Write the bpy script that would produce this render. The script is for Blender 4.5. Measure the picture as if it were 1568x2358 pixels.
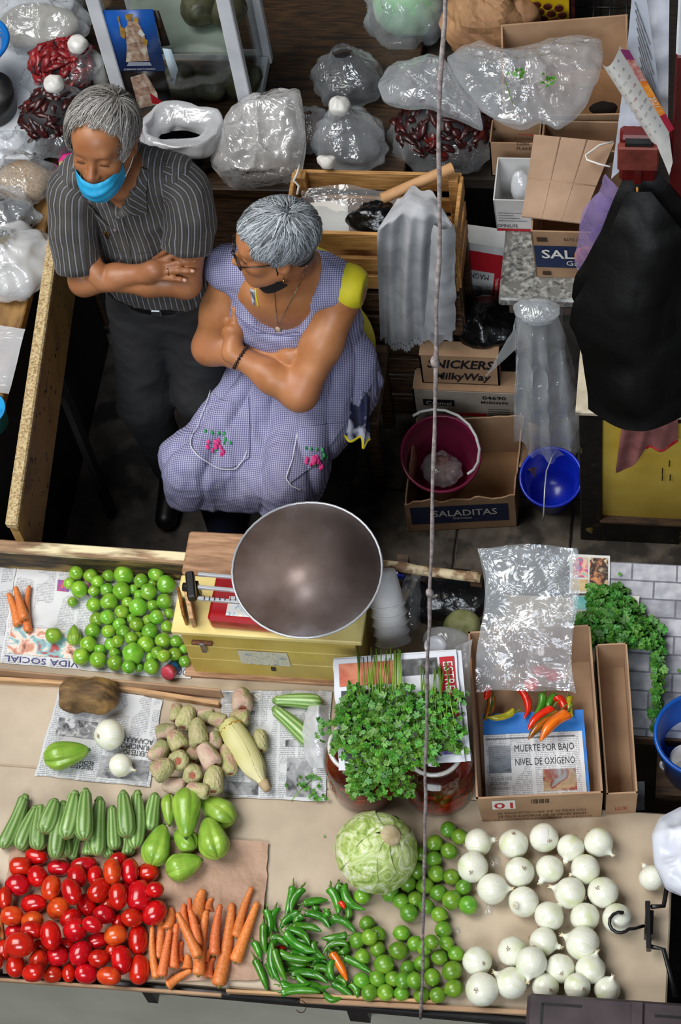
import bpy, math, random
import numpy as np
from math import sin, cos, pi, radians, sqrt, atan2
from mathutils import Vector, Matrix

for o in list(bpy.data.objects): bpy.data.objects.remove(o)
scene = bpy.context.scene
COL = scene.collection
random.seed(7); RNG = np.random.default_rng(7)

# ------------------------------------------------------------------ camera
IW, IH, FPX = 1568., 2358., 4560.
PITCH, YAW, ROLL = radians(58), radians(-17.3), radians(11.9)
CAM = np.array([1.35, -1.75, 5.4])
_f = np.array([cos(PITCH)*sin(YAW), cos(PITCH)*cos(YAW), -sin(PITCH)])
_r0 = np.array([cos(YAW), -sin(YAW), 0.]); _u0 = np.cross(_r0, _f)
_r = cos(ROLL)*_r0-sin(ROLL)*_u0; _u = cos(ROLL)*_u0+sin(ROLL)*_r0
cd = bpy.data.cameras.new('camera'); cam = bpy.data.objects.new('camera', cd); COL.objects.link(cam)
M = Matrix(((_r[0], _u[0], -_f[0], CAM[0]), (_r[1], _u[1], -_f[1], CAM[1]), (_r[2], _u[2], -_f[2], CAM[2]), (0, 0, 0, 1)))
cam.matrix_world = M
cd.sensor_fit = 'VERTICAL'; cd.sensor_height = 36.0; cd.sensor_width = 36.0*IW/IH
cd.lens = FPX/IH*36.0; cd.clip_start = .05; cd.clip_end = 100
scene.camera = cam

def ray(x, y): return _f*FPX+_r*(x-IW/2)-_u*(y-IH/2)
def PZ(x, y, z):
    d = ray(x, y); return CAM+d*((z-CAM[2])/d[2])
def PY(x, y, Y):
    d = ray(x, y); return CAM+d*((Y-CAM[1])/d[1])
def PX(x, y, X):
    d = ray(x, y); return CAM+d*((X-CAM[0])/d[0])
def scl(P): return FPX/float((np.asarray(P)-CAM)@_f)

# ------------------------------------------------------------------ light
scene.view_settings.view_transform = 'Standard'; scene.view_settings.look = 'None'
scene.view_settings.gamma = 1.0; scene.view_settings.use_curve_mapping = False
scene.view_settings.exposure = 0.0
w = bpy.data.worlds.new('world'); scene.world = w; w.use_nodes = True
w.node_tree.nodes['Background'].inputs[0].default_value = (.80, .90, 1.0, 1)
w.node_tree.nodes['Background'].inputs[1].default_value = .065
def area(name, loc, target, sx, sy, power, col):
    l = bpy.data.lights.new(name, 'AREA'); l.shape = 'RECTANGLE'; l.size = sx; l.size_y = sy; l.energy = power; l.color = col
    o = bpy.data.objects.new(name, l); COL.objects.link(o); o.location = loc
    o.rotation_euler = (Vector(target)-Vector(loc)).to_track_quat('-Z', 'Y').to_euler()
    return o
area('skylight_roof', (-3.0, .3, 7.8), (.4, .8, .8), 4.8, 4.4, 625, (1.0, .985, .96))
area('skylight_street', (.2, -5.2, 6.4), (.5, 1.2, .9), 4.0, 2.4, 380, (.86, .93, 1.0))

# ------------------------------------------------------------------ helpers
def hexc(h):
    h = h.lstrip('#'); v = [int(h[i:i+2], 16)/255. for i in (0, 2, 4)]
    return tuple(((c/12.92) if c <= .04045 else ((c+.055)/1.055)**2.4) for c in v)+(1.,)
MATS = {}
def base_mat(name):
    m = bpy.data.materials.new(name); m.use_nodes = True; nt = m.node_tree
    return m, nt, nt.nodes['Principled BSDF']
def N(nt, t, **kw):
    n = nt.nodes.new(t)
    for k, v in kw.items():
        if k in n.inputs: n.inputs[k].default_value = v
        else: setattr(n, k, v)
    return n
def L(nt, a, b): nt.links.new(a, b)
def ramp(nt, src, stops):
    r = nt.nodes.new('ShaderNodeValToRGB'); e = r.color_ramp.elements
    while len(e) < len(stops): e.new(.5)
    for i, (p, c) in enumerate(stops):
        e[i].position = p; e[i].color = c if len(c) == 4 else tuple(c)+(1,)
    L(nt, src, r.inputs[0]); return r
def mixc(nt, fac, a, b, mode='MIX'):
    m = nt.nodes.new('ShaderNodeMix'); m.data_type = 'RGBA'; m.blend_type = mode
    for s, v in ((m.inputs[0], fac), (m.inputs[6], a), (m.inputs[7], b)):
        if hasattr(v, 'links'): L(nt, v, s)
        else: s.default_value = v
    return m.outputs[2]
def math_(nt, op, a, b=None):
    m = nt.nodes.new('ShaderNodeMath'); m.operation = op
    for i, v in enumerate((a, b)):
        if v is None: continue
        if hasattr(v, 'links'): L(nt, v, m.inputs[i])
        else: m.inputs[i].default_value = v
    return m.outputs[0]
def coords(nt, which='Object'): return N(nt, 'ShaderNodeTexCoord').outputs[which]
def bump(nt, b, h, strength=.3, dist=.002):
    n = N(nt, 'ShaderNodeBump'); n.inputs['Strength'].default_value = strength; n.inputs['Distance'].default_value = dist
    L(nt, h, n.inputs['Height']); L(nt, n.outputs[0], b.inputs['Normal'])
def mat(name, c1, c2=None, rough=.5, scale=20., detail=4., lo=.35, hi=.65, bmp=0., bscale=None, dist=.002, metal=0., spec=.5, coat=0., rnd=0., stretch=None, c3=None, sss=0., t3=.62):
    """noise-mottled two tone procedural material; rnd varies hue/value per object"""
    if name in MATS: return MATS[name]
    m, nt, b = base_mat(name)
    tc = coords(nt); vec = tc
    if stretch:
        mp = N(nt, 'ShaderNodeMapping'); mp.inputs['Scale'].default_value = stretch; L(nt, tc, mp.inputs[0]); vec = mp.outputs[0]
    a = hexc(c1); col = None
    nz = N(nt, 'ShaderNodeTexNoise', Scale=scale, Detail=detail); L(nt, vec, nz.inputs['Vector'])
    if c2 is not None:
        col = ramp(nt, nz.outputs[0], [(lo, a), (hi, hexc(c2))]).outputs[0]
        if c3 is not None:
            n3 = N(nt, 'ShaderNodeTexNoise', Scale=scale*.45, Detail=5.); L(nt, vec, n3.inputs['Vector'])
            rr = ramp(nt, n3.outputs[0], [(t3-.06, (0, 0, 0, 1)), (t3+.03, (1, 1, 1, 1))])
            col = mixc(nt, rr.outputs[0], col, hexc(c3))
    if rnd:
        oi = N(nt, 'ShaderNodeObjectInfo'); hs = N(nt, 'ShaderNodeHueSaturation')
        mr = N(nt, 'ShaderNodeMapRange'); L(nt, oi.outputs['Random'], mr.inputs[0]); mr.inputs[3].default_value = .5-rnd*.022; mr.inputs[4].default_value = .5+rnd*.022
        mv = N(nt, 'ShaderNodeMapRange'); r2 = math_(nt, 'FRACT', math_(nt, 'MULTIPLY', oi.outputs['Random'], 7.31)); L(nt, r2, mv.inputs[0]); mv.inputs[3].default_value = 1-rnd*.35; mv.inputs[4].default_value = 1+rnd*.25
        L(nt, mr.outputs[0], hs.inputs['Hue']); L(nt, mv.outputs[0], hs.inputs['Value'])
        if col is not None: L(nt, col, hs.inputs['Color'])
        else: hs.inputs['Color'].default_value = a
        col = hs.outputs[0]
    if col is not None: L(nt, col, b.inputs['Base Color'])
    else: b.inputs['Base Color'].default_value = a
    b.inputs['Roughness'].default_value = rough; b.inputs['Metallic'].default_value = metal
    b.inputs['Specular IOR Level'].default_value = spec; b.inputs['Coat Weight'].default_value = coat
    b.inputs['Coat Roughness'].default_value = .15
    if sss:
        b.inputs['Subsurface Weight'].default_value = sss; b.inputs['Subsurface Scale'].default_value = .02
        b.inputs['Subsurface Radius'].default_value = (1, .5, .3)
    if bmp:
        nb = N(nt, 'ShaderNodeTexNoise', Scale=bscale or scale*2, Detail=5.); L(nt, vec, nb.inputs['Vector'])
        bump(nt, b, nb.outputs[0], bmp, dist)
    MATS[name] = m; return m

# vectorised gradient noise ------------------------------------------------
def _hash(i, j, k, s):
    n = (i*374761393+j*668265263+k*2147483647+s*1274126177) & 0xffffffff
    n = ((n ^ (n >> 13))*1274126177) & 0xffffffff
    n = ((n ^ (n >> 16))*2246822519) & 0xffffffff
    return ((n ^ (n >> 15)) & 0xffffff)/float(0xffffff)
def vnoise(P, scale=1., seed=0):
    P = np.asarray(P, float)*scale; I = np.floor(P).astype(np.int64); f = P-I; f = f*f*f*(f*(f*6-15)+10)
    r = 0
    for dx in (0, 1):
        for dy in (0, 1):
            for dz in (0, 1):
                wgt = (f[..., 0] if dx else 1-f[..., 0])*(f[..., 1] if dy else 1-f[..., 1])*(f[..., 2] if dz else 1-f[..., 2])
                r = r+wgt*_hash(I[..., 0]+dx, I[..., 1]+dy, I[..., 2]+dz, seed)
    return r*2-1
def fbm(P, scale, seed=0, oct=3, ridge=False):
    r = 0; a = 1.; t = 0
    for o in range(oct):
        n = vnoise(P, scale*2**o, seed+o*17)
        if ridge: n = 1-2*np.abs(n)
        r = r+a*n; t += a; a *= .5
    return r/t

# objects -----------------------------------------------------------------
def tag(o, label=None, cat=None, group=None, kind=None):
    if label: o['label'] = label
    if cat: o['category'] = cat
    if group: o['group'] = group
    if kind: o['kind'] = kind
    return o
def thing(name, label, cat, loc=(0, 0, 0), group=None, kind=None):
    o = bpy.data.objects.new(name, None); COL.objects.link(o); o.location = tuple(float(v) for v in loc); o.empty_display_size = .05
    return tag(o, label, cat, group, kind)
def root_of(o):
    while o.parent: o = o.parent
    return o
def mesh(name, v, f, m=None, parent=None, smooth=True, uv=None, attr=None, loc=None):
    """v are WORLD coordinates; the object is linked with its own origin (loc) or relative to its root"""
    v = np.asarray(v, float)
    if parent is None:
        if loc is None:
            mn, mx = v.min(0), v.max(0); loc = np.array([(mn[0]+mx[0])/2, (mn[1]+mx[1])/2, mn[2]])
        off = np.asarray(loc, float)
    else: off = np.array(root_of(parent).location)
    me = bpy.data.meshes.new(name); me.from_pydata((v-off).tolist(), [], [tuple(int(i) for i in q) for q in f])
    if smooth: me.polygons.foreach_set('use_smooth', [True]*len(me.polygons))
    if uv is not None:
        ul = me.uv_layers.new(name='UVMap'); li = np.empty(len(me.loops), int); me.loops.foreach_get('vertex_index', li)
        ul.data.foreach_set('uv', np.asarray(uv, float)[li].ravel())
    if attr:
        for k, a in attr.items():
            at = me.attributes.new(k, 'FLOAT', 'POINT'); at.data.foreach_set('value', np.asarray(a, float))
    o = bpy.data.objects.new(name, me); COL.objects.link(o)
    if parent is None: o.location = tuple(off)
    else: o.parent = parent
    if m is not None: me.materials.append(m)
    return o
def obj_from(me, name, parent=None, mtx=None):
    o = bpy.data.objects.new(name, me); COL.objects.link(o)
    if parent is not None: o.parent = parent
    if mtx is not None: o.matrix_local = mtx
    return o
def joinm(parts):
    V, F, n = [], [], 0
    for v, f in parts:
        v = np.asarray(v, float); V.append(v); F += [tuple(i+n for i in q) for q in f]; n += len(v)
    return np.vstack(V), F
def npv(*a): return np.array(a, float)
def unit(v):
    v = np.asarray(v, float); return v/max(np.linalg.norm(v), 1e-9)
def frame(z, hint=(0, 0, 1)):
    z = unit(z); h = np.asarray(hint, float)
    if abs(z@unit(h)) > .98: h = npv(1, 0, 0) if abs(z[0]) < .9 else npv(0, 1, 0)
    x = unit(np.cross(h, z)); return x, np.cross(z, x), z
def boxg(c, s, ax=None, bev=.0):
    """bevelled box: centre c, full sizes s, axes rows ax"""
    c = np.asarray(c, float); h = np.asarray(s, float)/2; ax = np.eye(3) if ax is None else np.asarray(ax, float)
    if bev <= 0:
        v = [c+(x*h[0])*ax[0]+(y*h[1])*ax[1]+(z*h[2])*ax[2] for x in (-1, 1) for y in (-1, 1) for z in (-1, 1)]
        return np.array(v), [(0, 1, 3, 2), (4, 6, 7, 5), (0, 4, 5, 1), (2, 3, 7, 6), (0, 2, 6, 4), (1, 5, 7, 3)]
    b = min(bev, h.min()*.9); v = []; idx = {}
    for x in (-1, 1):
        for y in (-1, 1):
            for z in (-1, 1):
                for k in range(3):
                    q = np.array([x*(h[0]-b), y*(h[1]-b), z*(h[2]-b)]); q[k] = (x, y, z)[k]*h[k]
                    idx[(x, y, z, k)] = len(v); v.append(c+q@ax)
    F = []
    for k in range(3):
        i, j = (k+1) % 3, (k+2) % 3
        for s_ in (-1, 1):
            q = []
            for a, bb in ((-1, -1), (1, -1), (1, 1), (-1, 1)):
                t = [0, 0, 0]; t[k] = s_; t[i] = a; t[j] = bb; q.append(idx[tuple(t)+(k,)])
            F.append(tuple(q) if s_ > 0 else tuple(q[::-1]))
    for k in range(3):
        i, j = (k+1) % 3, (k+2) % 3
        for a in (-1, 1):
            for bb in (-1, 1):
                t0 = [0, 0, 0]; t1 = [0, 0, 0]; t0[k] = -1; t1[k] = 1; t0[i] = t1[i] = a; t0[j] = t1[j] = bb
                q = (idx[tuple(t0)+(i,)], idx[tuple(t1)+(i,)], idx[tuple(t1)+(j,)], idx[tuple(t0)+(j,)])
                F.append(q if a*bb > 0 else q[::-1])
    for x in (-1, 1):
        for y in (-1, 1):
            for z in (-1, 1):
                q = tuple(idx[(x, y, z, k)] for k in range(3)); F.append(q if x*y*z > 0 else q[::-1])
    return np.array(v), F
def hexa(bot, top):
    """solid from 4 bottom and 4 top corners"""
    v = np.array(list(bot)+list(top), float)
    return v, [(3, 2, 1, 0), (4, 5, 6, 7), (0, 1, 5, 4), (1, 2, 6, 5), (2, 3, 7, 6), (3, 0, 4, 7)]
def bar(a, b, w, h, hint=(0, 0, 1), bev=.0):
    a = np.asarray(a, float); b = np.asarray(b, float); x, y, z = frame(b-a, hint)
    return boxg((a+b)/2, (w, h, np.linalg.norm(b-a)), np.array([x, y, z]), bev)
def tube(path, rad, seg=10, cap=True, flat=1., hint=(0, 0, 1), closed=False):
    P = np.asarray(path, float); n = len(P); R = np.full(n, rad) if np.isscalar(rad) else np.asarray(rad, float)
    T = np.gradient(P, axis=0)
    if closed: T = np.roll(P, -1, 0)-np.roll(P, 1, 0)
    x, y, _ = frame(T[0], hint); V = []
    for i in range(n):
        t = unit(T[i]); x = unit(x-t*(x@t)); y = np.cross(t, x)
        for k in range(seg):
            a = 2*pi*k/seg; V.append(P[i]+R[i]*(cos(a)*x+flat*sin(a)*y))
    F = []
    for i in range(n if closed else n-1):
        j = (i+1) % n
        for k in range(seg):
            k2 = (k+1) % seg; F.append((i*seg+k, i*seg+k2, j*seg+k2, j*seg+k))
    if cap and not closed:
        F.append(tuple(range(seg))[::-1]); F.append(tuple((n-1)*seg+k for k in range(seg)))
    return np.array(V), F
def lathe(prof, seg=24, c=(0, 0, 0), ax=None, fn=None):
    ax = np.eye(3) if ax is None else np.asarray(ax, float); c = np.asarray(c, float); V = []; n = len(prof)
    for (r, z) in prof:
        for k in range(seg):
            a = 2*pi*k/seg; rr = r*(fn(a, z) if fn else 1); V.append(c+rr*cos(a)*ax[0]+rr*sin(a)*ax[1]+z*ax[2])
    F = []
    for i in range(n-1):
        for k in range(seg):
            k2 = (k+1) % seg; F.append((i*seg+k, i*seg+k2, (i+1)*seg+k2, (i+1)*seg+k))
    if prof[0][0] > 1e-6: F.append(tuple(range(seg))[::-1])
    if prof[-1][0] > 1e-6: F.append(tuple((n-1)*seg+k for k in range(seg)))
    return np.array(V), F
def grid(fn, nu, nv, uvs=(1, 1)):
    us = np.linspace(0, 1, nu); vs = np.linspace(0, 1, nv); V = []; UV = []
    for v in vs:
        for u in us: V.append(fn(u, v)); UV.append((u*uvs[0], v*uvs[1]))
    F = [(j*nu+i, j*nu+i+1, (j+1)*nu+i+1, (j+1)*nu+i) for j in range(nv-1) for i in range(nu-1)]
    return np.array(V, float), F, np.array(UV)
def bil(c, u, v):
    """c: 4 corners TL,TR,BR,BL ; u right, v down"""
    c = [np.asarray(q, float) for q in c]
    return (c[0]*(1-u)+c[1]*u)*(1-v)+(c[3]*(1-u)+c[2]*u)*v
def sheet_g(corners, nu=12, nv=12, amp=.002, sc=8., seed=0, edge=.0, ridge=True):
    cs = [np.asarray(q, float) for q in corners]; w_ = np.linalg.norm(cs[1]-cs[0]); h_ = np.linalg.norm(cs[3]-cs[0])
    n = unit(np.cross(cs[1]-cs[0], cs[0]-cs[3]))
    V, F, UV = grid(lambda u, v: bil(cs, u, v), nu, nv, (w_, h_))
    d = fbm(V, sc, seed, 3, ridge)
    V = V+n[None]*(amp*(d+1)*.5)[:, None]
    if edge:
        uu = UV[:, 0]/w_; vv = UV[:, 1]/h_; e = np.minimum(np.minimum(uu, 1-uu), np.minimum(vv, 1-vv))
        m_ = (e < 1e-6); V[m_] += fbm(V[m_], 25, seed+5, 2)[:, None]*edge*np.array([[1, 1, 0]])
    return V, F, UV
TEXTQ = []
def text(parent, s, o, ux, uy, w=None, h=None, m=None, name='lettering', bold=0., align='L', lift=.0012, shear=0.):
    """flat lettering (built together at the end): lower-left corner o, reading direction ux, up direction uy, width w and/or height h"""
    TEXTQ.append((parent, s, np.asarray(o, float), unit(ux), unit(uy), w, h, m, name, bold, lift, shear))
def flush_text():
    obs = []
    for q in TEXTQ:
        cu = bpy.data.curves.new('t', 'FONT'); cu.body = q[1]; cu.size = 1.; cu.resolution_u = 2; cu.offset = q[9]; cu.shear = q[11]
        ob = bpy.data.objects.new('t', cu); COL.objects.link(ob); obs.append(ob)
    dg = bpy.context.evaluated_depsgraph_get(); dg.update()
    for ob, (parent, s, o, ux, uy, w, h, m, name, bold, lift, shear) in zip(obs, TEXTQ):
        me = ob.evaluated_get(dg).to_mesh(); n = len(me.vertices)
        if n:
            co = np.empty(n*3); me.vertices.foreach_get('co', co); co = co.reshape(-1, 3); F = [tuple(p.vertices) for p in me.polygons]
            mn, mx = co.min(0), co.max(0); ww, hh = mx[0]-mn[0], mx[1]-mn[1]; sx = (w/ww) if w else None; sy = (h/hh) if h else None
            sx = sy if sx is None else sx; sy = sx if sy is None else sy; nn = unit(np.cross(ux, uy))
            mesh(name, o+((co[:, 0]-mn[0])*sx)[:, None]*ux+((co[:, 1]-mn[1])*sy)[:, None]*uy+nn*lift, F, m, parent, smooth=False)
        ob.evaluated_get(dg).to_mesh_clear()
    for ob in obs:
        cu = ob.data; bpy.data.objects.remove(ob); bpy.data.curves.remove(cu)
def quadp(parent, name, o, ux, uy, w, h, m, lift=.001, n=None):
    ux = unit(ux); uy = unit(uy); nn = unit(np.cross(ux, uy)); o = np.asarray(o, float)+nn*lift
    return mesh(name, [o, o+ux*w, o+ux*w+uy*h, o+uy*h], [(0, 1, 2, 3)], m, parent, False, uv=[(0, 0), (w, 0), (w, h), (0, h)])

# signed-distance modelling -------------------------------------------------
class SDF:
    """smooth union of capsules / ellipsoids polygonised with surface nets"""
    def __init__(self, lo, hi, h):
        self.lo = np.asarray(lo, float); self.h = h; self.n = np.ceil((np.asarray(hi, float)-self.lo)/h).astype(int)+1
        self.F = np.full(self.n, .25)
    def _sub(self, lo, hi, m):
        a = np.clip(np.floor((lo-m-self.lo)/self.h).astype(int), 0, self.n-1); b = np.clip(np.ceil((hi+m-self.lo)/self.h).astype(int)+1, 1, self.n)
        if (b-a <= 0).any(): return None
        g = [self.lo[i]+np.arange(a[i], b[i])*self.h for i in range(3)]
        X = np.stack(np.meshgrid(*g, indexing='ij'), -1)
        return tuple(slice(a[i], b[i]) for i in range(3)), X
    def _put(self, s, d, k, op):
        A = self.F[s]
        if op == 'u':
            hh = np.maximum(k-np.abs(A-d), 0)/max(k, 1e-6); self.F[s] = np.minimum(A, d)-hh*hh*k*.25
        elif op == 's':
            d = -d; hh = np.maximum(k-np.abs(A-d), 0)/max(k, 1e-6); self.F[s] = np.maximum(A, d)+hh*hh*k*.25
    def cap(self, a, b, ra, rb, k=.02, op='u'):
        a = np.asarray(a, float); b = np.asarray(b, float); R = max(ra, rb)
        r = self._sub(np.minimum(a, b)-R, np.maximum(a, b)+R, k+2*self.h)
        if r is None: return self
        s, X = r; ba = b-a; t = np.clip(((X-a)@ba)/max(ba@ba, 1e-9), 0, 1)
        d = np.linalg.norm(X-a-t[..., None]*ba, axis=-1)-(ra+(rb-ra)*t)
        self._put(s, d, k, op); return self
    def ell(self, c, rad, R=None, k=.02, op='u'):
        c = np.asarray(c, float); rad = np.asarray(rad, float); R = np.eye(3) if R is None else np.asarray(R, float)
        ext = np.sqrt(((R*rad[:, None])**2).sum(0)); r = self._sub(c-ext, c+ext, k+2*self.h)
        if r is None: return self
        s, X = r; q = (X-c)@R.T; k0 = np.linalg.norm(q/rad, axis=-1); k1 = np.linalg.norm(q/rad**2, axis=-1)
        d = np.where(k1 > 1e-9, k0*(k0-1)/np.maximum(k1, 1e-9), -rad.min())
        self._put(s, d, k, op); return self
    def merge(self, o, k=.004):
        self._put((slice(None),)*3, o.F, k, 'u'); return self
    def chain(self, pts, rad, k=.015):
        for i in range(len(pts)-1): self.cap(pts[i], pts[i+1], rad[i], rad[i+1], k)
        return self
    def cut(self, p, nrm):
        nrm = unit(nrm); g = [self.lo[i]+np.arange(self.n[i])*self.h for i in range(3)]
        X, Y, Z = np.meshgrid(*g, indexing='ij'); d = (X-p[0])*nrm[0]+(Y-p[1])*nrm[1]+(Z-p[2])*nrm[2]
        self.F = np.maximum(self.F, d); return self
    def mesh(self):
        F = self.F; s = F < 0; c = [(i, j, k) for i in (0, 1) for j in (0, 1) for k in (0, 1)]
        nx, ny, nz = F.shape; sl = lambda o: (slice(o[0], nx-1+o[0]), slice(o[1], ny-1+o[1]), slice(o[2], nz-1+o[2]))
        cnt = sum(s[sl(o)].astype(np.int8) for o in c); mix = (cnt > 0) & (cnt < 8)
        ijk = np.argwhere(mix); idx = np.full(mix.shape, -1, int); idx[mix] = np.arange(len(ijk))
        acc = np.zeros((len(ijk), 3)); num = np.zeros(len(ijk))
        vals = {o: F[sl(o)][mix] for o in c}
        for a in c:
            for ax in range(3):
                if a[ax] == 0:
                    b = list(a); b[ax] = 1; b = tuple(b); fa, fb = vals[a], vals[b]; cr = (fa < 0) != (fb < 0)
                    t = np.where(cr, fa/np.where(cr, fa-fb, 1), 0); p = np.tile(np.array(a, float), (len(ijk), 1)); p[:, ax] += t
                    acc[cr] += p[cr]; num[cr] += 1
        V = self.lo+(ijk+acc/np.maximum(num, 1)[:, None])*self.h; Q = []
        for ax in range(3):
            a = [slice(1, -1)]*3; b = [slice(1, -1)]*3; a[ax] = slice(0, -1); b[ax] = slice(1, None)
            sa, sb = s[tuple(a)], s[tuple(b)]; e = np.argwhere(sa != sb); inside = sa[sa != sb]
            e = e+np.array([1 if i != ax else 0 for i in range(3)]); i1, i2 = (ax+1) % 3, (ax+2) % 3
            def cell(d1, d2):
                q = e.copy(); q[:, i1] -= d1; q[:, i2] -= d2; return idx[q[:, 0], q[:, 1], q[:, 2]]
            q = np.stack([cell(1, 1), cell(0, 1), cell(0, 0), cell(1, 0)], 1); q[~inside] = q[~inside][:, ::-1]; Q.append(q)
        Q = np.vstack(Q); Q = Q[(Q >= 0).all(1)]
        return V, Q
def vnormals(V, Q):
    Q = np.asarray(Q); n = np.cross(V[Q[:, 2]]-V[Q[:, 0]], V[Q[:, 3]]-V[Q[:, 1]]); R = np.zeros_like(V)
    for k in range(4): np.add.at(R, Q[:, k], n)
    return R/np.maximum(np.linalg.norm(R, axis=1), 1e-9)[:, None]
def smooth_v(V, Q, it=2, lam=.5):
    Q = np.asarray(Q)
    for _ in range(it):
        S = np.zeros_like(V); c = np.zeros(len(V))
        for k in range(4):
            for d in (1, 3): np.add.at(S, Q[:, k], V[Q[:, (k+d) % 4]]); np.add.at(c, Q[:, k], 1)
        V = V+lam*(S/np.maximum(c, 1)[:, None]-V)
    return V
# ================================================================== materials for the setting
Z_T = .80
M_concrete = mat('concrete', '#3a3531', '#57504a', rough=.75, scale=14, bmp=.5, c3='#24211f', t3=.58)
M_wood = mat('raw_wood', '#8a6442', '#b98c5f', rough=.65, scale=9, stretch=(1.2, 14, 14), bmp=.25, bscale=40)
M_woodpale = mat('pale_wood', '#a9815a', '#caa274', rough=.65, scale=8, stretch=(1.5, 16, 16), bmp=.25, bscale=40)
M_wooddark = mat('dark_wood', '#2c1e14', '#59402a', rough=.6, scale=9, stretch=(1.5, 12, 12), bmp=.3, bscale=30)
M_ply = mat('chipboard', '#8d6a4b', '#a98360', rough=.75, scale=120, bmp=.2)
M_black = mat('black_metal', '#0e0d0d', '#191717', rough=.4, scale=30)
M_grey = mat('grey_panel', '#b0ad9c', '#bebbaa', rough=.55, scale=4, bmp=.05)
M_kraft = mat('kraft_paper', '#9c7a64', '#b4927a', rough=.62, scale=6, bmp=.7, bscale=26, dist=.012)
M_table = mat('table_cover', '#a3917b', '#baa890', rough=.42, scale=5, detail=6, bmp=.12, bscale=7, dist=.01, c3='#b09c84')
M_card = mat('cardboard', '#957458', '#ae8c6c', rough=.8, scale=7, bmp=.12, bscale=60)
M_carddark = mat('cardboard_inside', '#8b6644', '#a37c56', rough=.85, scale=6, bmp=.1, bscale=60)
M_black_print = mat('black_print', '#17161a', rough=.6)
M_blue_print = mat('navy_print', '#14244a', rough=.5)
M_white_print = mat('white_print', '#dcd9d2', rough=.6)
M_red_print = mat('red_print', '#b01825', rough=.55)
M_grey_print = mat('grey_print', '#55545a', '#8c8b90', rough=.65, scale=60)
M_brown_print = mat('brown_print', '#3c2a1c', rough=.7)
M_white_paint = mat('white_paint', '#c9ccd2', '#dde0e4', rough=.35, scale=8, bmp=.05)
M_cream_chip = mat('chipped_cream_paint', '#8a6a40', '#c9b486', rough=.6, scale=150, lo=.34, hi=.6, detail=6, bmp=.3)
M_yellow_chip = mat('yellow_paint', '#b99a4a', '#d3b660', rough=.5, scale=10, bmp=.15, c3='#4a3517', t3=.69)
def wood_old():
    m, nt, b = base_mat('old_yellow_board'); tc = coords(nt)
    n1 = N(nt, 'ShaderNodeTexNoise', Scale=5., Detail=6.); L(nt, tc, n1.inputs['Vector'])
    n2 = N(nt, 'ShaderNodeTexNoise', Scale=45., Detail=5.); L(nt, tc, n2.inputs['Vector'])
    c = ramp(nt, n1.outputs[0], [(.3, hexc('#6b4d28')), (.5, hexc('#a07c40')), (.7, hexc('#8f6a3c'))]).outputs[0]
    s = ramp(nt, n2.outputs[0], [(.62, (0, 0, 0, 1)), (.66, (1, 1, 1, 1))]).outputs[0]
    L(nt, mixc(nt, s, c, hexc('#3a2614')), b.inputs['Base Color']); b.inputs['Roughness'].default_value = .6
    bump(nt, b, n2.outputs[0], .3); return m
M_oldboard = wood_old()

def struct(name, v, f, m, parent=None, smooth=False, kind='structure', **kw):
    o = mesh(name, v, f, m, parent, smooth, **kw)
    if parent is None: o['kind'] = kind
    return o
# ground of the market, with the concrete slabs that show between the stall and the cabinet
fl = struct('floor', *boxg((0, 1.6, -.03), (9, 9, .06)), M_concrete)
slab_me = None
for ix in range(4):
    for iy in range(3):
        c = (.55+ix*.36, 1.02+iy*.36, .004)
        o = mesh('slab', *boxg(c, (.352, .352, .012), bev=.004), mat('slab_concrete', '#423b33', '#625a4e', rough=.8, scale=16, bmp=.6, c3='#2a2520', t3=.57), fl, False)
wl = struct('wall_back', *boxg((0, 5.2, 1.5), (9, .1, 3.0)), mat('far_wall', '#2b2a2a', '#3a3836', rough=.9, scale=3))

# front table that carries the produce -------------------------------------------------
tb = thing('market_table', 'long produce table covered in tan board with grey front panel', 'table', (.35, .2, 0))
mesh('tabletop', *boxg((.33, -.085, .782), (2.2, .53, .036), bev=.004), M_table, tb, False)
mesh('tabletop', *boxg((.24, .475, .782), (2.02, .59, .036), bev=.004), M_table, tb, False)
mesh('front_panel', *boxg((.33, -.325, .42), (2.2, .02, .64)), M_grey, tb, False)
mesh('light_block_panel', *boxg((.27, .755, .40), (2.08, .02, .72)), M_wooddark, tb, False)  # unseen panel added to keep light out of the pit
mesh('edge_rail', *boxg((.33, -.362, .772), (2.2, .014, .034), bev=.003), M_black, tb, False)
for px in (370, 825):
    q = PY(px, 2330, -.36); mesh('bracket', *boxg((q[0], -.352, .715), (.05 if px > 500 else .025, .03, .09)), M_black, tb, False)
for x, y in ((-.7, -.28), (1.36, -.28), (-.7, .7), (1.24, .7), (.33, -.28), (.33, .7)):
    mesh('leg', *boxg((x, y, .382), (.05, .05, .764)), M_wooddark, tb, False)

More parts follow.
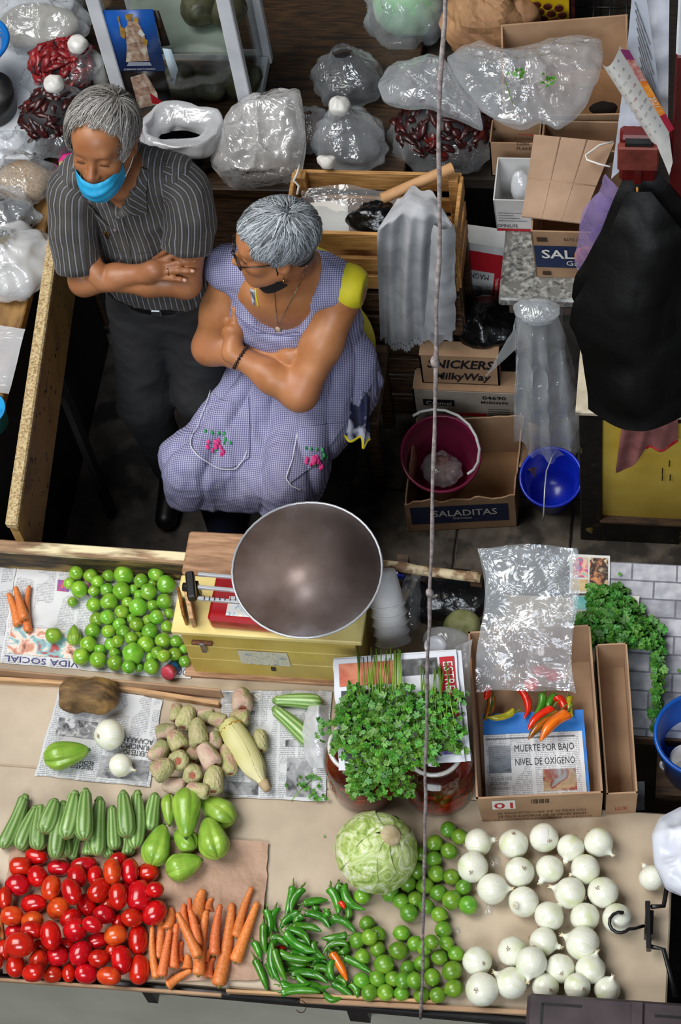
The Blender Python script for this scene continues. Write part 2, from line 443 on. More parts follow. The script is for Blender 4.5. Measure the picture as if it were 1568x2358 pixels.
# right hand table with the brick print oilcloth -----------------------------------------
rt = thing('side_table', 'dark side table behind the carton, under a grey brick print cloth', 'table', (1.65, .63, 0))
mesh('tabletop', *boxg((1.735, .63, .775), (.89, .5, .04), bev=.004), M_wooddark, rt, False)
for x, y in ((1.28, .43), (2.1, .43), (1.28, .83), (2.1, .83)): mesh('leg', *boxg((x, y, .378), (.05, .05, .756)), M_wooddark, rt, False)
def brickcloth():
    m, nt, b = base_mat('brick_print_cloth'); u = N(nt, 'ShaderNodeUVMap').outputs[0]
    br = N(nt, 'ShaderNodeTexBrick'); L(nt, u, br.inputs[0]); br.inputs['Color1'].default_value = hexc('#c6c6cb'); br.inputs['Color2'].default_value = hexc('#9d9da4')
    br.inputs['Mortar'].default_value = hexc('#7e7e86'); br.inputs['Scale'].default_value = 9.; br.inputs['Mortar Size'].default_value = .025; br.inputs['Row Height'].default_value = .48; br.inputs['Brick Width'].default_value = 1.05
    n = N(nt, 'ShaderNodeTexNoise', Scale=30., Detail=6.); L(nt, u, n.inputs['Vector'])
    rr = ramp(nt, n.outputs[0], [(.4, (.72, .72, .74, 1)), (.62, (1, 1, 1, 1))]).outputs[0]
    L(nt, mixc(nt, 1., br.outputs[0], rr, 'MULTIPLY'), b.inputs['Base Color']); b.inputs['Roughness'].default_value = .35; return m
v, f, uv = sheet_g([(1.235, .885, .7955), (2.18, .885, .7955), (2.18, .385, .7955), (1.235, .385, .7955)], 40, 24, .003, 9)
tag(mesh('oilcloth', v, f, brickcloth(), uv=uv), 'grey and white brick print oilcloth on the side table', 'tablecloth')

# paper under the produce -----------------------------------------------------------------
def crumpled_paper(name, label, pts, z, amp, seed, cat='paper', m=None):
    cs = [PZ(x, y, z) for x, y in pts]
    v, f, uv = sheet_g(cs, 46, 40, amp, 16., seed, edge=.006); return tag(mesh(name, v, f, m or M_kraft, uv=uv), label, cat)
crumpled_paper('kraft_sheet', 'crumpled brown kraft paper lying under the carrots and chayotes', [(330, 1935), (622, 1940), (600, 2258), (310, 2262)], Z_T+.0015, .012, 3)
crumpled_paper('kraft_sheet', 'flat brown kraft paper lying under the pile of red tomatoes', [(22, 1945), (345, 1930), (330, 2255), (8, 2242)], Z_T+.0015, .004, 5)

# boards of the tray behind the front produce -----------------------------------------------
def plank(name, a, b, w, h, m, label, cat, parent=None, bev=.002):
    v, f = bar(a, b, w, h, bev=bev); o = mesh(name, v, f, m, parent, False)
    if parent is None: tag(o, label, cat)
    return o
A, B = PZ(-330, 1520, .826), PZ(512, 1598, .826)
plank('cardboard_strip', A, B, .006, .05, M_card, 'long brown cardboard strip closing the front of the tomatillo tray', 'cardboard')
A, B = PZ(-330, 1548, .812), PZ(225, 1578, .812)
plank('wood_batten', A, B, .012, .022, M_woodpale, 'thin wooden batten at the left in front of the cardboard strip', 'plank')
A, B = PZ(230, 1577, .812), PZ(506, 1622, .812)
plank('wood_batten', A, B, .012, .022, M_woodpale, 'thin wooden batten running from the brown root to the prickly pears', 'plank')
A, B = npv(-.95, .782, .85), npv(.148, .766, .85)
bd = thing('divider_board', 'thick weathered plank with chipped cream top behind the tomatillos', 'plank', (-.4, .775, .80))
mesh('board_face', *bar(A-npv(0, 0, .008), B-npv(0, 0, .008), .028, .084, bev=.003), mat('mouldy_board', '#1d1710', '#5d4a2b', rough=.7, scale=18, stretch=(.6, 3, 3), c3='#8a703f', t3=.6, bmp=.4), bd, False)
mesh('top_edge', *bar(A+npv(0, .003, .042), B+npv(0, .003, .042), .036, .018, bev=.004), mat('chipped_top', '#7d6046', '#a58462', rough=.6, scale=20, stretch=(.5, 3, 3), c3='#e2d5ab', t3=.58, bmp=.4), bd, False)
A, B = PZ(868, 1300, .95), PZ(1106, 1330, .93)
v, f = tube(np.linspace(A, B, 14)+npv(0, 0, 0)+fbm(np.linspace(A, B, 14), 20, 3)[:, None]*npv(0, .002, .002), .0135, 10)
sr = thing('pole_rest', 'wooden pole with flaking cream paint lying behind the foam cups', 'pole', (.75, .77, .80))
mesh('pole', v, f, mat('flaked_pole', '#7a5b3e', '#c9b893', rough=.6, scale=30, bmp=.5, lo=.42, hi=.56), sr)
mesh('post', *boxg((.70, .785, .862), (.03, .03, .13)), M_wooddark, sr, False)
mesh('post', *boxg((.895, .755, .858), (.03, .03, .12)), M_wooddark, sr, False)

# front edge strips -------------------------------------------------------------------------
def strip(a, b, z0, z1, m, label, w=.008):
    A, B = PZ(a[0], a[1], z1), PZ(b[0], b[1], z1); A = A.copy(); B = B.copy(); A[2] = B[2] = (z0+z1)/2
    return plank('front_strip', A, B, w, z1-z0, m, label, 'cardboard')
strip((-60, 2250), (510, 2290), .80, .815, M_card, 'cardboard lip along the table edge below the tomatoes')
strip((520, 2280), (1005, 2305), .80, .818, M_woodpale, 'thin wooden strip along the table edge below the green chillies')
strip((690, 2302), (1215, 2330), .80, .812, M_card, 'lower cardboard lip along the table edge below the limes', .012)

# the pit partition on the left ---------------------------------------------------------------
pt = thing('partition', 'painted board with worn cream top edge running along the left counter', 'partition', (-.41, 1.4, 0))
A, B = npv(-.455, 2.05, 0), npv(-.348, .79, 0)
X, Y, Zv = frame(B-A)
mesh('panel', *boxg((A+B)/2+npv(0, 0, .865), (.022, .235, np.linalg.norm(B-A)), np.array([X, Y, Zv])), M_oldboard, pt, False)
mesh('top_edge', *boxg((A+B)/2+npv(0, 0, .99), (.034, .024, np.linalg.norm(B-A)+.01), np.array([X, Y, Zv]), .005), M_cream_chip, pt, False)
for q_ in (A+(B-A)*.04, A+(B-A)*.5, A+(B-A)*.96): mesh('post', *boxg((q_[0], q_[1], .374), (.02, .04, .746)), mat('pit_shade_wood', '#0a0806', '#14100c', rough=.8, scale=9), pt, False)  # near-black colour puts the pit's shade into the posts
# counters around the pit ----------------------------------------------------------------------
bc = thing('back_counter', 'dark wooden counter behind the man carrying bags of dried goods', 'counter', (-.1, 2.5, 0))
mesh('counter_top', *boxg((-.03, 2.56, .775), (1.14, .86, .04), bev=.004), mat('counter_wood', '#24170b', '#432d16', rough=.5, scale=14, stretch=(1, 8, 8), c3='#1d130b', t3=.6, bmp=.3), bc, False)
mesh('front_board', *boxg((-.03, 2.15, .40), (1.12, .02, .71)), M_wooddark, bc, False)
mesh('side_board', *boxg((.52, 2.56, .38), (.02, .8, .74)), M_wooddark, bc, False)
lc = thing('left_counter', 'brown wooden counter left of the partition holding plastic bags', 'counter', (-1.0, 1.6, 0))
mesh('counter_top', *boxg((-1.0, 1.45, .88), (1.0, 1.30, .04), bev=.004), mat('left_wood', '#6b4a26', '#95703c', rough=.55, scale=12, stretch=(4, 1, 4), bmp=.3, c3='#4a3220', t3=.6), lc, False)
mesh('front_board', *boxg((-.99, .80, .43), (1.0, .02, .86)), M_wooddark, lc, False)
mesh('side_board', *boxg((-.55, 1.45, .43), (.02, 1.3, .86)), mat('pit_shade_wood', '#0a0806', '#14100c', rough=.8, scale=9), lc, False)  # side board coloured near-black to stand in for the pit's dark void
wt = thing('white_table', 'table with glossy white cloth at the upper left', 'table', (-1.1, 2.6, 0))
mesh('tabletop', *boxg((-1.14, 2.72, .86), (1.06, 1.12, .04), bev=.004), M_white_paint, wt, False)
for x, y in ((-1.6, 2.2), (-.66, 2.22), (-1.6, 3.2), (-.66, 3.2)): mesh('leg', *boxg((x, y, .42), (.05, .05, .84)), M_wooddark, wt, False)
# ================================================================== produce
class Pile:
    def __init__(s): s.S = []; s.R = []
    def clash(s, pts, rad, tol):
        if not s.S: return False
        d = np.linalg.norm(s.A[None]-pts[:, None], axis=-1); return bool((d < (s.B[None]+rad[:, None])*tol).any())
    def add(s, pts, rad):
        s.S += list(pts); s.R += list(rad); s.A = np.array(s.S); s.B = np.array(s.R)
def place(pile, a, b, wpx, base=Z_T+.002, tol=.9, tilt=0., zmax=.1):
    """a,b: pixel ends of the long axis; returns matrix (X axis = a->b), rests on the pile below"""
    z = base
    for it in range(70):
        A, B = PZ(a[0], a[1], z+.02), PZ(b[0], b[1], z+.02); c = (A+B)/2; sc = scl(c); wd = wpx/sc; r = wd/2
        zc = z+r
        A, B = PZ(a[0], a[1], zc), PZ(b[0], b[1], zc); c = (A+B)/2; ln = max(np.linalg.norm(B-A), .2*wd); d = unit(B-A) if np.linalg.norm(B-A) > 1e-5 else npv(1, 0, 0)
        n = max(1, int(round(ln/wd*1.6))); t = np.linspace(-.5, .5, n) if n > 1 else np.array([0.])
        pts = c+t[:, None]*d*max(ln-wd*.85, 0); rad = np.full(n, r*.96)
        if not pile.clash(pts, rad, tol) or z-base > zmax: break
        z += .0025
    pile.add(pts, rad)
    return c, d, ln, wd
def mtx(c, d, up, sx, sy, sz, roll=0., tilt=0.):
    x = unit(d)
    if tilt: x = unit(x*cos(tilt)+npv(0, 0, 1)*sin(tilt))
    y = unit(np.cross(up, x)); z = np.cross(x, y)
    y2 = y*cos(roll)+z*sin(roll); z2 = -y*sin(roll)+z*cos(roll)
    return Matrix(((x[0]*sx, y2[0]*sy, z2[0]*sz, c[0]), (x[1]*sx, y2[1]*sy, z2[1]*sz, c[1]), (x[2]*sx, y2[2]*sy, z2[2]*sz, c[2]), (0, 0, 0, 1)))
def lmesh(name, v, f, m, smooth=True):
    me = bpy.data.meshes.new(name); me.from_pydata(np.asarray(v).tolist(), [], [tuple(int(i) for i in q) for q in f])
    if smooth: me.polygons.foreach_set('use_smooth', [True]*len(me.polygons))
    me.materials.append(m); return me
def xl(prof, seg=16, fn=None, bend=0., jit=0., seed=0):
    """lathe about local X: prof = [(x, r)] with x in -.5..
.5"""
    v, f = lathe([(r, x) for x, r in prof], seg, ax=[(0, 1, 0), (0, 0, 1), (1, 0, 0)], fn=fn)
    if jit: v = v*(1+jit*fbm(v, 3., seed, 2))[:, None]
    if bend: v[:, 2] += bend*(v[:, 0]**2*4-.5)*.5
    return v, f
def spin(fn, n, x0=-.5, x1=.5): 
    t = (1-np.cos(np.linspace(0, pi, n)))/2
    return [(x0+(x1-x0)*q, max(fn(q), 1e-7)) for q in t]
def sph(q, p=2.): return .5*max(0, 1-abs(2*q-1)**p)**(1/p)
class Kind:
    """a produce kind: body mesh variants plus child part meshes"""
    def __init__(s, name, cat, bodies, parts): s.name = name; s.cat = cat; s.bodies = bodies; s.parts = parts; s.i = 0
    def put(s, mt, label, group=None, v=None, parts=True):
        o = obj_from(s.bodies[(s.i if v is None else v) % len(s.bodies)], s.name, None, mt); s.i += 1
        tag(o, label, s.cat, group)
        if parts:
            for pn, pm in s.parts: obj_from(pm[s.i % len(pm)], pn, o)
        return o
UP = npv(0, 0, 1)
# --- kinds ---------------------------------------------------------------
M_tom = mat('tomato_skin', '#ac1007', '#c81f0e', rough=.2, scale=2.2, rnd=.2, coat=.4, spec=.5)
M_tom2 = mat('tomato_orange', '#c0340f', '#d4521c', rough=.2, scale=2.2, rnd=.2, coat=.3)
M_scar = mat('stem_scar', '#8a5a20', '#c08a3c', rough=.8, scale=8)
M_calyx = mat('calyx_green', '#1d3a12', '#35601c', rough=.6, scale=6)
def disc(x, r, n=8, h=.02, star=0):
    V = [(x+h, 0, 0)]; 
    for k in range(n): a = 2*pi*k/n; rr = r*(1-(star if k % 2 else 0)); V.append((x, rr*cos(a), rr*sin(a)))
    return V, [(0, 1+k, 1+(k+1) % n) for k in range(n)]
tb_ = [lmesh('tomato', *xl(spin(lambda q: sph(q, pw)*(1+.05*q), 12), 16, jit=.05, seed=sd), mm) for pw, sd, mm in ((2.2, 1, M_tom), (2.5, 2, M_tom), (2.1, 3, M_tom), (2.3, 4, M_tom2))]
K_tom = Kind('tomato', 'tomato', tb_, [('stem_scar', [lmesh('stem_scar', *disc(.488, .07), M_scar), lmesh('stem_scar', *disc(.49, .1, 10, .03, .6), M_calyx)])])
def tomatillo_mat():
    return mat('tomatillo_skin', '#5a9a20', '#93bd40', rough=.2, scale=1.6, rnd=.7, coat=.3, lo=.3, hi=.75, c3='#9ab04a', t3=.66)
M_tmo = tomatillo_mat()
K_tmo = Kind('tomatillo', 'tomatillo', [lmesh('tomatillo', *xl(spin(lambda q: sph(q, 2.15), 12), 18, fn=(lambda a, z, n=n, s=s: 1+s*cos(n*a)), jit=.05, seed=n), M_tmo) for n, s in ((4, .02), (5, .045), (6, .015), (3, .05))],
             [('stem_scar', [lmesh('stem_scar', *disc(.47, .13, 10, .03, .35), mat('tomatillo_scar', '#6d8a2c', '#a8b04c', rough=.7, scale=8))])])
M_lime = mat('lime_skin', '#47801c', '#86ac34', rough=.3, scale=1.3, rnd=.7, bmp=.12, bscale=14, coat=.2, lo=.3, hi=.75)
K_lime = Kind('lime', 'lime', [lmesh('lime', *xl([(-.5, 1e-7)]+spin(lambda q: sph(q, 2.)*1.0, 12, -.48, .47)[1:-1]+[(.465, .09), (.5, .06), (.51, 1e-7)], 16, jit=.03, seed=k), M_lime) for k in range(3)],
              [('stem_scar', [lmesh('stem_scar', *disc(-.488, .07), mat('lime_scar', '#8a8a3c', '#b0a860', rough=.7, scale=8))])])
def onion_mat():
    m, nt, b = base_mat('onion_skin'); tc = coords(nt); oi = N(nt, 'ShaderNodeObjectInfo')
    sp = N(nt, 'ShaderNodeSeparateXYZ'); L(nt, tc, sp.inputs[0])
    ang = math_(nt, 'ARCTAN2', sp.outputs[1], sp.outputs[2]); 
    cb = N(nt, 'ShaderNodeCombineXYZ'); L(nt, math_(nt, 'MULTIPLY', ang, 5.), cb.inputs[0]); L(nt, sp.outputs[0], cb.inputs[1])
    n = N(nt, 'ShaderNodeTexNoise', Scale=2.2, Detail=4.); L(nt, cb.outputs[0], n.inputs['Vector'])
    c = ramp(nt, n.outputs[0], [(.35, hexc('#e9e8dc')), (.6, hexc('#dfe0cb')), (.78, hexc('#cfd3a8'))]).outputs[0]
    n2 = N(nt, 'ShaderNodeTexNoise', Scale=1.2, Detail=2.); L(nt, tc, n2.inputs['Vector'])
    g = ramp(nt, n2.outputs[0], [(.55, (0, 0, 0, 1)), (.8, (1, 1, 1, 1))]).outputs[0]
    c = mixc(nt, g, c, hexc('#c7d09a'))
    L(nt, c, b.inputs['Base Color']); b.inputs['Roughness'].default_value = .28; b.inputs['Coat Weight'].default_value = .2
    b.inputs['Subsurface Weight'].default_value = .15; b.inputs['Subsurface Scale'].default_value = .02
    bump(nt, b, n.outputs[0], .08, .02); return m
M_onion = onion_mat()
def onion_prof(neck, pw):
    return spin(lambda q: sph(q, pw), 13, -.5, .42)[:-2]+[(.375, .215), (.42, .15), (.46, .10), (.51, .07*neck), (.56, .05*neck), (.58, 1e-7)]
def tuft(x, n, ln, r, seed):
    rg = np.random.default_rng(seed); parts = []
    for k in range(n):
        a = rg.uniform(0, 2*pi); s = rg.uniform(.2, 1)
        parts.append(tube([(x+.02, r*s*.6*cos(a), r*s*.6*sin(a)), (x-ln*.6, r*s*cos(a), r*s*sin(a)), (x-ln, r*1.5*s*cos(a+.4), r*1.5*s*sin(a+.4))], [.012, .009, .003], 4))
    return joinm(parts)
M_root = mat('root_hair', '#8a7458', '#b8a07c', rough=.9, scale=8)
M_oskin = mat('papery_tip', '#c9b98a', '#e0d6b4', rough=.7, scale=9)
def neck_mesh(seed):
    rg = np.random.default_rng(seed); parts = []
    for k in range(5):
        a = 2*pi*k/5+rg.uniform(0, 1); parts.append(tube([(.53, .02*cos(a), .02*sin(a)), (.58, .035*cos(a), .035*sin(a)), (.61+rg.uniform(0, .05), .07*cos(a+.5), .07*sin(a+.5))], [.03, .025, .004], 5))
    return joinm(parts)
K_onion = Kind('onion', 'onion', [lmesh('onion', *xl(onion_prof(nk, pw), 20, jit=.04, seed=k), M_onion) for k, (nk, pw) in enumerate(((1., 2.), (1.5, 2.1), (.8, 2.0)))],
               [('root_tuft', [lmesh('root_tuft', *tuft(-.48, 14, .07, .07, k), M_root) for k in range(2)]), ('papery_neck', [lmesh('papery_neck', *neck_mesh(k), M_oskin) for k in range(2)])])
def ring_bump(x, seed, amp): return 1+amp*vnoise(np.array([[x*14., seed, .5]]))[0]
M_carrot = mat('carrot_skin', '#d0682e', '#e2854a', rough=.45, scale=5, rnd=.35, stretch=(6, 1, 1), bmp=.12, bscale=9, dist=.01, coat=.05)
def carrot_prof(k):
    P = spin(lambda q: 1, 22); out = []
    for x, _ in P:
        q = x+.5; r = (.5-.27*q**1.2); e0 = min(1, q/.05); e1 = min(1, (1-q)/.07); r *= sqrt(max(0, 1-(1-e0)**2))*sqrt(max(0, 1-(1-e1)**2)); out.append((x, max(1e-7, r*ring_bump(x, k, .05))))
    return out
K_car = Kind('carrot', 'carrot', [lmesh('carrot', *xl(carrot_prof(k), 14, bend=b), M_carrot) for k, b in ((1, .3), (2, -.25), (3, .55), (4, 0.))],
             [('crown', [lmesh('crown', *xl([(-.525, 1e-7), (-.52, .11), (-.49, .17), (-.47, .2)], 10), mat('carrot_crown', '#5a4a1e', '#7e7434', rough=.8, scale=10))])])
def zuc_mat():
    m, nt, b = base_mat('zucchini_skin'); tc = coords(nt); sp = N(nt, 'ShaderNodeSeparateXYZ'); L(nt, tc, sp.inputs[0])
    ang = math_(nt, 'ARCTAN2', sp.outputs[1], sp.outputs[2]); s = math_(nt, 'SINE', math_(nt, 'MULTIPLY', ang, 10.))
    n = N(nt, 'ShaderNodeTexNoise', Scale=70., Detail=3.); L(nt, tc, n.inputs['Vector'])
    st = math_(nt, 'ADD', math_(nt, 'MULTIPLY', s, .13), math_(nt, 'ADD', math_(nt, 'MULTIPLY', n.outputs[0], .55), .24))
    c = ramp(nt, st, [(.32, hexc('#4d7030')), (.52, hexc('#74984c')), (.72, hexc('#b0c68c'))]).outputs[0]
    oi = N(nt, 'ShaderNodeObjectInfo'); hs = N(nt, 'ShaderNodeHueSaturation'); mv = N(nt, 'ShaderNodeMapRange'); L(nt, oi.outputs['Random'], mv.inputs[0]); mv.inputs[3].default_value = .8; mv.inputs[4].default_value = 1.2
    L(nt, mv.outputs[0], hs.inputs['Value']); L(nt, c, hs.inputs['Color']); L(nt, hs.outputs[0], b.inputs['Base Color']); b.inputs['Roughness'].default_value = .32; return m
M_zuc = zuc_mat()
def zuc_prof():
    out = []
    for x, _ in spin(lambda q: 1, 20):
        q = x+.5; r = .30+.2*min(1, q/.6)**.8; r *= sqrt(max(0, 1-(1-min(1, q/.06))**2))*sqrt(max(0, 1-(1-min(1, (1-q)/.16))**2)); out.append((x, max(1e-7, r)))
    return out
K_zuc = Kind('zucchini', 'zucchini', [lmesh('zucchini', *xl(zuc_prof(), 20, fn=lambda a, z: 1+.02*cos(5*a), bend=b), M_zuc) for b in (.25, -.2, .4)],
             [('stem', [lmesh('stem', *xl([(-.56, 1e-7), (-.56, .15), (-.52, .2), (-.47, .30)], 10, fn=lambda a, z: 1+.12*cos(5*a)), mat('zucchini_stem', '#4f7431', '#86a45a', rough=.6, scale=6))]),
              ('blossom_end', [lmesh('blossom_end', *disc(.49, .13, 8, .025), mat('blossom_scar', '#7e5a34', '#a8845a', rough=.8, scale=9))])])
M_chay = mat('chayote_skin', '#6a9628', '#98b846', rough=.3, scale=2.2, rnd=.25, coat=.25, lo=.3, hi=.7, bmp=.1, bscale=5, dist=.03)
def chay(seed):
    nu, nv = 40, 26; V = []; F = []; rg = np.random.default_rng(seed); ph = rg.uniform(0, 6.28)
    for j in range(nv):
        q = (1-cos(pi*j/(nv-1)))/2; x = -.5+q
        r = (.30+.21*min(1, (q*1.45))**1.3)*sqrt(max(0, 1-abs(2*q-1)**2.6)) if 0 < q < 1 else 1e-6
        for i in range(nu):
            a = 2*pi*i/nu; g = 0
            for kk in range(5):
                d = (a-ph-kk*2*pi/5+pi) % (2*pi)-pi; g += (.20 if kk else .34)*math.exp(-(d/.13)**2)*min(1, q*1.8)
            rr = r*(1-g*(.3+.7*q)+.02*sin(3*x+2*a+seed)*cos(2*a-4*x)); V.append((x-.10*g*(q > .9), rr*cos(a), rr*sin(a)))
    for j in range(nv-1):
        for i in range(nu): F.append((j*nu+i, j*nu+(i+1) % nu, (j+1)*nu+(i+1) % nu, (j+1)*nu+i))
    return V, F
K_chay = Kind('chayote', 'chayote', [lmesh('chayote', *chay(k), M_chay) for k in (1, 2, 3)], [('stem', [lmesh('stem', *xl([(-.53, 1e-7), (-.53, .05), (-.49, .07)], 8), M_calyx)])])
M_chili = mat('chili_skin', '#2a6a14', '#4f9424', rough=.16, scale=2., rnd=.5, coat=.4, lo=.3, hi=.75, bmp=.1, bscale=5, dist=.03)
M_chired = mat('chili_red', '#c01408', '#e23412', rough=.16, scale=2.5, coat=.4)
M_chior = mat('chili_orange', '#c8560c', '#ee7a1c', rough=.18, scale=2.5, coat=.4)
M_chidark = mat('chili_turning', '#3c4c10', '#a8540f', rough=.18, scale=2.6, coat=.4, lo=.42, hi=.58)
M_chiyel = mat('chili_yellow', '#8a8e14', '#c0a818', rough=.2, scale=2.6, coat=.4)
def chili_prof(k):
    out = []
    for x, _ in spin(lambda q: 1, 18):
        q = x+.5; r = .5*(1-.55*q**2.2)*(1+.06*sin(9*q+k)); r *= sqrt(max(0, 1-(1-min(1, q/.08))**2))*sqrt(max(0, 1-(1-min(1, (1-q)/.3))**2)); out.append((x, max(1e-7, r)))
    return out
def chstem(b):
    return tube([(-.49, 0, b*.25), (-.56, 0, b*.25+.02), (-.63, .05, b*.25+.08), (-.70, .14, b*.25+.12)], [.22, .09, .06, .07], 6)
def chili_kind(name, m): return Kind('chili', 'chili pepper', [lmesh('chili', *xl(chili_prof(k), 12, bend=b), m) for k, b in ((1, .9), (2, -.7), (3, .3), (4, 1.5))], [('stem', [lmesh('stem', *chstem(.1), mat('chili_stem', '#3a5a1a', '#6a8a34', rough=.5, scale=6))])])
K_chi = chili_kind('g', M_chili); K_chr = chili_kind('r', M_chired); K_cho = chili_kind('o', M_chior); K_chd = chili_kind('d', M_chidark); K_chy = chili_kind('y', M_chiyel)
M_xoc = mat('prickly_pear_skin', '#a0a066', '#c2b78a', rough=.75, scale=2.2, rnd=.35, c3='#b08a76', t3=.62, bmp=.4, bscale=7, dist=.03)
M_xocpink = mat('prickly_pear_pink', '#bd9a88', '#cab49c', rough=.75, scale=2.2, rnd=.3, c3='#8f9060', t3=.58, bmp=.25, bscale=7, dist=.02)
def xoc_prof():
    out = []
    for x, _ in spin(lambda q: 1, 16):
        q = x+.5; r = (.34+.16*sin(min(1, q*1.25)*pi/2))*sqrt(max(0, 1-(1-min(1, q/.18))**2))*(1 if q < .85 else sqrt(max(.25, 1-((q-.85)/.17)**2))); out.append((x, max(1e-7, r)))
    return out[:-1]+[(.47, .2), (.42, .1), (.40, 1e-7)]
K_xoc = Kind('prickly_pear', 'prickly pear', [lmesh('prickly_pear', *xl(xoc_prof(), 14, jit=.1, seed=k), mm) for k, mm in ((1, M_xoc), (2, M_xocpink), (3, M_xoc))],
             [('crater', [lmesh('crater', *disc(.455, .2, 10, -.02), mat('pear_crater', '#8a4a34', '#b06a50', rough=.8, scale=6))])])

# --- positions read off the photograph (crop pixels -> full frame) ------------
def cropA(x, y): return x*600/1568., 1800+y*600/1568.
def crop2(x, y): return x*560/1568., 1200+y*560/1568.
def crop4(x, y): return x*680/1568., 1540+y*680/1568.
def cropB(x, y): return 540+x*580/1568., 1840+y*580/1568.
def cropC(x, y): return 1000+x*568/1568., 1860+y*568/1568.
def cropJ(x, y): return 600+x*500/1568., 1460+y*500/1568.
def ends(x, y, w_, h_, ang=None):
    """bounding ellipse -> long axis ends + width"""
    if ang is None: ang = 0 if w_ >= h_ else 90
    Ln, Wd = max(w_, h_), min(w_, h_); a = radians(ang)
    return (x-cos(a)*Ln/2, y-sin(a)*Ln/2), (x+cos(a)*Ln/2, y+sin(a)*Ln/2), Wd
rg = random.Random(11)
# tomatoes: under layer first
pile = Pile()
T = [(400,985,110,90,0),(715,850,100,90,90),(740,640,100,100,0),(660,745,100,100,0),(245,1000,110,95,20),(90,905,120,90,0),(680,1030,100,110,90),(715,470,100,90,0),
 (218,450,130,95,15),(122,510,130,112,0),(225,568,115,128,70),(108,622,140,128,10),(355,518,132,95,0),(505,500,160,95,-10),(463,570,112,132,80),(308,640,115,148,105),(430,660,112,160,70),(575,570,95,125,90),
 (595,655,120,155,125),(675,540,105,148,85),(782,540,108,150,90),(890,550,115,120,0),(710,690,112,152,88),(840,690,150,182,92),(930,650,95,100,0),(28,700,85,132,90),(203,737,158,112,-3),(350,765,138,130,0),(520,745,112,142,60),
 (70,808,132,115,0),(930,790,130,165,135),(795,820,118,110,0),(625,800,128,112,10),(425,825,138,108,-30),(195,840,130,115,0),(190,895,125,110,0),(450,890,148,138,0),(555,860,120,95,20),(305,925,122,168,82),(118,982,162,150,0),(22,1015,90,125,90),
 (695,925,138,118,-12),(830,955,118,182,90),(585,960,130,100,-20),(483,1033,125,160,125),(345,1050,125,118,0),(95,1110,118,135,90),(230,1080,110,125,110),(595,1065,118,108,0),(730,1075,122,170,85),(200,1150,108,112,0),(315,1160,118,98,0),(415,1150,82,118,90),
 (520,1155,128,115,0),(655,1170,142,108,10),(838,1130,122,172,92),(-60,760,130,120,0),(-70,900,130,120,0),(-50,1090,130,120,0),(-80,620,140,120,0),(60,455,0,0,0)]
for x, y, w_, h_, ang in T:
    if not w_: continue
    a, b, wd = ends(x, y, w_, h_, ang); a = cropA(*a); b = cropA(*b)
    if rg.random() < .5: a, b = b, a
    c, d, ln, wd = place(pile, a, b, wd*600/1568.)
    near_round = ln/wd < 1.16
    if near_round: mt = mtx(c, d, UP, wd*1.22, wd*1.02, wd*1.02, rg.uniform(0, 6), rg.uniform(-.9, 1.0))
    else: mt = mtx(c, d, UP, ln*1.02, wd*1.02, wd*1.02, rg.uniform(0, 6), rg.uniform(-.15, .15))
    orange = (x, y) in ((70,808),(308,640),(350,765),(675,540),(195,840),(655,1170),(695,925))
    K_tom.put(mt, 'glossy orange red plum tomato in the pile at the front left' if orange else 'glossy deep red plum tomato in the pile at the front left', 'tomatoes in the front left pile', 3 if orange else rg.randrange(3))
# tomatillos
pile = Pile()
TM = [(860,440,32),(985,405,32),(850,630,34),(890,742,32),(970,880,34),(895,945,30),(1185,825,30),(900,480,38),(822,525,38),(955,640,38),(492,333,48),(585,355,48),(448,402,38),(512,440,55),(628,393,43),(700,352,42),(797,345,65),(605,452,38),(467,522,34),(690,445,46),(783,450,58),(910,385,48),(1005,340,50),(1072,410,62),(1150,325,40),(958,455,55),
 (605,540,48),(703,522,57),(890,555,60),(985,545,40),(1060,520,52),(783,587,48),(1010,618,48),(1090,595,34),(625,635,48),(690,620,48),(770,665,46),(880,668,46),(597,708,50),(698,712,46),(795,715,46),(965,712,53),(1075,680,40),(345,738,53),(568,795,54),(645,830,38),(715,795,42),(760,775,40),(845,755,43),(738,850,36),
 (940,795,56),(1050,770,52),(1135,775,42),(857,855,70),(1015,850,42),(1055,870,42),(1125,860,45),(523,875,56),(632,895,55),(742,915,52),(830,940,45),(978,940,52),(1190,905,38)]
for x, y, r in TM:
    p = crop2(x, y); e = .1*r*.357
    c, d, ln, wd = place(pile, (p[0]-e, p[1]), (p[0]+e, p[1]), 2*r*560/1568., base=Z_T+.003)
    mt = mtx(c, npv(rg.uniform(-1, 1), rg.uniform(-1, .6), 0), UP, wd*.98, wd*1.02, wd*1.02, rg.uniform(0, 6), rg.uniform(.0, 1.4))
    if (x, y) == (345, 738): lb = 'single green tomatillo apart from the pile on the newspaper photo'
    elif (x, y) == (467, 522): lb = 'smallest green tomatillo apart at the left of the pile'
    elif (x, y) == (857, 855): lb = 'largest olive green tomatillo low in the tray pile'
    else: lb = 'shiny green tomatillo piled up in the newspaper lined tray'
    K_tmo.put(mt, lb, 'tomatillos in the tray' if 'piled up' in lb else None)
a, b = crop2(478, 672), crop2(478, 800)
c, d, ln, wd = place(pile, a, b, 34, base=Z_T+.003); K_chay.put(mtx(c, d, UP, ln, wd*1.05, wd), 'small dark green lobed pepper lying left of the tomatillos', v=1)
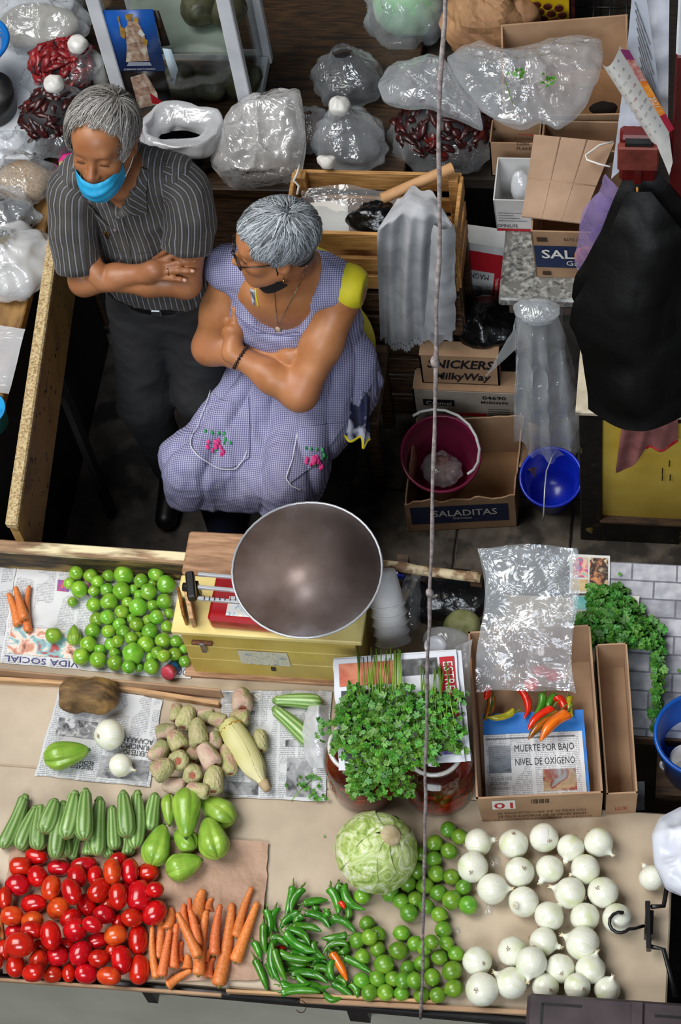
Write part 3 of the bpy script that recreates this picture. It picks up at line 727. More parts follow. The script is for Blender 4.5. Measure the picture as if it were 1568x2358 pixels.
# limes
pile = Pile()
LM = [(1330,190),(1400,235),(1245,275),(1335,325),(1240,375),(1155,340),(1135,445),(1255,465),(1080,525),(1185,540),(1350,485),(1425,550),(970,585),(1270,585),(1035,635),(1125,625),(1355,630),(1455,660),(1085,710),(1195,670),(1275,720),(1300,815),(825,775),(895,840),(765,880),(840,860),(1040,835),(890,935),(795,985),(1020,945),(1120,900),(1180,925),(1225,890),(1320,900),(1380,965),(1275,985),(930,1030),(1165,1025),(1080,1055),(1355,1070),(790,1130),(890,1120),(985,1120),(1050,1130),(1230,1110),(1120,1130),(1365,1180),(840,1205),(940,1205),(1040,1210),(1165,1220),(1265,1220)]
for x, y in LM:
    r = {1455: 60, 1085: 58, 930: 62, 1355: 62, 1365: 58, 1020: 58}.get(x, rg.uniform(47, 54)); p = cropB(x, y); an = rg.uniform(0, 6.28); e = .12*r*.37
    c, d, ln, wd = place(pile, (p[0]-e*cos(an), p[1]-e*sin(an)), (p[0]+e*cos(an), p[1]+e*sin(an)), 2*r*.37)
    K_lime.put(mtx(c, npv(cos(an), sin(an), 0), UP, wd*1.14, wd, wd, 0, rg.uniform(-.7, .7)), 'round green lime scattered between the chillies and the onions', 'limes on the front table')
p = cropB(795, 605); c, d, ln, wd = place(pile, (p[0]-4, p[1]), (p[0]+4, p[1]), 40); K_tmo.put(mtx(c, npv(1, -.4, 0), UP, wd, wd, wd, 0, 1.2), 'dark green tomatillo tucked below the cabbage beside the chillies', v=0)
# chillies
CH = [(310,900,470,930),(360,870,520,900),(420,960,560,985),(330,1060,480,1090),(480,900,560,1000),(260,1000,330,1080),(300,760,420,800),(540,740,640,770),(580,880,680,900),(430,1150,560,1190),(210,1020,240,1120),(560,1060,660,1120),(350,960,470,990),(200,900,250,1010),
 (365,545,320,740),(415,555,345,720),(645,530,665,660),(600,555,655,720),(430,650,580,625),(665,545,795,705),(690,650,712,760),(580,690,560,740),(500,670,510,715),(255,680,250,830),(205,690,215,865),(400,700,275,805),(420,725,365,770),(450,700,605,795),(365,790,545,815),(610,730,757,822),(180,780,190,965),(330,800,480,895),(310,840,505,965),(235,855,340,912),
 (700,850,540,872),(700,885,545,945),(650,920,570,980),(710,920,640,972),(125,890,165,995),(230,880,272,1155),(275,965,505,1003),(315,1010,475,1037),(245,940,320,1135),(360,1080,587,1132),(500,1045,605,1085),(600,1005,608,1130),(130,1000,208,1195),(380,1120,592,1182),(290,1162,470,1158),(290,1200,532,1195),(610,1145,742,1228),(550,1222,685,1232),(640,1110,702,1162),(730,1150,772,1232),(685,985,857,1082),(480,1030,590,1015)]
pile2 = Pile(); pile2.S, pile2.R = list(pile.S), list(pile.R); pile2.A, pile2.B = pile.A, pile.B; pile = pile2
for x1, y1, x2, y2 in CH:
    wd_ = 66 if (x1, y1) in ((665,545),(360,1080),(310,840),(600,555)) else 56
    a, b = cropB(x1, y1), cropB(x2, y2); c, d, ln, wd = place(pile, a, b, wd_*.37, tol=.78, zmax=.05)
    K_chi.put(mtx(c, d, UP, ln*1.02, wd, wd, rg.choice([1.57, -1.57, 1.2, -1.2]), rg.uniform(-.06, .06)), 'shiny green chili pepper in the heap right of the carrots', 'green chillies in the front heap')
for K, q, lb in ((K_cho, (607,955,705,1132,60), 'orange chili lying on top of the green chili heap'), (K_chr, (248,945,318,922,46), 'small red chili poking out of the left of the green heap'), (K_chr, (655,640,690,680,40), 'tiny orange red chili tip between the upper green chillies')):
    a, b = cropB(*q[:2]), cropB(*q[2:4]); c, d, ln, wd = place(pile, a, b, q[4]*.37, tol=.75); K.put(mtx(c, d, UP, ln, wd, wd, 1.3), lb, v=2)
# carrots
pile = Pile()
CR = [(1090,960,1070,1085,60),(1130,1040,1122,1130,64),(1280,1055,1252,1182,58),(1262,1010,1232,1080,48),(1060,850,1042,1125,60),(1035,755,1010,890,68),(1270,700,1255,780,55),(1140,700,1140,790,40),(1215,648,1190,850,92),(970,768,955,1070,58),(910,868,937,1185,50),(1022,888,972,1175,60),(1240,770,1192,1168,70),
 (1145,765,1190,990,64),(1098,735,1138,945,60),(1065,785,1197,1058,64),(1322,735,1285,1045,64),(1402,728,1318,1232,84),(1512,632,1418,938,58),(1550,722,1415,1088,74),(1152,1132,1003,1228,58)]
co = sorted(CR, key=lambda q: q[0]+q[2]); od = ['first', 'second', 'third', 'fourth', 'fifth', 'sixth', 'seventh', 'eighth', 'ninth', 'tenth', 'eleventh']
for x1, y1, x2, y2, wd_ in CR:
    a, b = cropA(x1, y1), cropA(x2, y2)
    if (x1, y1) not in ((1240,770),(1402,728),(1065,785),(1022,888),(910,868)) and rg.random() < .5: pass
    ci = co.index((x1, y1, x2, y2, wd_)); c, d, ln, wd = place(pile, b, a, wd_*600/1568., tol=.85, zmax=.06)
    K_car.put(mtx(c, d, UP, ln, wd*1.12, wd*1.12, rg.uniform(-.6, .6)+1.57), 'orange carrot, '+(od[ci]+' from the left' if ci < 11 else od[20-ci]+' from the right')+' in the front carrot heap', 'carrots in the front heap')
pile = Pile()
for x1, y1, x2, y2, wd_, lb in ((55,462,122,672,62,'left carrot of the three on the newspaper'), (182,415,176,716,52,'right thin long carrot of the three on the newspaper'), (98,422,160,635,60,'middle carrot of the three on the newspaper')):
    c, d, ln, wd = place(pile, crop2(x2, y2), crop2(x1, y1), wd_*.357, base=Z_T+.003); K_car.put(mtx(c, d, UP, ln, wd*1.15, wd*1.15, 1.57), 'orange '+lb)
a, b = cropA(-15, 800), cropA(18, 950); c, d, ln, wd = place(Pile(), a, b, 16); K_car.put(mtx(c, d, UP, ln, wd, wd), 'brownish carrot cut off by the left edge beside the tomatoes')
# zucchini
pile = Pile()
ZU = [(470,330,430,470,64,0),(540,340,530,445,80,0),(770,340,768,445,80,0),(372,290,392,455,88,0),(640,380,660,455,64,0),(150,95,18,405,98,0),(215,160,113,410,96,0),(245,155,226,412,100,0),(378,135,328,465,96,0),(598,112,580,446,104,0),(676,160,690,412,86,0),(828,72,815,402,96,0),(932,82,902,295,98,0),(332,116,264,310,112,0),(452,72,394,344,112,0),(515,58,505,352,106,0),(742,70,766,334,106,0)]
for i, (x1, y1, x2, y2, wd_, _) in enumerate(ZU):
    c, d, ln, wd = place(pile, cropA(x1, y1), cropA(x2, y2), wd_*600/1568., tol=.85, zmax=.055)
    zo = sorted(range(5, len(ZU)), key=lambda k: ZU[k][0]+ZU[k][2]); zu = sorted(range(5), key=lambda k: ZU[k][0]+ZU[k][2])
    od = ['first', 'second', 'third', 'fourth', 'fifth', 'sixth', 'seventh', 'eighth', 'ninth', 'tenth', 'eleventh', 'twelfth']
    lb = 'yellowish pale zucchini at the left of the front row' if i == 6 else ('outermost left zucchini slanting in the front row' if i == 5 else ('striped green zucchini, '+od[zo.index(i)]+' from the left in the row above the tomatoes' if i > 4 else 'striped zucchini end peeking out below the row, '+od[zu.index(i)]+' from the left'))
    K_zuc.put(mtx(c, d, UP, ln, wd*1.05, wd*1.05, rg.uniform(0, 6)), lb, 'zucchini in the front row')
pile = Pile()
for x1, y1, x2, y2, wd_, lb in ((108,478,450,495,118,'pale green zucchini lying crosswise below the yellow chest'), (108,545,375,790,130,'pale green zucchini lying slanted on newspaper below the other')):
    c, d, ln, wd = place(pile, cropJ(x1, y1), cropJ(x2, y2), wd_*.319, base=Z_T+.004); K_zuc.put(mtx(c, d, UP, ln, wd, wd, 1.), lb)
# chayotes
pile = Pile()
for x1, y1, x2, y2, wd_, lb in ((1020,260,1012,80,95,'chayote half hidden behind the tallest one'), (1060,300,1170,400,150,'yellow green chayote under the upright one'), (1120,330,1125,45,180,'upright chayote on top of the group right of the zucchini'), (1215,110,1400,240,190,'chayote at the upper right of the group'), (1245,225,1310,455,200,'chayote at the right of the group, narrow end up'), (985,265,910,500,180,'chayote standing nearest the zucchini row'), (1210,470,1005,545,180,'chayote lying lowest above the carrots')):
    c, d, ln, wd = place(pile, cropA(x1, y1), cropA(x2, y2), wd_*600/1568., tol=.8, zmax=.05); K_chay.put(mtx(c, d, UP, ln*1.05, wd*1.02, wd, rg.uniform(-.5, .5)+.6), 'bright green '+lb)
c, d, ln, wd = place(pile, crop4(470, 430), crop4(235, 480), 160*.4337, base=Z_T+.004); K_chay.put(mtx(c, d, UP, ln*1.02, wd*1.02, wd, .2), 'bright green chayote lying alone on the newspaper with the two onions')
# onions
pile = Pile()
ON = [(245,375,215,185,None),(285,220,190,168,(395,200)),(505,235,192,190,(505,200)),(695,190,198,180,None),(865,260,172,180,(830,350)),(1050,225,195,188,(1130,300)),(540,410,195,190,(575,420)),(730,395,180,182,(670,480)),(955,395,200,188,(880,440)),(375,515,200,200,(480,515)),(565,600,195,195,(520,650)),(855,540,220,190,(735,500)),(1075,540,200,200,(1040,545)),(735,685,195,190,(800,620)),(955,690,190,190,(915,600)),(1160,705,195,195,(1190,715)),(700,855,200,172,(810,890)),(935,860,270,172,(805,805)),(500,915,200,190,(475,930)),(270,975,195,182,None),(615,990,185,225,(590,1140)),(485,1110,235,180,(370,1040)),(800,1020,185,190,(810,1080)),(995,1020,195,190,(1030,940)),(305,1155,225,210,(270,1190)),(705,1135,165,110,None),(905,1135,170,110,None),(1100,1150,165,110,(1130,1100)),(1380,440,168,165,(1320,345))]
ONL = {0: 'white onion touching the limes, below the top left one', 1: 'white onion at the top left of the group, neck pointing right', 2: 'white onion left of the taped one, root end up', 4: 'white onion right of the taped one, neck pointing down', 5: 'white onion at the top right corner of the group', 6: 'white onion in the second row with root end up', 7: 'white onion straight below the taped one', 8: 'white onion below and left of the top right corner one', 9: 'white onion with neck pointing right beside the skin flake', 10: 'white onion below the second root-up one, lowest of the upper left', 11: 'wide white onion with neck tuft at its left, mid group', 12: 'white onion at the right, root end up, above the hook', 13: 'white onion mid group with neck up right', 14: 'white onion left of the hooked onion, neck pointing up', 16: 'white onion with brown root end pointing right, below mid group', 18: 'white onion with root end up at the lower left cluster', 19: 'white onion touching the lower limes above the peeling one', 20: 'tall white onion leaning neck down in the lower cluster', 21: 'white onion with neck pointing left beside the peeling one', 22: 'white onion root down in the middle of the lowest full row', 23: 'white onion at the right end of the lowest full row'}
for i, (x, y, w_, h_, tip) in enumerate(ON):
    p = cropC(x, y); dm = (w_+h_)/2*.3622
    if i in (25, 26, 27): dm = 62
    c, d, ln, wd = place(pile, (p[0]-1, p[1]), (p[0]+1, p[1]), dm, tol=.88)
    if tip is None: dr = npv(rg.uniform(-1, 1), .6, 0); tl = -.9
    else:
        t = cropC(*tip); q = PZ(p[0]+(t[0]-p[0]), p[1]+(t[1]-p[1]), c[2])-c; dd = np.linalg.norm(q)/(wd/2); dr = q; tl = math.acos(min(1, dd*.95)) if dd < .95 else .0
    endon = i in (2, 6, 12, 15, 18, 22, 24)
    if endon: dr, tl = -dr, -tl
    lb = {3: 'yellow tinged onion touching the carton with a torn paper tag', 15: 'white onion under the black wire hook', 24: 'large peeling yellowish onion at the table edge beside the limes', 28: 'small white onion apart at the far right', 17: 'elongated white onion pointing left above the dark crate', 25: 'onion half hidden, leftmost along the dark crate', 26: 'onion half hidden, middle along the dark crate', 27: 'onion half hidden, rightmost along the dark crate'}.get(i) or ONL[i]
    o = K_onion.put(mtx(c, dr, UP, wd*1.04, wd, wd, rg.uniform(0, 6), tl), lb, 'white onions on the front table')
    if i == 3: TAGGED = (c, wd)
pile = Pile()
p = crop4(585, 350); c, d, ln, wd = place(pile, (p[0]-1, p[1]), (p[0]+1, p[1]), 168*.4337, base=Z_T+.004); K_onion.put(mtx(c, npv(.55, .5, 0), UP, wd, wd, wd, 0, -.85), 'larger white onion on the newspaper above the small one')
p = crop4(645, 515); c, d, ln, wd = place(pile, (p[0]-1, p[1]), (p[0]+1, p[1]), 125*.4337, base=Z_T+.004); K_onion.put(mtx(c, npv(.9, -.25, 0), UP, wd*1.1, wd, wd), 'smaller white onion on the newspaper with pointed neck', v=2)
# prickly pears
pile = Pile()
XO = [(940,230,82,92,90),(1090,250,97,85,0),(1180,330,85,80,0),(1025,445,85,92,90),(1140,385,90,102,90),(1155,270,97,85,20),(990,255,102,125,110),(885,330,112,90,170),(1050,340,145,108,-10),(940,380,110,110,60),(850,440,108,122,120),(950,480,118,112,-1),(865,530,128,118,150),(1105,460,112,138,60),(1025,555,122,108,-1),(1135,585,112,142,95),(925,620,128,98,10),(1050,645,122,88,15),(1210,480,92,165,80),(1285,165,118,122,-2),(1270,260,102,95,0),(1380,380,90,118,90)]
for i, (x, y, w_, h_, ang) in enumerate(XO):
    a, b, wd_ = ends(x, y, w_, h_, ang if ang >= 0 else 90)
    c, d, ln, wd = place(pile, crop4(*a), crop4(*b), wd_*.4337, base=Z_T+.003, tol=.86, zmax=.06)
    tl = .95 if ang == -1 else (.0 if ang != -2 else .3)
    d2 = npv(.3, -1, 0) if ang < 0 else d
    lb = {11: 'prickly pear with red cut end facing up in the heap', 19: 'prickly pear with brown end apart above the heap', 20: 'green prickly pear between the heap and the corn tip', 21: 'tan prickly pear alone right of the corn cob'}.get(i, 'dusty green and pink prickly pear in the heap left of the corn')
    K_xoc.put(mtx(c, d2, UP, ln*1.05, wd, wd, rg.uniform(0, 6), tl), lb, 'prickly pears in the heap' if 'dusty' in lb else None)
# corn cob in its husk
cr = thing('corn_cob', 'ear of corn in pale green husk with yellow kernels showing', 'corn', PZ(*crop4(1310, 450), Z_T))
A, B = PZ(*crop4(1205, 280), Z_T+.045), PZ(*crop4(1408, 622), Z_T+.03); ax = unit(B-A); ln = np.linalg.norm(B-A)
M_husk = mat('corn_husk', '#b9b56c', '#d9d0a2', rough=.6, scale=6, bmp=.3, stretch=(1, 1, 1)); M_kern = mat('corn_kernel', '#e0a41c', '#f0bf3a', rough=.3, scale=4, coat=.3)
fx, fy, fz = frame(ax, UP)
v, f = tube([A+ax*ln*t for t in (.03, .1, .25, .5, .75, .9)], [.02, .024, .026, .025, .02, .01], 16); mesh('cob', v, f, M_kern, cr)
kp = []
for i in range(7):
    for k in range(12):
        a = 2*pi*(k+.5*(i % 2))/12; q = A+ax*ln*(.02+i*.016)+(cos(a)*fx+sin(a)*fy)*(.019+.0016*i); kp.append(boxg(q, (.008, .008, .006), np.array([fx*cos(a)+fy*sin(a), -fx*sin(a)+fy*cos(a), ax]), .002))
tag(mesh('kernels', *joinm(kp), M_kern, cr), kind='stuff')
for k in range(7):
    a0 = 2*pi*k/7+.35; st = .0+.05*((k*37) % 5)/5
    def leaf(u, v_, a0=a0, st=st, k=k):
        t = st+(1.0-st)*v_; rad = .031*(.75+.35*sin(pi*min(1, t*1.05)**.8))*(1-.75*max(0, t-.75)/.25)+.0012*(k % 3); a = a0+(u-.5)*1.55*(.55+.45*sin(pi*min(1, .15+v_)))
        return A+ax*ln*t+(cos(a)*fx+sin(a)*fy)*(rad+.0012*sin(u*38))
    v, f, uv = grid(leaf, 14, 18); mesh('husk_leaf', v, f, M_husk, cr, uv=uv)
v, f = tube([B-ax*.012, B+ax*.004, B+ax*.014], [.014, .012, .010], 10); mesh('stalk', v, f, M_root, cr)
# cabbage
def cabbage():
    c = PZ(866, 1962, Z_T+.092); R = .095; c[2] = Z_T+.090
    t = thing('cabbage', 'pale green cabbage with cut stalk end standing above the limes', 'cabbage', (c[0], c[1], Z_T))
    def cm():
        m, nt, b = base_mat('cabbage_leaf'); tc = coords(nt); vo = N(nt, 'ShaderNodeTexNoise', Scale=20., Detail=7., Roughness=.62, Distortion=2.4); L(nt, tc, vo.inputs['Vector'])
        cc = ramp(nt, vo.outputs[0], [(.34, hexc('#76903a')), (.45, hexc('#a3b862')), (.55, hexc('#c4d092')), (.66, hexc('#e4e6d0'))]).outputs[0]
        n2 = N(nt, 'ShaderNodeTexNoise', Scale=9., Detail=4.); L(nt, tc, n2.inputs['Vector']); br = ramp(nt, n2.outputs[0], [(.62, (0, 0, 0, 1)), (.70, (.6, .6, .6, 1))]).outputs[0]
        L(nt, mixc(nt, br, cc, hexc('#a89878')), b.inputs['Base Color']); b.inputs['Roughness'].default_value = .4; bump(nt, b, vo.outputs[0], .5, .008); return m
    M1 = cm(); nd = unit(npv(.45, .15, .9)); X, Y, Z_ = frame(nd)
    v, f = lathe([(R*.98*sin(pi*i/24), -R*.98*cos(pi*i/24)) for i in range(25)], 40, c, (X, Y, Z_)); n_ = (v-c); v = c+n_*(1+.03*fbm(v, 22, 4, 3, True))[:, None]; mesh('heart', v, f, M1, t)
    for k in range(9):
        a0 = 2.4*k; spread = .95+.1*(k % 3)
        def lf(u, v_, a0=a0, k=k):
            th = .12+v_*1.75; a = a0+(u-.5)*2.1*min(1, .25+v_*1.2)*spread; rr = R*(1.0+.018*(k % 4)+.03*max(0, v_-.8)*5*(.4+.6*sin(u*9+k)))
            d = Z_*cos(th)+(X*cos(a)+Y*sin(a))*sin(th); return c+d*rr
        v, f, uv = grid(lf, 22, 20); q = v-c; v = v+unit2(q)*(.0028*fbm(v, 35, k, 3, True))[:, None]; v[:, 2] = np.maximum(v[:, 2], Z_T+.001); mesh('outer_leaf', v, f, M1, t, uv=uv)
    v, f = lathe([(.0, .006), (.02, .005), (.027, 0), (.028, -.014)][::-1], 16, c+nd*R*1.03, (X, Y, Z_)); mesh('cut_stalk', v, f, mat('cut_stalk', '#a8946e', '#c8b894', rough=.7, scale=40), t)
def unit2(V): return V/np.maximum(np.linalg.norm(V, axis=1), 1e-9)[:, None]
cabbage()
# brown root block on the newspaper
def root_block():
    c = PZ(210, 1608, Z_T+.035); t = SDF(c-.13, c+.13, .006)
    A, B = PZ(150, 1605, Z_T+.04), PZ(262, 1608, Z_T+.04)
    u_ = unit(B-A); t.ell((A+B)/2, (.075, .042, .042), np.array([u_, np.cross(UP, u_), UP]), .01)
    t.ell(A+u_*.02, (.032, .048, .044), np.array([u_, np.cross(UP, u_), UP]), .02); t.ell(B-u_*.03, (.04, .045, .04), np.array([u_, np.cross(UP, u_), UP]), .02); t.cut(A-u_*.002, -u_)
    V, Q = t.mesh(); nn = vnormals(V, Q); V = V+nn*(.006*fbm(V, 22, 9, 3, True))[:, None]
    V[:, 2] += (Z_T+.004)-V[:, 2].min()
    th = thing('brown_root', 'brown gnarled root block lying on the newspaper below the tray', 'root vegetable', (c[0], c[1], Z_T))
    mesh('root_body', V, Q, mat('root_bark', '#4e3820', '#82643c', rough=.8, scale=16, stretch=(1, 3, 1), c3='#a07a44', t3=.6, bmp=.7, dist=.006), th)
root_block()
# ================================================================== plastics, paper, cartons
def plastic(name, tint='#dfe6ec', op=.12, rough=.12, bscale=20., bstr=.8, gloss=1.8, dist=.02, back=None):
    if name in MATS: return MATS[name]
    m = bpy.data.materials.new(name); m.use_nodes = True; nt = m.node_tree; nt.nodes.clear(); out = N(nt, 'ShaderNodeOutputMaterial')
    tc = coords(nt); n1 = N(nt, 'ShaderNodeTexNoise', Scale=bscale, Detail=3., Roughness=.5, Distortion=1.0); L(nt, tc, n1.inputs['Vector'])
    rg_ = math_(nt, 'ABSOLUTE', math_(nt, 'SUBTRACT', n1.outputs[0], .5))
    bp = N(nt, 'ShaderNodeBump'); bp.inputs['Strength'].default_value = bstr; bp.inputs['Distance'].default_value = dist; L(nt, rg_, bp.inputs['Height'])
    c = hexc(tint); tr = N(nt, 'ShaderNodeBsdfTransparent'); tr.inputs[0].default_value = tuple(1-(1-v)*.25 for v in c[:3])+(1,)
    df = N(nt, 'ShaderNodeBsdfDiffuse'); df.inputs[0].default_value = c
    tl = N(nt, 'ShaderNodeBsdfTranslucent'); tl.inputs[0].default_value = c
    dt = N(nt, 'ShaderNodeMixShader'); dt.inputs[0].default_value = .3; L(nt, df.outputs[0], dt.inputs[1]); L(nt, tl.outputs[0], dt.inputs[2])
    lw = N(nt, 'ShaderNodeLayerWeight'); lw.inputs[0].default_value = .2
    cr = ramp(nt, rg_, [(.0, (1, 1, 1, 1)), (.035, (0, 0, 0, 1))]).outputs[0]
    fac = math_(nt, 'ADD', op, math_(nt, 'MULTIPLY', lw.outputs['Facing'], .45)); fac = math_(nt, 'MINIMUM', fac, 1.)
    m1 = N(nt, 'ShaderNodeMixShader'); L(nt, fac, m1.inputs[0]); L(nt, tr.outputs[0], m1.inputs[1]); L(nt, dt.outputs[0], m1.inputs[2])
    gl = N(nt, 'ShaderNodeBsdfGlossy'); gl.inputs['Roughness'].default_value = rough; gl.inputs['Color'].default_value = (1, 1, 1, 1); L(nt, bp.outputs[0], gl.inputs['Normal'])
    lf_ = N(nt, 'ShaderNodeLayerWeight'); lf_.inputs[0].default_value = .5; L(nt, bp.outputs[0], lf_.inputs['Normal']); fr = math_(nt, 'ADD', .045, math_(nt, 'MULTIPLY', math_(nt, 'POWER', lf_.outputs['Facing'], 4.), .5))
    m2 = N(nt, 'ShaderNodeMixShader'); L(nt, math_(nt, 'MINIMUM', math_(nt, 'MULTIPLY', fr, gloss), .9), m2.inputs[0]); L(nt, m1.outputs[0], m2.inputs[1]); L(nt, gl.outputs[0], m2.inputs[2])
    L(nt, m2.outputs[0], out.inputs[0]); MATS[name] = m; return m
M_clear = plastic('clear_plastic', '#eaf0f4', .09)
M_milky = plastic('milky_plastic', '#eceef2', .62, rough=.22, bscale=12, bstr=.6)
M_mid = plastic('hazy_plastic', '#eef3f8', .20, bscale=16)
M_blackbag = mat('black_plastic', '#060607', '#0c0c0e', rough=.22, scale=20, bmp=.7, bscale=24, dist=.01, spec=.6)
M_whitebag = mat('white_plastic', '#c9ccd8', '#dadce4', rough=.35, scale=8, bmp=.3, bscale=12, dist=.01)
def glassm():
    m = bpy.data.materials.new('jar_glass'); m.use_nodes = True; nt = m.node_tree; nt.nodes.clear(); out = N(nt, 'ShaderNodeOutputMaterial')
    tr = N(nt, 'ShaderNodeBsdfTransparent'); tr.inputs[0].default_value = (.86, .88, .86, 1); gl = N(nt, 'ShaderNodeBsdfGlossy'); gl.inputs['Roughness'].default_value = .04
    fr = N(nt, 'ShaderNodeLayerWeight'); fr.inputs[0].default_value = .5; mx = N(nt, 'ShaderNodeMixShader'); L(nt, math_(nt, 'ADD', math_(nt, 'MULTIPLY', math_(nt, 'POWER', fr.outputs['Facing'], 4.), .7), .05), mx.inputs[0]); L(nt, tr.outputs[0], mx.inputs[1]); L(nt, gl.outputs[0], mx.inputs[2]); L(nt, mx.outputs[0], out.inputs[0]); return m
M_glass = glassm()
def newsprint(name, base='#c9cacb', ink='#77777c', row=.0052, colw=.052):
    if name in MATS: return MATS[name]
    m, nt, b = base_mat(name); u = N(nt, 'ShaderNodeUVMap').outputs[0]; sp = N(nt, 'ShaderNodeSeparateXYZ'); L(nt, u, sp.inputs[0])
    rowf = math_(nt, 'FRACT', math_(nt, 'DIVIDE', sp.outputs[1], row)); line = math_(nt, 'LESS_THAN', rowf, .52)
    colf = math_(nt, 'FRACT', math_(nt, 'DIVIDE', sp.outputs[0], colw)); cm = math_(nt, 'MULTIPLY', math_(nt, 'GREATER_THAN', colf, .08), math_(nt, 'LESS_THAN', colf, .93))
    mp = N(nt, 'ShaderNodeMapping'); mp.inputs['Scale'].default_value = (1, .2, 1); L(nt, u, mp.inputs[0]); n = N(nt, 'ShaderNodeTexNoise', Scale=420., Detail=1.); L(nt, mp.outputs[0], n.inputs['Vector'])
    br = math_(nt, 'GREATER_THAN', n.outputs[0], .44)
    n2 = N(nt, 'ShaderNodeTexNoise', Scale=11., Detail=1.); L(nt, u, n2.inputs['Vector']); ar = math_(nt, 'GREATER_THAN', n2.outputs[0], .43)
    fac = math_(nt, 'MULTIPLY', math_(nt, 'MULTIPLY', math_(nt, 'MULTIPLY', line, cm), br), ar); fac = math_(nt, 'MULTIPLY', fac, .75)
    n3 = N(nt, 'ShaderNodeTexNoise', Scale=9., Detail=4.); L(nt, u, n3.inputs['Vector'])
    bs = ramp(nt, n3.outputs[0], [(.35, tuple(v*.88 for v in hexc(base)[:3])+(1,)), (.65, hexc(base))]).outputs[0]
    L(nt, mixc(nt, fac, bs, hexc(ink)), b.inputs['Base Color']); b.inputs['Roughness'].default_value = .7; bump(nt, b, n3.outputs[0], .25, .006)
    MATS[name] = m; return m
M_news = newsprint('newsprint'); M_news2 = newsprint('newsprint_bright', '#d6d6d6', '#85858a', .0048, .06)
def photo(name, cols, scale=22.):
    """printed picture: blotches of a few inks"""
    if name in MATS: return MATS[name]
    m, nt, b = base_mat(name); u = N(nt, 'ShaderNodeUVMap').outputs[0]; n = N(nt, 'ShaderNodeTexNoise', Scale=scale, Detail=3., Distortion=.8); L(nt, u, n.inputs['Vector'])
    k = len(cols); r = ramp(nt, n.outputs[0], [(.3+.4*i/max(1, k-1), hexc(c)) for i, c in enumerate(cols)]); r.color_ramp.interpolation = 'EASE'
    L(nt, r.outputs[0], b.inputs['Base Color']); b.inputs['Roughness'].default_value = .6; MATS[name] = m; return m
def newspaper(label, corners, m, blocks=(), heads=(), upside=False, seed=0, amp=.0016, name='newspaper', edge=.003):
    cs = [np.asarray(c, float) for c in corners]; v, f, uv = sheet_g(cs, 26, 26, amp, 10., seed, edge)
    o = mesh(name, v, f, m, uv=uv); tag(o, label, 'newspaper')
    w_, h_ = np.linalg.norm(cs[1]-cs[0]), np.linalg.norm(cs[3]-cs[0])
    for u0, v0, u1, v1, mm in blocks:
        q = [bil(cs, u0, v1), bil(cs, u1, v1), bil(cs, u1, v0), bil(cs, u0, v0)]; n_ = unit(np.cross(q[1]-q[0], q[3]-q[0]))
        mesh('printed_picture', [p+n_*(amp+.0008) for p in q], [(0, 1, 2, 3)], mm, o, False, uv=[(u0*w_, -v1*h_), (u1*w_, -v1*h_), (u1*w_, -v0*h_), (u0*w_, -v0*h_)])
    for u0, v0, u1, v1, s, mm in heads:
        if upside: O = bil(cs, u1, v0); ux = bil(cs, u0, v0)-O; uy = bil(cs, u1, v1)-O
        else: O = bil(cs, u0, v1); ux = bil(cs, u1, v1)-O; uy = bil(cs, u0, v0)-O
        text(o, s, O, ux, uy, np.linalg.norm(ux), np.linalg.norm(uy), mm, 'headline', lift=amp+.0014)
    return o
def panel(parent, name, q, th, m, smooth=False):
    """board from quad q (corner loop), thickness th along the quad normal"""
    q = [np.asarray(p, float) for p in q]; n_ = unit(np.cross(q[1]-q[0], q[3]-q[0])); return mesh(name, *hexa(q, [p+n_*th for p in q]), m, parent, smooth)
def carton(name, label, bot, top, th=.005, m=None, mi=None, cat='box', floor_=True, group=None, skip=()):
    """open box. bot/top: corner loops FL, FR, BR, BL seen from the front"""
    m = m or M_card; bot = [np.asarray(p, float) for p in bot]; top = [np.asarray(p, float) for p in top]
    c = sum(bot)/4; t = thing(name, label, cat, c, group)
    for i, nm in enumerate(('front_wall', 'side_wall', 'back_wall', 'side_wall')):
        if i in skip: continue
        j = (i+1) % 4; a, b = bot[i], bot[j]; inn = unit(np.cross(npv(0, 0, 1), b-a))
        mesh(nm, *hexa([a, b, b+inn*th, a+inn*th], [top[i], top[j], top[j]+inn*th, top[i]+inn*th]), m, t, False)
    if floor_: mesh('bottom', *hexa([p+npv(0, 0, .0005) for p in bot], [p+npv(0, 0, .004) for p in bot]), mi or m, t, False)
    return t
def blob(c, rad, seed=0, amp=.12, sc=9., n=(40, 26), floor_z=None, ridge=True, ax=None, squash=2.0, oct=3):
    c = np.asarray(c, float); rad = np.asarray(rad, float); ax = np.eye(3) if ax is None else np.asarray(ax); V = []; nu, nv = n
    for j in range(nv):
        th = pi*j/(nv-1)
        for i in range(nu):
            a = 2*pi*i/nu; V.append(((sin(th)*cos(a)), (sin(th)*sin(a)), cos(th)))
    V = np.array(V); P = c+(V*rad)@ax; d = fbm(P, sc, seed, oct, ridge); P = c+((V*rad)@ax)*(1+amp*d)[:, None]
    if floor_z is not None: P[:, 2] = np.maximum(P[:, 2], floor_z+.001*RNG.random(len(P)))
    F = [(j*nu+i, (j+1)*nu+i, (j+1)*nu+(i+1) % nu, j*nu+(i+1) % nu) for j in range(nv-1) for i in range(nu)]
    return P, F
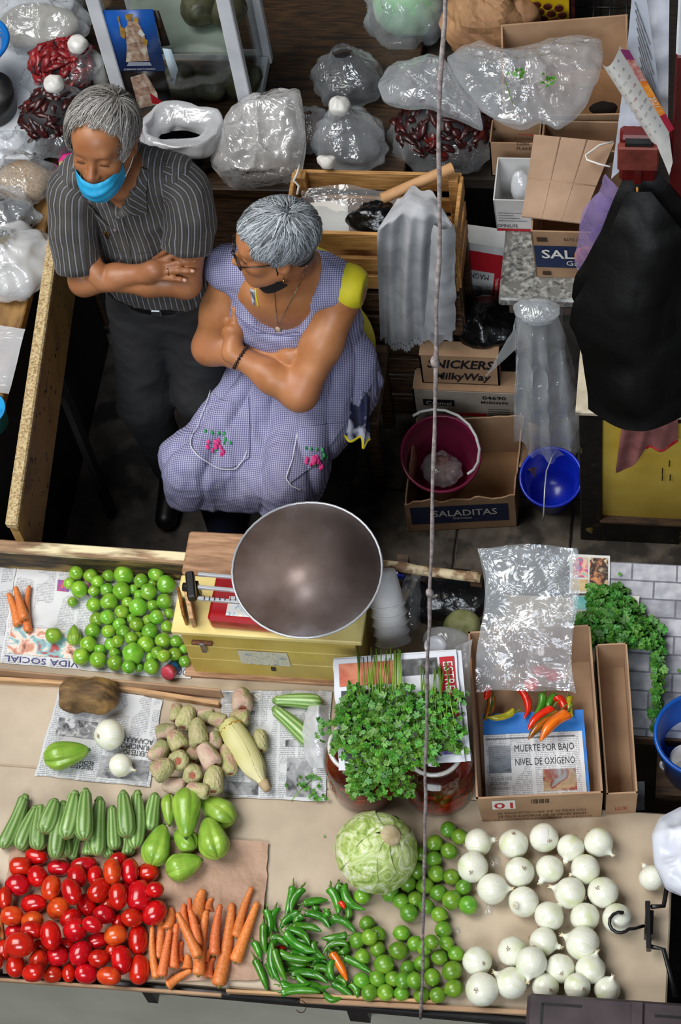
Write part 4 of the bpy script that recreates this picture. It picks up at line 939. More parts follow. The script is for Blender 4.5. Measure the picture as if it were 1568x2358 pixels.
def loft(rings, seg=48, seed=0, amp=.03, sc=14., fold=.0, nf=9, closed_bot=True, oct=3):
    """bag through rings [(centre, rx, ry)] with pleats and crumple"""
    pts = []; n = len(rings)
    C = np.array([r[0] for r in rings], float); RX = np.array([r[1] for r in rings], float); RY = np.array([r[2] for r in rings], float)
    m_ = (n-1)*5+1; t = np.linspace(0, n-1, m_); 
    def ip(A): return np.array([np.interp(t, np.arange(n), A[:, k]) for k in range(A.shape[1])]).T if A.ndim > 1 else np.interp(t, np.arange(n), A)
    C2, X2, Y2 = ip(C), ip(RX), ip(RY)
    for _ in range(2):
        for A in (C2, X2, Y2): A[1:-1] = (A[:-2]+2*A[1:-1]+A[2:])/4
    V = []
    for i in range(m_):
        for k in range(seg):
            a = 2*pi*k/seg; pl = 1+fold*sin(nf*a+2*sin(i*.21+seed)); V.append(C2[i]+npv(X2[i]*cos(a)*pl, Y2[i]*sin(a)*pl, 0))
    V = np.array(V); cc = np.repeat(C2, seg, 0); d = fbm(V, sc, seed, oct, True); out = V-cc; ln = np.maximum(np.linalg.norm(out, axis=1), 1e-6)
    V = V+out/ln[:, None]*(amp*d)[:, None]
    F = [(i*seg+k, i*seg+(k+1) % seg, (i+1)*seg+(k+1) % seg, (i+1)*seg+k) for i in range(m_-1) for k in range(seg)]
    if closed_bot: F.append(tuple(range(seg))[::-1])
    return V, F
def puff(outline, zf, h, amp, sc, seed, rings=16, seg=72, bottom=True, flat=.35):
    """lying plastic bag from its pixel outline; zf(px,py) is the height of its mid surface, h its half thickness"""
    O_ = np.array(outline, float); n = len(O_); t = np.linspace(0, n, seg, endpoint=False); i0 = np.floor(t).astype(int) % n; fr = (t-np.floor(t))[:, None]
    E_ = O_[i0]*(1-fr)+O_[(i0+1) % n]*fr
    for _ in range(2): E_ = (np.roll(E_, 1, 0)+2*E_+np.roll(E_, -1, 0))/4
    c_ = E_.mean(0); V = []; 
    def side(sg):
        W = []
        for r in np.linspace(1, .04, rings):
            for e in E_:
                q = c_+(e-c_)*r; W.append(PZ(q[0], q[1], zf(q[0], q[1])+sg*h*(1-r**2.2)**.6*(1 if sg > 0 else flat)))
        W = np.array(W); d = fbm(W, sc, seed+(0 if sg > 0 else 9), 3, True); W[:, 2] += sg*amp*d*np.repeat(np.clip(1.3-np.linspace(1, .04, rings), .35, 1), seg); return W
    def faces(o, flip):
        F = []
        for i in range(rings-1):
            for k in range(seg):
                q = (o+i*seg+k, o+i*seg+(k+1) % seg, o+(i+1)*seg+(k+1) % seg, o+(i+1)*seg+k); F.append(q[::-1] if flip else q)
        q = tuple(o+(rings-1)*seg+k for k in range(seg)); F.append(q[::-1] if flip else q); return F
    A_ = side(1); F = faces(0, True)
    if not bottom: return A_, F
    B_ = side(-1); return np.vstack([A_, B_]), F+faces(len(A_), False)
def film(fn, nu, nv, amp, sc, seed, thick=0):
    V, F, UV = grid(fn, nu, nv); Q = np.array(F); nn = vnormals(V, Q); return V+nn*(amp*fbm(V, sc*.7, seed, 2, True))[:, None], F, UV

# ================================================================== newspapers on the table
zt = Z_T+.0012
SOC = photo('photo_family', ['#5a3a34', '#c98a72', '#e8d2c4', '#7fb5b8', '#a64a4a'], 26)
newspaper('colour newspaper page lining the tray under the three carrots', [PZ(38, 1306, zt), PZ(420, 1336, zt), PZ(432, 1565, zt), PZ(0, 1526, zt)], M_news2,
    blocks=[(.03, .62, .40, .90, SOC), (.40, .08, .52, .24, photo('photo_purple', ['#5a2a4a', '#8a4a6a', '#c8b4c0'], 30)), (.26, .10, .33, .22, photo('photo_hex', ['#d07a3a', '#a8447a', '#4a5aa0'], 60))],
    heads=[(.02, .925, .42, .985, 'VIDA SOCIAL', mat('purple_print', '#3c3a78', rough=.6))], upside=True, seed=2)
newspaper('grey newspaper sheet at the far left edge of the tray', [PZ(-120, 1300, zt), PZ(38, 1308, zt), PZ(0, 1520, zt), PZ(-160, 1505, zt)], M_news, seed=21)
newspaper('torn newspaper bit under the tomatillos beside the chest', [PZ(405, 1535, zt+.002), PZ(445, 1538, zt+.002), PZ(440, 1562, zt+.002), PZ(402, 1560, zt+.002)], M_white_print, heads=[(.1, .2, .9, .8, 'SOCI', MATS['purple_print'])], upside=True)
KP = photo('photo_players', ['#2a2a2c', '#7a7a7c', '#c0c0c0'], 60); KB = photo('photo_bw', ['#3c3c40', '#8a8a8c', '#b8b8ba'], 26)
newspaper('newspaper with upside-down headline under the two onions and chayote', [PZ(140, 1572, zt), PZ(375, 1612, zt+.002), PZ(346, 1812, zt+.002), PZ(82, 1786, zt)], M_news,
    blocks=[(.08, .37, .44, .56, KP), (.53, .72, .97, .95, KB)],
    heads=[(.62, .48, .97, .54, 'ACAPARAN 21', M_black_print), (.66, .55, .97, .61, 'MUNICIPIOS', M_black_print), (.72, .62, .97, .68, 'MUERTES PO', M_black_print), (.18, .80, .48, .845, 'RECHAZAN LEY', M_black_print), (.24, .85, .48, .89, 'DELICATORSE', M_black_print)], upside=True, seed=4, amp=.003)
newspaper('newspaper under the corn cob and the two pale zucchini', [PZ(508, 1590, zt+.003), PZ(765, 1592, zt+.003), PZ(748, 1846, zt+.003), PZ(512, 1836, zt+.003)], M_news,
    blocks=[(.02, .02, .38, .12, KB), (.05, .86, .35, .97, KB), (.60, .46, .98, .52, KB), (.62, .62, .86, .97, KB)], heads=[(.30, .03, .36, .10, 'S', M_white_print), (.28, .18, .31, .23, 'En', M_black_print)], upside=False, seed=6)

# ================================================================== yellow chest with the scale
ch = thing('wooden_chest', 'yellow painted wooden chest with brown back lid under the scale', 'chest', (.395, .62, Z_T))
M_chest = mat('chest_paint', '#bda348', '#d2ba60', rough=.45, scale=6, bmp=.15, bscale=30, c3='#b5a058', t3=.62)
M_lid = mat('chest_lid_paint', '#d9c377', '#ecd98f', rough=.45, scale=8, bmp=.15, bscale=30, c3='#b7a86a', t3=.66)
M_lidwood = mat('chest_lid_wood', '#8a6344', '#b58c6a', rough=.6, scale=10, stretch=(1.2, 10, 10), bmp=.2)
x0, x1, y0, y1 = .172, .622, .478, .752
for i, zz in enumerate((.845, .925, .995)):
    hh = (.088, .07, .068)[i]
    mesh('front_board', *boxg(((x0+x1)/2, y0+.006, zz), (x1-x0, .012, hh-.001), bev=.002), M_chest, ch, False)
mesh('side_wall', *boxg((x0+.006, (y0+y1)/2, .915), (.012, y1-y0-.03, .228)), M_chest, ch, False); mesh('side_wall', *boxg((x1-.006, (y0+y1)/2, .915), (.012, y1-y0-.03, .228)), M_chest, ch, False)
mesh('back_wall', *boxg(((x0+x1)/2, y1-.006, .915), (x1-x0, .012, .228)), M_chest, ch, False); mesh('plinth', *boxg(((x0+x1)/2, .50, .806), (x1-x0+.05, .07, .012), bev=.002), M_lidwood, ch, False)
mesh('front_lid', *boxg((.398, .552, 1.041), (.488, .165, .018), bev=.003), M_lid, ch, False)
mesh('back_lid', *boxg((.398, .70, 1.046), (.488, .128, .02), bev=.006), M_lidwood, ch, False)
fy = y0-.001; O = npv(0, fy, 0)
quadp(ch, 'paper_label', PY(556, 1527, fy), (1, 0, 0), (0, 0, 1), .13, .075, photo('label_print', ['#b9b39a', '#cfcbb8', '#8f9aa0'], 60))
for (px, py) in ((466, 1476),): 
    q = PY(px, py, fy); mesh('latch_bar', *boxg(q+npv(0, -.006, 0), (.055, .01, .012), bev=.002), mat('rusty_latch', '#4a2414', '#7a4a30', rough=.6, scale=40), ch, False)
    mesh('latch_hasp', *boxg(q+npv(0, -.008, -.02), (.014, .008, .05), bev=.002), mat('steel', '#8a8c90', '#b0b2b6', rough=.3, metal=.9, scale=20), ch, False)
q = PY(630, 1540, fy); mesh('keyhole', *boxg(q+npv(0, -.001, 0), (.012, .004, .016)), M_black, ch, False)
q = PY(697, 1577, fy); mesh('screw', *lathe([(.009, 0), (.009, .004), (.005, .007), (0, .008)], 12, q, (npv(1, 0, 0), npv(0, 0, 1), npv(0, -1, 0))), M_scar, ch)
# little mirror-like wood chocks beside the scale
A = PZ(432, 1412, 1.06)
ck = thing('wood_chock', 'two small boards stood up on the chest left of the scale', 'board', A)
mesh('board', *boxg(A+npv(-.012, .01, .018), (.008, .085, .055), np.array([unit(npv(1, .35, 0)), unit(npv(-.35, 1, 0)), UP]), .002), mat('varnished', '#6e4018', '#9a6428', rough=.25, scale=12, stretch=(1, 6, 1)), ck, False)
mesh('board', *boxg(A+npv(.008, .008, .015), (.012, .09, .05), np.array([unit(npv(1, .35, 0)), unit(npv(-.35, 1, 0)), UP]), .002), M_woodpale, ck, False)
# scale: red base, beams and pan
sc_ = thing('market_scale', 'red beam scale with large worn metal pan on the yellow chest', 'scale', (.47, .55, 1.05))
M_red = mat('red_enamel', '#9c0f18', '#b3161f', rough=.25, scale=6, coat=.4); M_chrome = mat('chrome', '#b8bac0', '#d0d2d6', rough=.22, metal=.45, scale=12)
mesh('base', *boxg((.405, .545, 1.076), (.30, .13, .05), np.array([unit(npv(1, -.03, 0)), unit(npv(.03, 1, 0)), UP]), .008), M_red, sc_, False)
mesh('base_back', *boxg((.44, .62, 1.073), (.20, .07, .044), bev=.006), M_red, sc_, False)
quadp(sc_, 'price_card', npv(.30, .497, 1.1015), (1, -.03, 0), (.03, 1, 0), .16, .055, photo('card_print', ['#5f7f90', '#c9cfd2', '#d9c8b4', '#e6e6e4'], 45))
for i, (py, zz) in enumerate(((1322, 1.145), (1352, 1.14), (1378, 1.145))):
    A = PZ(456, py, zz); B = A+unit(npv(1, -.035, 0))*.20; mesh('beam', *bar(A, B, .009, .012, bev=.002), M_chrome, sc_, False)
for k in range(7):
    A = PZ(470+12*k, 1378, 1.1525); mesh('beam_notch', *boxg(A, (.0015, .011, .003)), M_black, sc_, False)
q = PZ(440, 1350, 1.14); mesh('pivot', *boxg(q, (.022, .075, .03), np.array([unit(npv(1, .25, 0)), unit(npv(-.25, 1, 0)), UP]), .004), M_black, sc_, False)
mesh('pivot_knob', *lathe([(.0, 0), (.011, 0), (.012, .025), (.007, .03), (0, .031)], 12, q+npv(-.022, 0, -.006), (npv(0, 1, 0), npv(0, 0, 1), npv(1, 0, 0))), M_black, sc_)
mesh('pivot_post', *boxg(PZ(445, 1352, 1.10)+npv(.008, 0, -.01), (.014, .016, .06)), M_black, sc_, False)
pc = npv(.508, .585, 1.205); nd = unit(npv(.05, -.06, 1)); X, Y, Z_ = frame(nd); Rr = .185; dp = .075
prof = [(0, -dp)]+[(Rr*sin(t), -dp+dp*(1-cos(t))/(1-cos(1.25))*1.0) for t in np.linspace(.12, 1.25, 12)]
s_ = Rr/prof[-1][0]; prof = [(r*s_, z) for r, z in prof]; inner = prof; outer = [(r, z-.003) for r, z in prof]
M_pan = mat('worn_pan', '#5c4a42', '#8a7a74', rough=.42, scale=5, metal=.3, c3='#a8a0a4', t3=.58, bmp=.15, bscale=40)
mesh('pan', *lathe(outer[::-1][:-1]+[(1e-7, outer[0][1])], 48, pc, (X, Y, Z_)), M_pan, sc_); mesh('pan_inside', *lathe([(1e-7, inner[0][1])]+inner[1:], 48, pc, (X, Y, Z_)), M_pan, sc_)
ring = [pc+Rr*(cos(a)*X+sin(a)*Y) for a in np.linspace(0, 2*pi, 49)[:-1]]; mesh('pan_rim', *tube(ring, .0032, 8, closed=True), M_chrome, sc_)
mesh('pan_stem', *lathe([(.012, 0), (.012, .035), (.03, .045), (.035, .05)], 14, (.50, .60, 1.083)), M_chrome, sc_)

# ================================================================== foam cups, jars, cilantro on newspaper
A, B = PZ(905, 1478, Z_T+.05), PZ(880, 1300, Z_T+.20)
cup_g = 'nested white foam cups'
ax_ = unit(B-A); X, Y, Z_ = frame(ax_); M_foam = mat('foam', '#d2d0d0', '#e0dedd', rough=.6, scale=30)
for k in range(5):
    b_ = A+ax_*(.0+.026*k); cp = tag(mesh('foam_cup', *lathe([(.044, 0), (.046, .003), (.044, .006), (.032, .088), (.0, .09)], 26, b_, (X, Y, Z_)), M_foam), ('lowest' if k == 0 else 'topmost' if k == 4 else ['second', 'third', 'fourth'][k-1])+' white foam cup of the leaning stack right of the chest', 'cup', cup_g)
    mesh('rim', *tube([b_+ax_*.001+.0455*(cos(t)*X+sin(t)*Y) for t in np.linspace(0, 2*pi, 27)[:-1]], .003, 6, closed=True), M_foam, cp)
def jar(cx, cy, label, z1=1.035):
    t = thing('glass_jar', label, 'jar', (cx, cy, Z_T)); R = .092; h = z1-Z_T
    prof = [(.0, .002), (R*.8, .002), (R*.97, .012), (R, .03), (R, h-.085), (R*.95, h-.06), (R*.78, h-.035), (R*.72, h-.028), (R*.72, h)]
    mesh('glass', *lathe([(r, z) for r, z in prof], 36, (cx, cy, Z_T)), M_glass, t)
    mesh('rim', *tube([npv(cx+R*.73*cos(a), cy+R*.73*sin(a), z1-.012) for a in np.linspace(0, 2*pi, 33)[:-1]], .006, 8, closed=True), mat('rim_glass', '#b5b3ae', '#d0cdc8', rough=.1, scale=10), t)
    M_br = mat('chili_brine', '#3c0d05', '#6e2408', rough=.12, scale=9, c3='#8c160a', t3=.56)
    mesh('pickled_sauce', *lathe([(0, .006), (R*.78, .006), (R*.93, .014), (R*.95, .03), (R*.95, h-.09), (R*.88, h-.075), (0, h-.073)], 32, (cx, cy, Z_T)), M_br, t)
    rg2 = np.random.default_rng(int(cx*1000)); parts = []
    for k in range(46):
        a = rg2.uniform(0, 2*pi); z = rg2.uniform(.03, h-.10); q = npv(cx+R*.945*cos(a), cy+R*.945*sin(a), Z_T+z); parts.append(boxg(q, (.022, .004, .012), np.array([npv(-sin(a), cos(a), 0), npv(cos(a), sin(a), 0), UP]), .001))
    tag(mesh('chili_pieces', *joinm(parts), mat('pickled_chili', '#8e0d06', '#b02a0c', rough=.2, scale=20), t, False), kind='stuff')
jar(.660, .205, 'large glass jar of red pickled chillies, left under the cilantro newspaper')
jar(.848, .208, 'large glass jar of dark pickled chillies, right under the cilantro newspaper')
zn = 1.047
np1 = newspaper('folded newspaper laid over the two jars under the cilantro', [PZ(768, 1520, zn), PZ(1050, 1500, zn), PZ(1072, 1755, zn), PZ(780, 1775, zn)], mat('paper_white', '#c9ccd4', '#d8dae0', rough=.6, scale=6, bmp=.1), amp=.004, seed=9,
    blocks=[(.04, .05, .50, .26, photo('photo_orange', ['#c06a4a', '#d98a6a', '#b85a44'], 12)), (.05, .30, .48, .93, photo('photo_dark', ['#23252b', '#3a3c44', '#6a6c74'], 18)), (.86, .05, .98, .60, M_red_print), (.55, .05, .84, .2, photo('photo_dk2', ['#333', '#555', '#999'] if False else ['#333333', '#555555', '#999999'], 20)), (.72, .84, .96, .93, photo('photo_violet', ['#4a3a78', '#7a6aa0', '#bcb6d0'], 40))])
cs = [PZ(768, 1520, zn), PZ(1050, 1500, zn), PZ(1072, 1755, zn), PZ(780, 1775, zn)]
O = bil(cs, .20, .34); text(np1, 'CON', O, bil(cs, .20, .6)-O, bil(cs, .28, .34)-O, .085, .03, M_white_print, 'headline', lift=.007)
O = bil(cs, .885, .10); text(np1, 'ESTRELLA', O, bil(cs, .90, .58)-O, bil(cs, .96, .10)-O, .13, .024, M_white_print, 'headline', lift=.007)
for dz in (.003, .006): tag(mesh('newspaper', *sheet_g([p-npv(0, 0, dz)+npv(.004*(dz*1000-3), .006, 0) for p in cs], 12, 12, .003, 8, 3)[:2], MATS['paper_white']), 'underlying newspaper layer edge showing below the cilantro' if dz < .005 else 'lowest newspaper layer resting on the jar rims', 'newspaper')
# leaf kinds
def leafmesh(name, m, kind=0):
    pts = []
    lob = {0: [(-1.15, .62), (-.45, .9), (0, 1.), (.45, .9), (1.15, .62)], 1: [(-1.3, .7), (-.6, .95), (0, 1.05), (.6, .95), (1.3, .7)]}[kind]
    V = [(0, 0, 0)]
    a0 = -1.9
    for i, (a, r) in enumerate(lob):
        V.append((r*.80*cos(a-.27), r*.80*sin(a-.27), .06)); V.append((r*.97*cos(a-.13), r*.97*sin(a-.13), .0)); V.append((r*cos(a), r*sin(a), .05)); V.append((r*.97*cos(a+.13), r*.97*sin(a+.13), .0)); V.append((r*.82*cos(a+.25), r*.82*sin(a+.25), .05))
        if i < 4: b = (a+lob[i+1][0])/2; V.append((.60*cos(b), .60*sin(b), .12))
    V.append((.5*cos(1.6), .5*sin(1.6), .05)); n = len(V); V = [(x-.1, y*.9, z) for x, y, z in V]
    F = [(0, i, i+1) for i in range(1, n-1)]
    return V, F
M_leaf = mat('cilantro_leaf', '#2c6a16', '#62a034', rough=.45, scale=3., rnd=.8, coat=.1); M_leaf2 = mat('parsley_leaf', '#2c6c1a', '#5a9838', rough=.45, scale=3., rnd=.8)
M_stem = mat('herb_stem', '#4c7a1e', '#86a83c', rough=.5, scale=12)
def bunch(name, label, cat, sites, base, m, size, nobj, nstuff, stems, seed, flat=.9):
    """sites(rng)-> (px,py,z, lift); leaves as single parts above a denser joined layer"""
    t = thing(name, label, cat, base); r_ = np.random.default_rng(seed); off = np.array(t.location)
    lm = [lmesh('leaf', *leafmesh('l', m, k), m, True) for k in (0, 1)]
    def mt(under):
        px, py, z = sites(r_, under); P = PZ(px, py, z)-off; s = size*r_.uniform(.65, 1.2); an = r_.uniform(0, 2*pi); n_ = unit(npv(r_.normal(0, .45), r_.normal(-.12, .45), flat)); x = npv(cos(an), sin(an), 0); x = unit(x-n_*(x@n_)); y = np.cross(n_, x)
        return Matrix(((x[0]*s, y[0]*s, n_[0]*s, P[0]), (x[1]*s, y[1]*s, n_[1]*s, P[1]), (x[2]*s, y[2]*s, n_[2]*s, P[2]), (0, 0, 0, 1)))
    for k in range(nobj): obj_from(lm[k % 2], 'leaf', t, mt(False))
    parts = []; LV, LF = leafmesh('l', m, 0); LV = np.array(LV)
    for k in range(nstuff):
        A_ = np.array(mt(True)); parts.append((LV@A_[:3, :3].T+A_[:3, 3]+off, LF))
    tag(mesh('leaf_mass', *joinm(parts), m, t), kind='stuff')
    for P, R in stems: mesh('stem', *tube(P, R, 6), M_stem, t)
    return t
def cil_sites(r_, under):
    while True:
        px, py = r_.uniform(760, 1075), r_.uniform(1545, 1835)
        top = 1575 if px < 950 else 1590; lo = 1840 if px < 960 else (1760 if px < 1010 else 1735-.0*px)
        lx = 800 if py > 1740 else 770+max(0, (1640-py))*.45
        rx = 950 if py > 1760 else 1072
        if lx < px < rx and top < py < lo and r_.random() < .92: break
    d = 1-((px-905)/170)**2; z = zn+.012+.065*max(0, d)*(.5+.5*min(1, (py-1540)/120.))
    if py > 1745: z -= (py-1745)*.0013
    return px, py, z*1.0-(.022 if under else 0)+r_.uniform(-.006, .006)
r_ = np.random.default_rng(3); stems = []
for k in range(34):
    left = k < 20; x0 = (r_.uniform(812, 925) if left else r_.uniform(960, 1038)); y0 = r_.uniform(1488, 1520) if left else r_.uniform(1520, 1545); dx = r_.uniform(-12, 12)
    P = [PZ(x0, y0, zn+.012), PZ(x0+dx*.5, y0+45, zn+.024), PZ(x0+dx, y0+95, zn+.035), PZ(x0+dx*2, y0+150, zn+.04)]; stems.append((P, [.0016, .0017, .0015, .001]))
bunch('cilantro_bunch', 'fresh green cilantro bunch lying on newspaper above the jars', 'cilantro', cil_sites, PZ(900, 1640, zn), M_leaf, .0165, 300, 900, stems, 5)
def par_sites(r_, under):
    while True:
        px, py = r_.uniform(1320, 1525), r_.uniform(1350, 1690)
        t_ = (py-1350)/340.; cx = 1395+60*min(1, t_*1.6)+(32 if t_ > .5 else 0); hw = 55+60*sin(pi*min(1, t_*1.25))*(1 if t_ < .7 else .75)
        if py < 1420: hw = 40+.4*(py-1350)
        if abs(px-cx) < hw*(.9+.2*vnoise(np.array([[py*.03, 1.2, .1]]))[0]): break
    Pq = PZ(px, py, .83)
    if Pq[0] < 1.365 and Pq[1] < .62: return par_sites(r_, under)
    d = 1-((px-cx)/hw)**2; return px, py, .802+.008+.07*max(0, d)*sin(pi*min(1, .1+t_))-(.02 if under else 0)+r_.uniform(-.005, .005)
bunch('parsley_bunch', 'leafy parsley bunch on the brick print cloth right of the carton', 'parsley', par_sites, PZ(1440, 1520, .80), M_leaf2, .021, 260, 600, [], 8)
# loose sprig left of the jars
def sp_sites(r_, under):
    c = [(660,1812),(672,1800),(700,1795),(712,1785),(728,1790),(735,1808),(722,1825),(745,1838),(730,1840),(705,1812),(690,1808),(715,1830)][r_.integers(12)]; return c[0]+r_.uniform(-7, 7), c[1]+r_.uniform(-6, 6), Z_T+.012+r_.uniform(0, .008)
bunch('cilantro_sprig', 'loose cilantro sprig on the newspaper left of the jars', 'cilantro', sp_sites, PZ(700, 1812, Z_T), M_leaf, .009, 40, 10, [([PZ(670, 1845, Z_T+.004), PZ(695, 1815, Z_T+.008), PZ(730, 1785, Z_T+.01)], [.0015, .0014, .001])], 9)
def sp2(r_, under):
    c = [(738,1665),(730,1680),(748,1690),(735,1698),(755,1670)][r_.integers(5)]; return c[0]+r_.uniform(-8, 8), c[1]+r_.uniform(-8, 8), 1.03+r_.uniform(-.01, .01)
bunch('cilantro_sprig', 'cilantro sprig sticking out left of the big bunch', 'cilantro', sp2, PZ(745, 1680, 1.0), M_leaf, .013, 16, 4, [([PZ(790, 1655, 1.055), PZ(765, 1662, 1.045), PZ(740, 1680, 1.03)], [.0015, .0014, .001])], 12)
# torn white bag strip hanging at the jar
v, f, uv = film(lambda u, v_: PZ(708+52*u-18*sin(pi*v_)*(1-u)+8*v_, 1625+145*v_, .93-.1*v_+.05*sin(pi*u)), 14, 26, .008, 24, 4); tag(mesh('plastic_strip', v, f, M_milky), 'crumpled white plastic strip hanging left of the jars', 'plastic bag')
v, f, uv = film(lambda u, v_: PZ(1085*(1-u)+1045*u-10*v_, 1470+150*v_+20*u, .98-.10*v_), 14, 20, .012, 20, 14); tag(mesh('plastic_strip', v, f, M_milky), 'hazy plastic bag end between cilantro and the carton', 'plastic bag')

# ================================================================== the 01 carton, second carton, contents
zb, ztp = Z_T+.001, .95
bot = [npv(.962, .122, zb), npv(1.252, .158, zb), npv(1.203, .585, zb), npv(.905, .548, zb)]
top = [npv(.954, .118, ztp), npv(1.256, .158, ztp), npv(1.198, .612, ztp), npv(.893, .571, ztp)]
c1 = carton('carton', 'open cardboard carton marked 01 with coloured chillies inside', bot, top, .005)
fu = unit(top[1]-top[0]); fv = unit(top[0]-bot[0]); fv = unit(fv-fu*(fv@fu)); fo = bot[0]+npv(0, -.0002, 0)
def onfront(u, v_): return bot[0]*(1-u)*(1-v_)+bot[1]*u*(1-v_)+top[1]*u*v_+top[0]*(1-u)*v_
quadp(c1, 'price_tag', onfront(.11, .52), fu, fv, .056, .055, M_white_print, .0008)
text(c1, '01', onfront(.125, .56), fu, fv, .046, .036, M_red_print, 'tag_number', bold=.01, lift=.0016)
text(c1, '36 PAQUETES/CAJA DE 50 PZAS C/U', onfront(.14, .32), fu, fv, .215, .013, M_brown_print, lift=.004, bold=.012)
text(c1, '24 PACKAGES/BOX OF 50 PIECES EACH', onfront(.14, .18), fu, fv, .215, .013, M_brown_print, lift=.004, bold=.012)
text(c1, 'HECHO EN MEXICO / MADE IN MEXICO', onfront(.10, .06), fu, fv, .24, .009, M_brown_print, lift=.004)
for k in range(9): quadp(c1, 'barcode_line', onfront(.43+.016*k, .70), fu, fv, .0018+.0012*(k % 3), .026, M_brown_print, .001)
rr = unit(top[2]-top[1]); text(c1, 'MANEJESE CON CUIDADO', top[1]+npv(-.0052, .10, -.045)+npv(-.004, 0, 0), rr, npv(.05, 0, 1), .17, .014, M_brown_print, lift=.002) if False else None
c2 = carton('carton', 'shorter empty carton pushed against the 01 carton at its right', [npv(1.262, .165, zb), npv(1.335, .175, zb), npv(1.29, .575, zb), npv(1.213, .565, zb)], [npv(1.264, .165, .925), npv(1.338, .175, .925), npv(1.292, .58, .925), npv(1.214, .57, .925)], .004, m=M_card)
text(c2, 'LUX', npv(1.285, .166, .83), (1, .13, 0), (0, 0, 1), .03, .018, M_red_print, lift=.001)
# newspaper in the carton
zi = Z_T+.008
def inb(u, v_): return (bot[0]*(1-u)+bot[1]*u)*(1-v_)+(bot[3]*(1-u)+bot[2]*u)*v_
CN = [inb(.05, .62)+npv(0, 0, .055), inb(.90, .62)+npv(0, 0, .055), inb(.92, .03)+npv(0, 0, .03), inb(.04, .03)+npv(0, 0, .03)]
M_bluep = mat('blue_print_paper', '#1c5fb0', '#2f7fd0', rough=.5, scale=9)
n1 = newspaper('blue and white newspaper lining the 01 carton under the chillies', CN, M_bluep, seed=12, amp=.002, edge=.0,
  blocks=[(.0, .22, .97, .90, M_news2), (.04, .34, .26, .62, photo('photo_lab', ['#6a4a40', '#aab8c8', '#cdd5dd', '#8a9aa8'], 24)), (.56, .60, .88, .82, photo('photo_juice', ['#d9b48a', '#e8c49a', '#b85a4a', '#c0c8c8'], 22)), (.02, .26, .9, .275, M_grey_print)],
  heads=[(.30, .34, .88, .43, 'MUERTE POR BAJO', M_black_print), (.30, .46, .88, .55, 'NIVEL DE OXÍGENO', M_black_print), (.05, .66, .26, .69, 'SE VA LA VOZ', M_grey_print), (.05, .71, .22, .74, 'EN CINCO', M_grey_print), (.05, .76, .24, .79, 'SEMANAS', M_grey_print)])
text(n1, 'con servicios de agua', bil(CN, .88, .93), -(CN[1]-CN[0]), -(CN[0]-CN[3]), .15, .018, M_white_print, 'headline', lift=.004)
pile = Pile()
for K, q, lb in ((K_chd, (1132,1600,1118,1660,22), 'dark shaded chili in the carton corner'), (K_chr, (1125,1580,1118,1612,20), 'red chili lying at the back left of the carton'), (K_chy, (1185,1640,1122,1655,18), 'yellow green chili lying apart in the carton'), (K_chr, (1205,1590,1213,1655,20), 'red chili pointing down in the carton'), (K_chi, (1252,1600,1230,1655,20), 'green chili among the coloured ones in the carton'), (K_chi, (1275,1600,1262,1640,20), 'short green chili at the back of the carton heap'), (K_chr, (1285,1605,1302,1645,24), 'short red chili at the right of the carton heap'), (K_chy, (1310,1605,1316,1650,18), 'yellow and red chili at the carton wall'), (K_chr, (1272,1630,1213,1678,24), 'red chili with green tip in the carton'), (K_chd, (1288,1640,1215,1698,26), 'half green half orange chili in the carton'), (K_cho, (1305,1640,1242,1702,30), 'bright orange chili nearest in the carton')):
    c, d, ln, wd = place(pile, q[:2], q[2:4], q[4], base=Z_T+.055, tol=.8); K.put(mtx(c, d, UP, ln*1.05, wd, wd, 1.3), lb)
# tall clear bag standing in the carton
def cbag(u, v_):
    px = 1100+230*u+10*sin(v_*6)+(8-16*u)*sin(pi*v_); py = 1262+330*v_; z = 1.14-.22*v_+.02*sin(pi*u); return PZ(px, py, z)
bg = thing('plastic_bag', 'tall clear plastic bag of mushrooms and chillies standing in the carton', 'plastic bag', PZ(1220, 1560, .87))
v, f, uv = film(cbag, 30, 44, .018, 16, 31); mesh('bag_front', v, f, M_mid, bg)
v2, f2, _ = film(lambda u, v_: cbag(u, v_)+npv(0, .03, -.02)*sin(pi*u)-npv(0, 0, .012), 22, 32, .014, 17, 36); mesh('bag_back', v2, f2, M_mid, bg)
for k, (px, py, cc) in enumerate(((1160, 1540, 0), (1190, 1560, 0), (1245, 1545, 1), (1275, 1555, 1), (1225, 1575, 1), (1170, 1570, 2))):
    P_, F_ = blob(PZ(px, py, .86), (.02, .016, .014), k, .25, 40, (16, 10)); mesh('bagged_item', P_, F_, (mat('mushroom', '#8a6a48', '#b39470', rough=.7, scale=40), M_chired, M_chidark)[cc], bg)
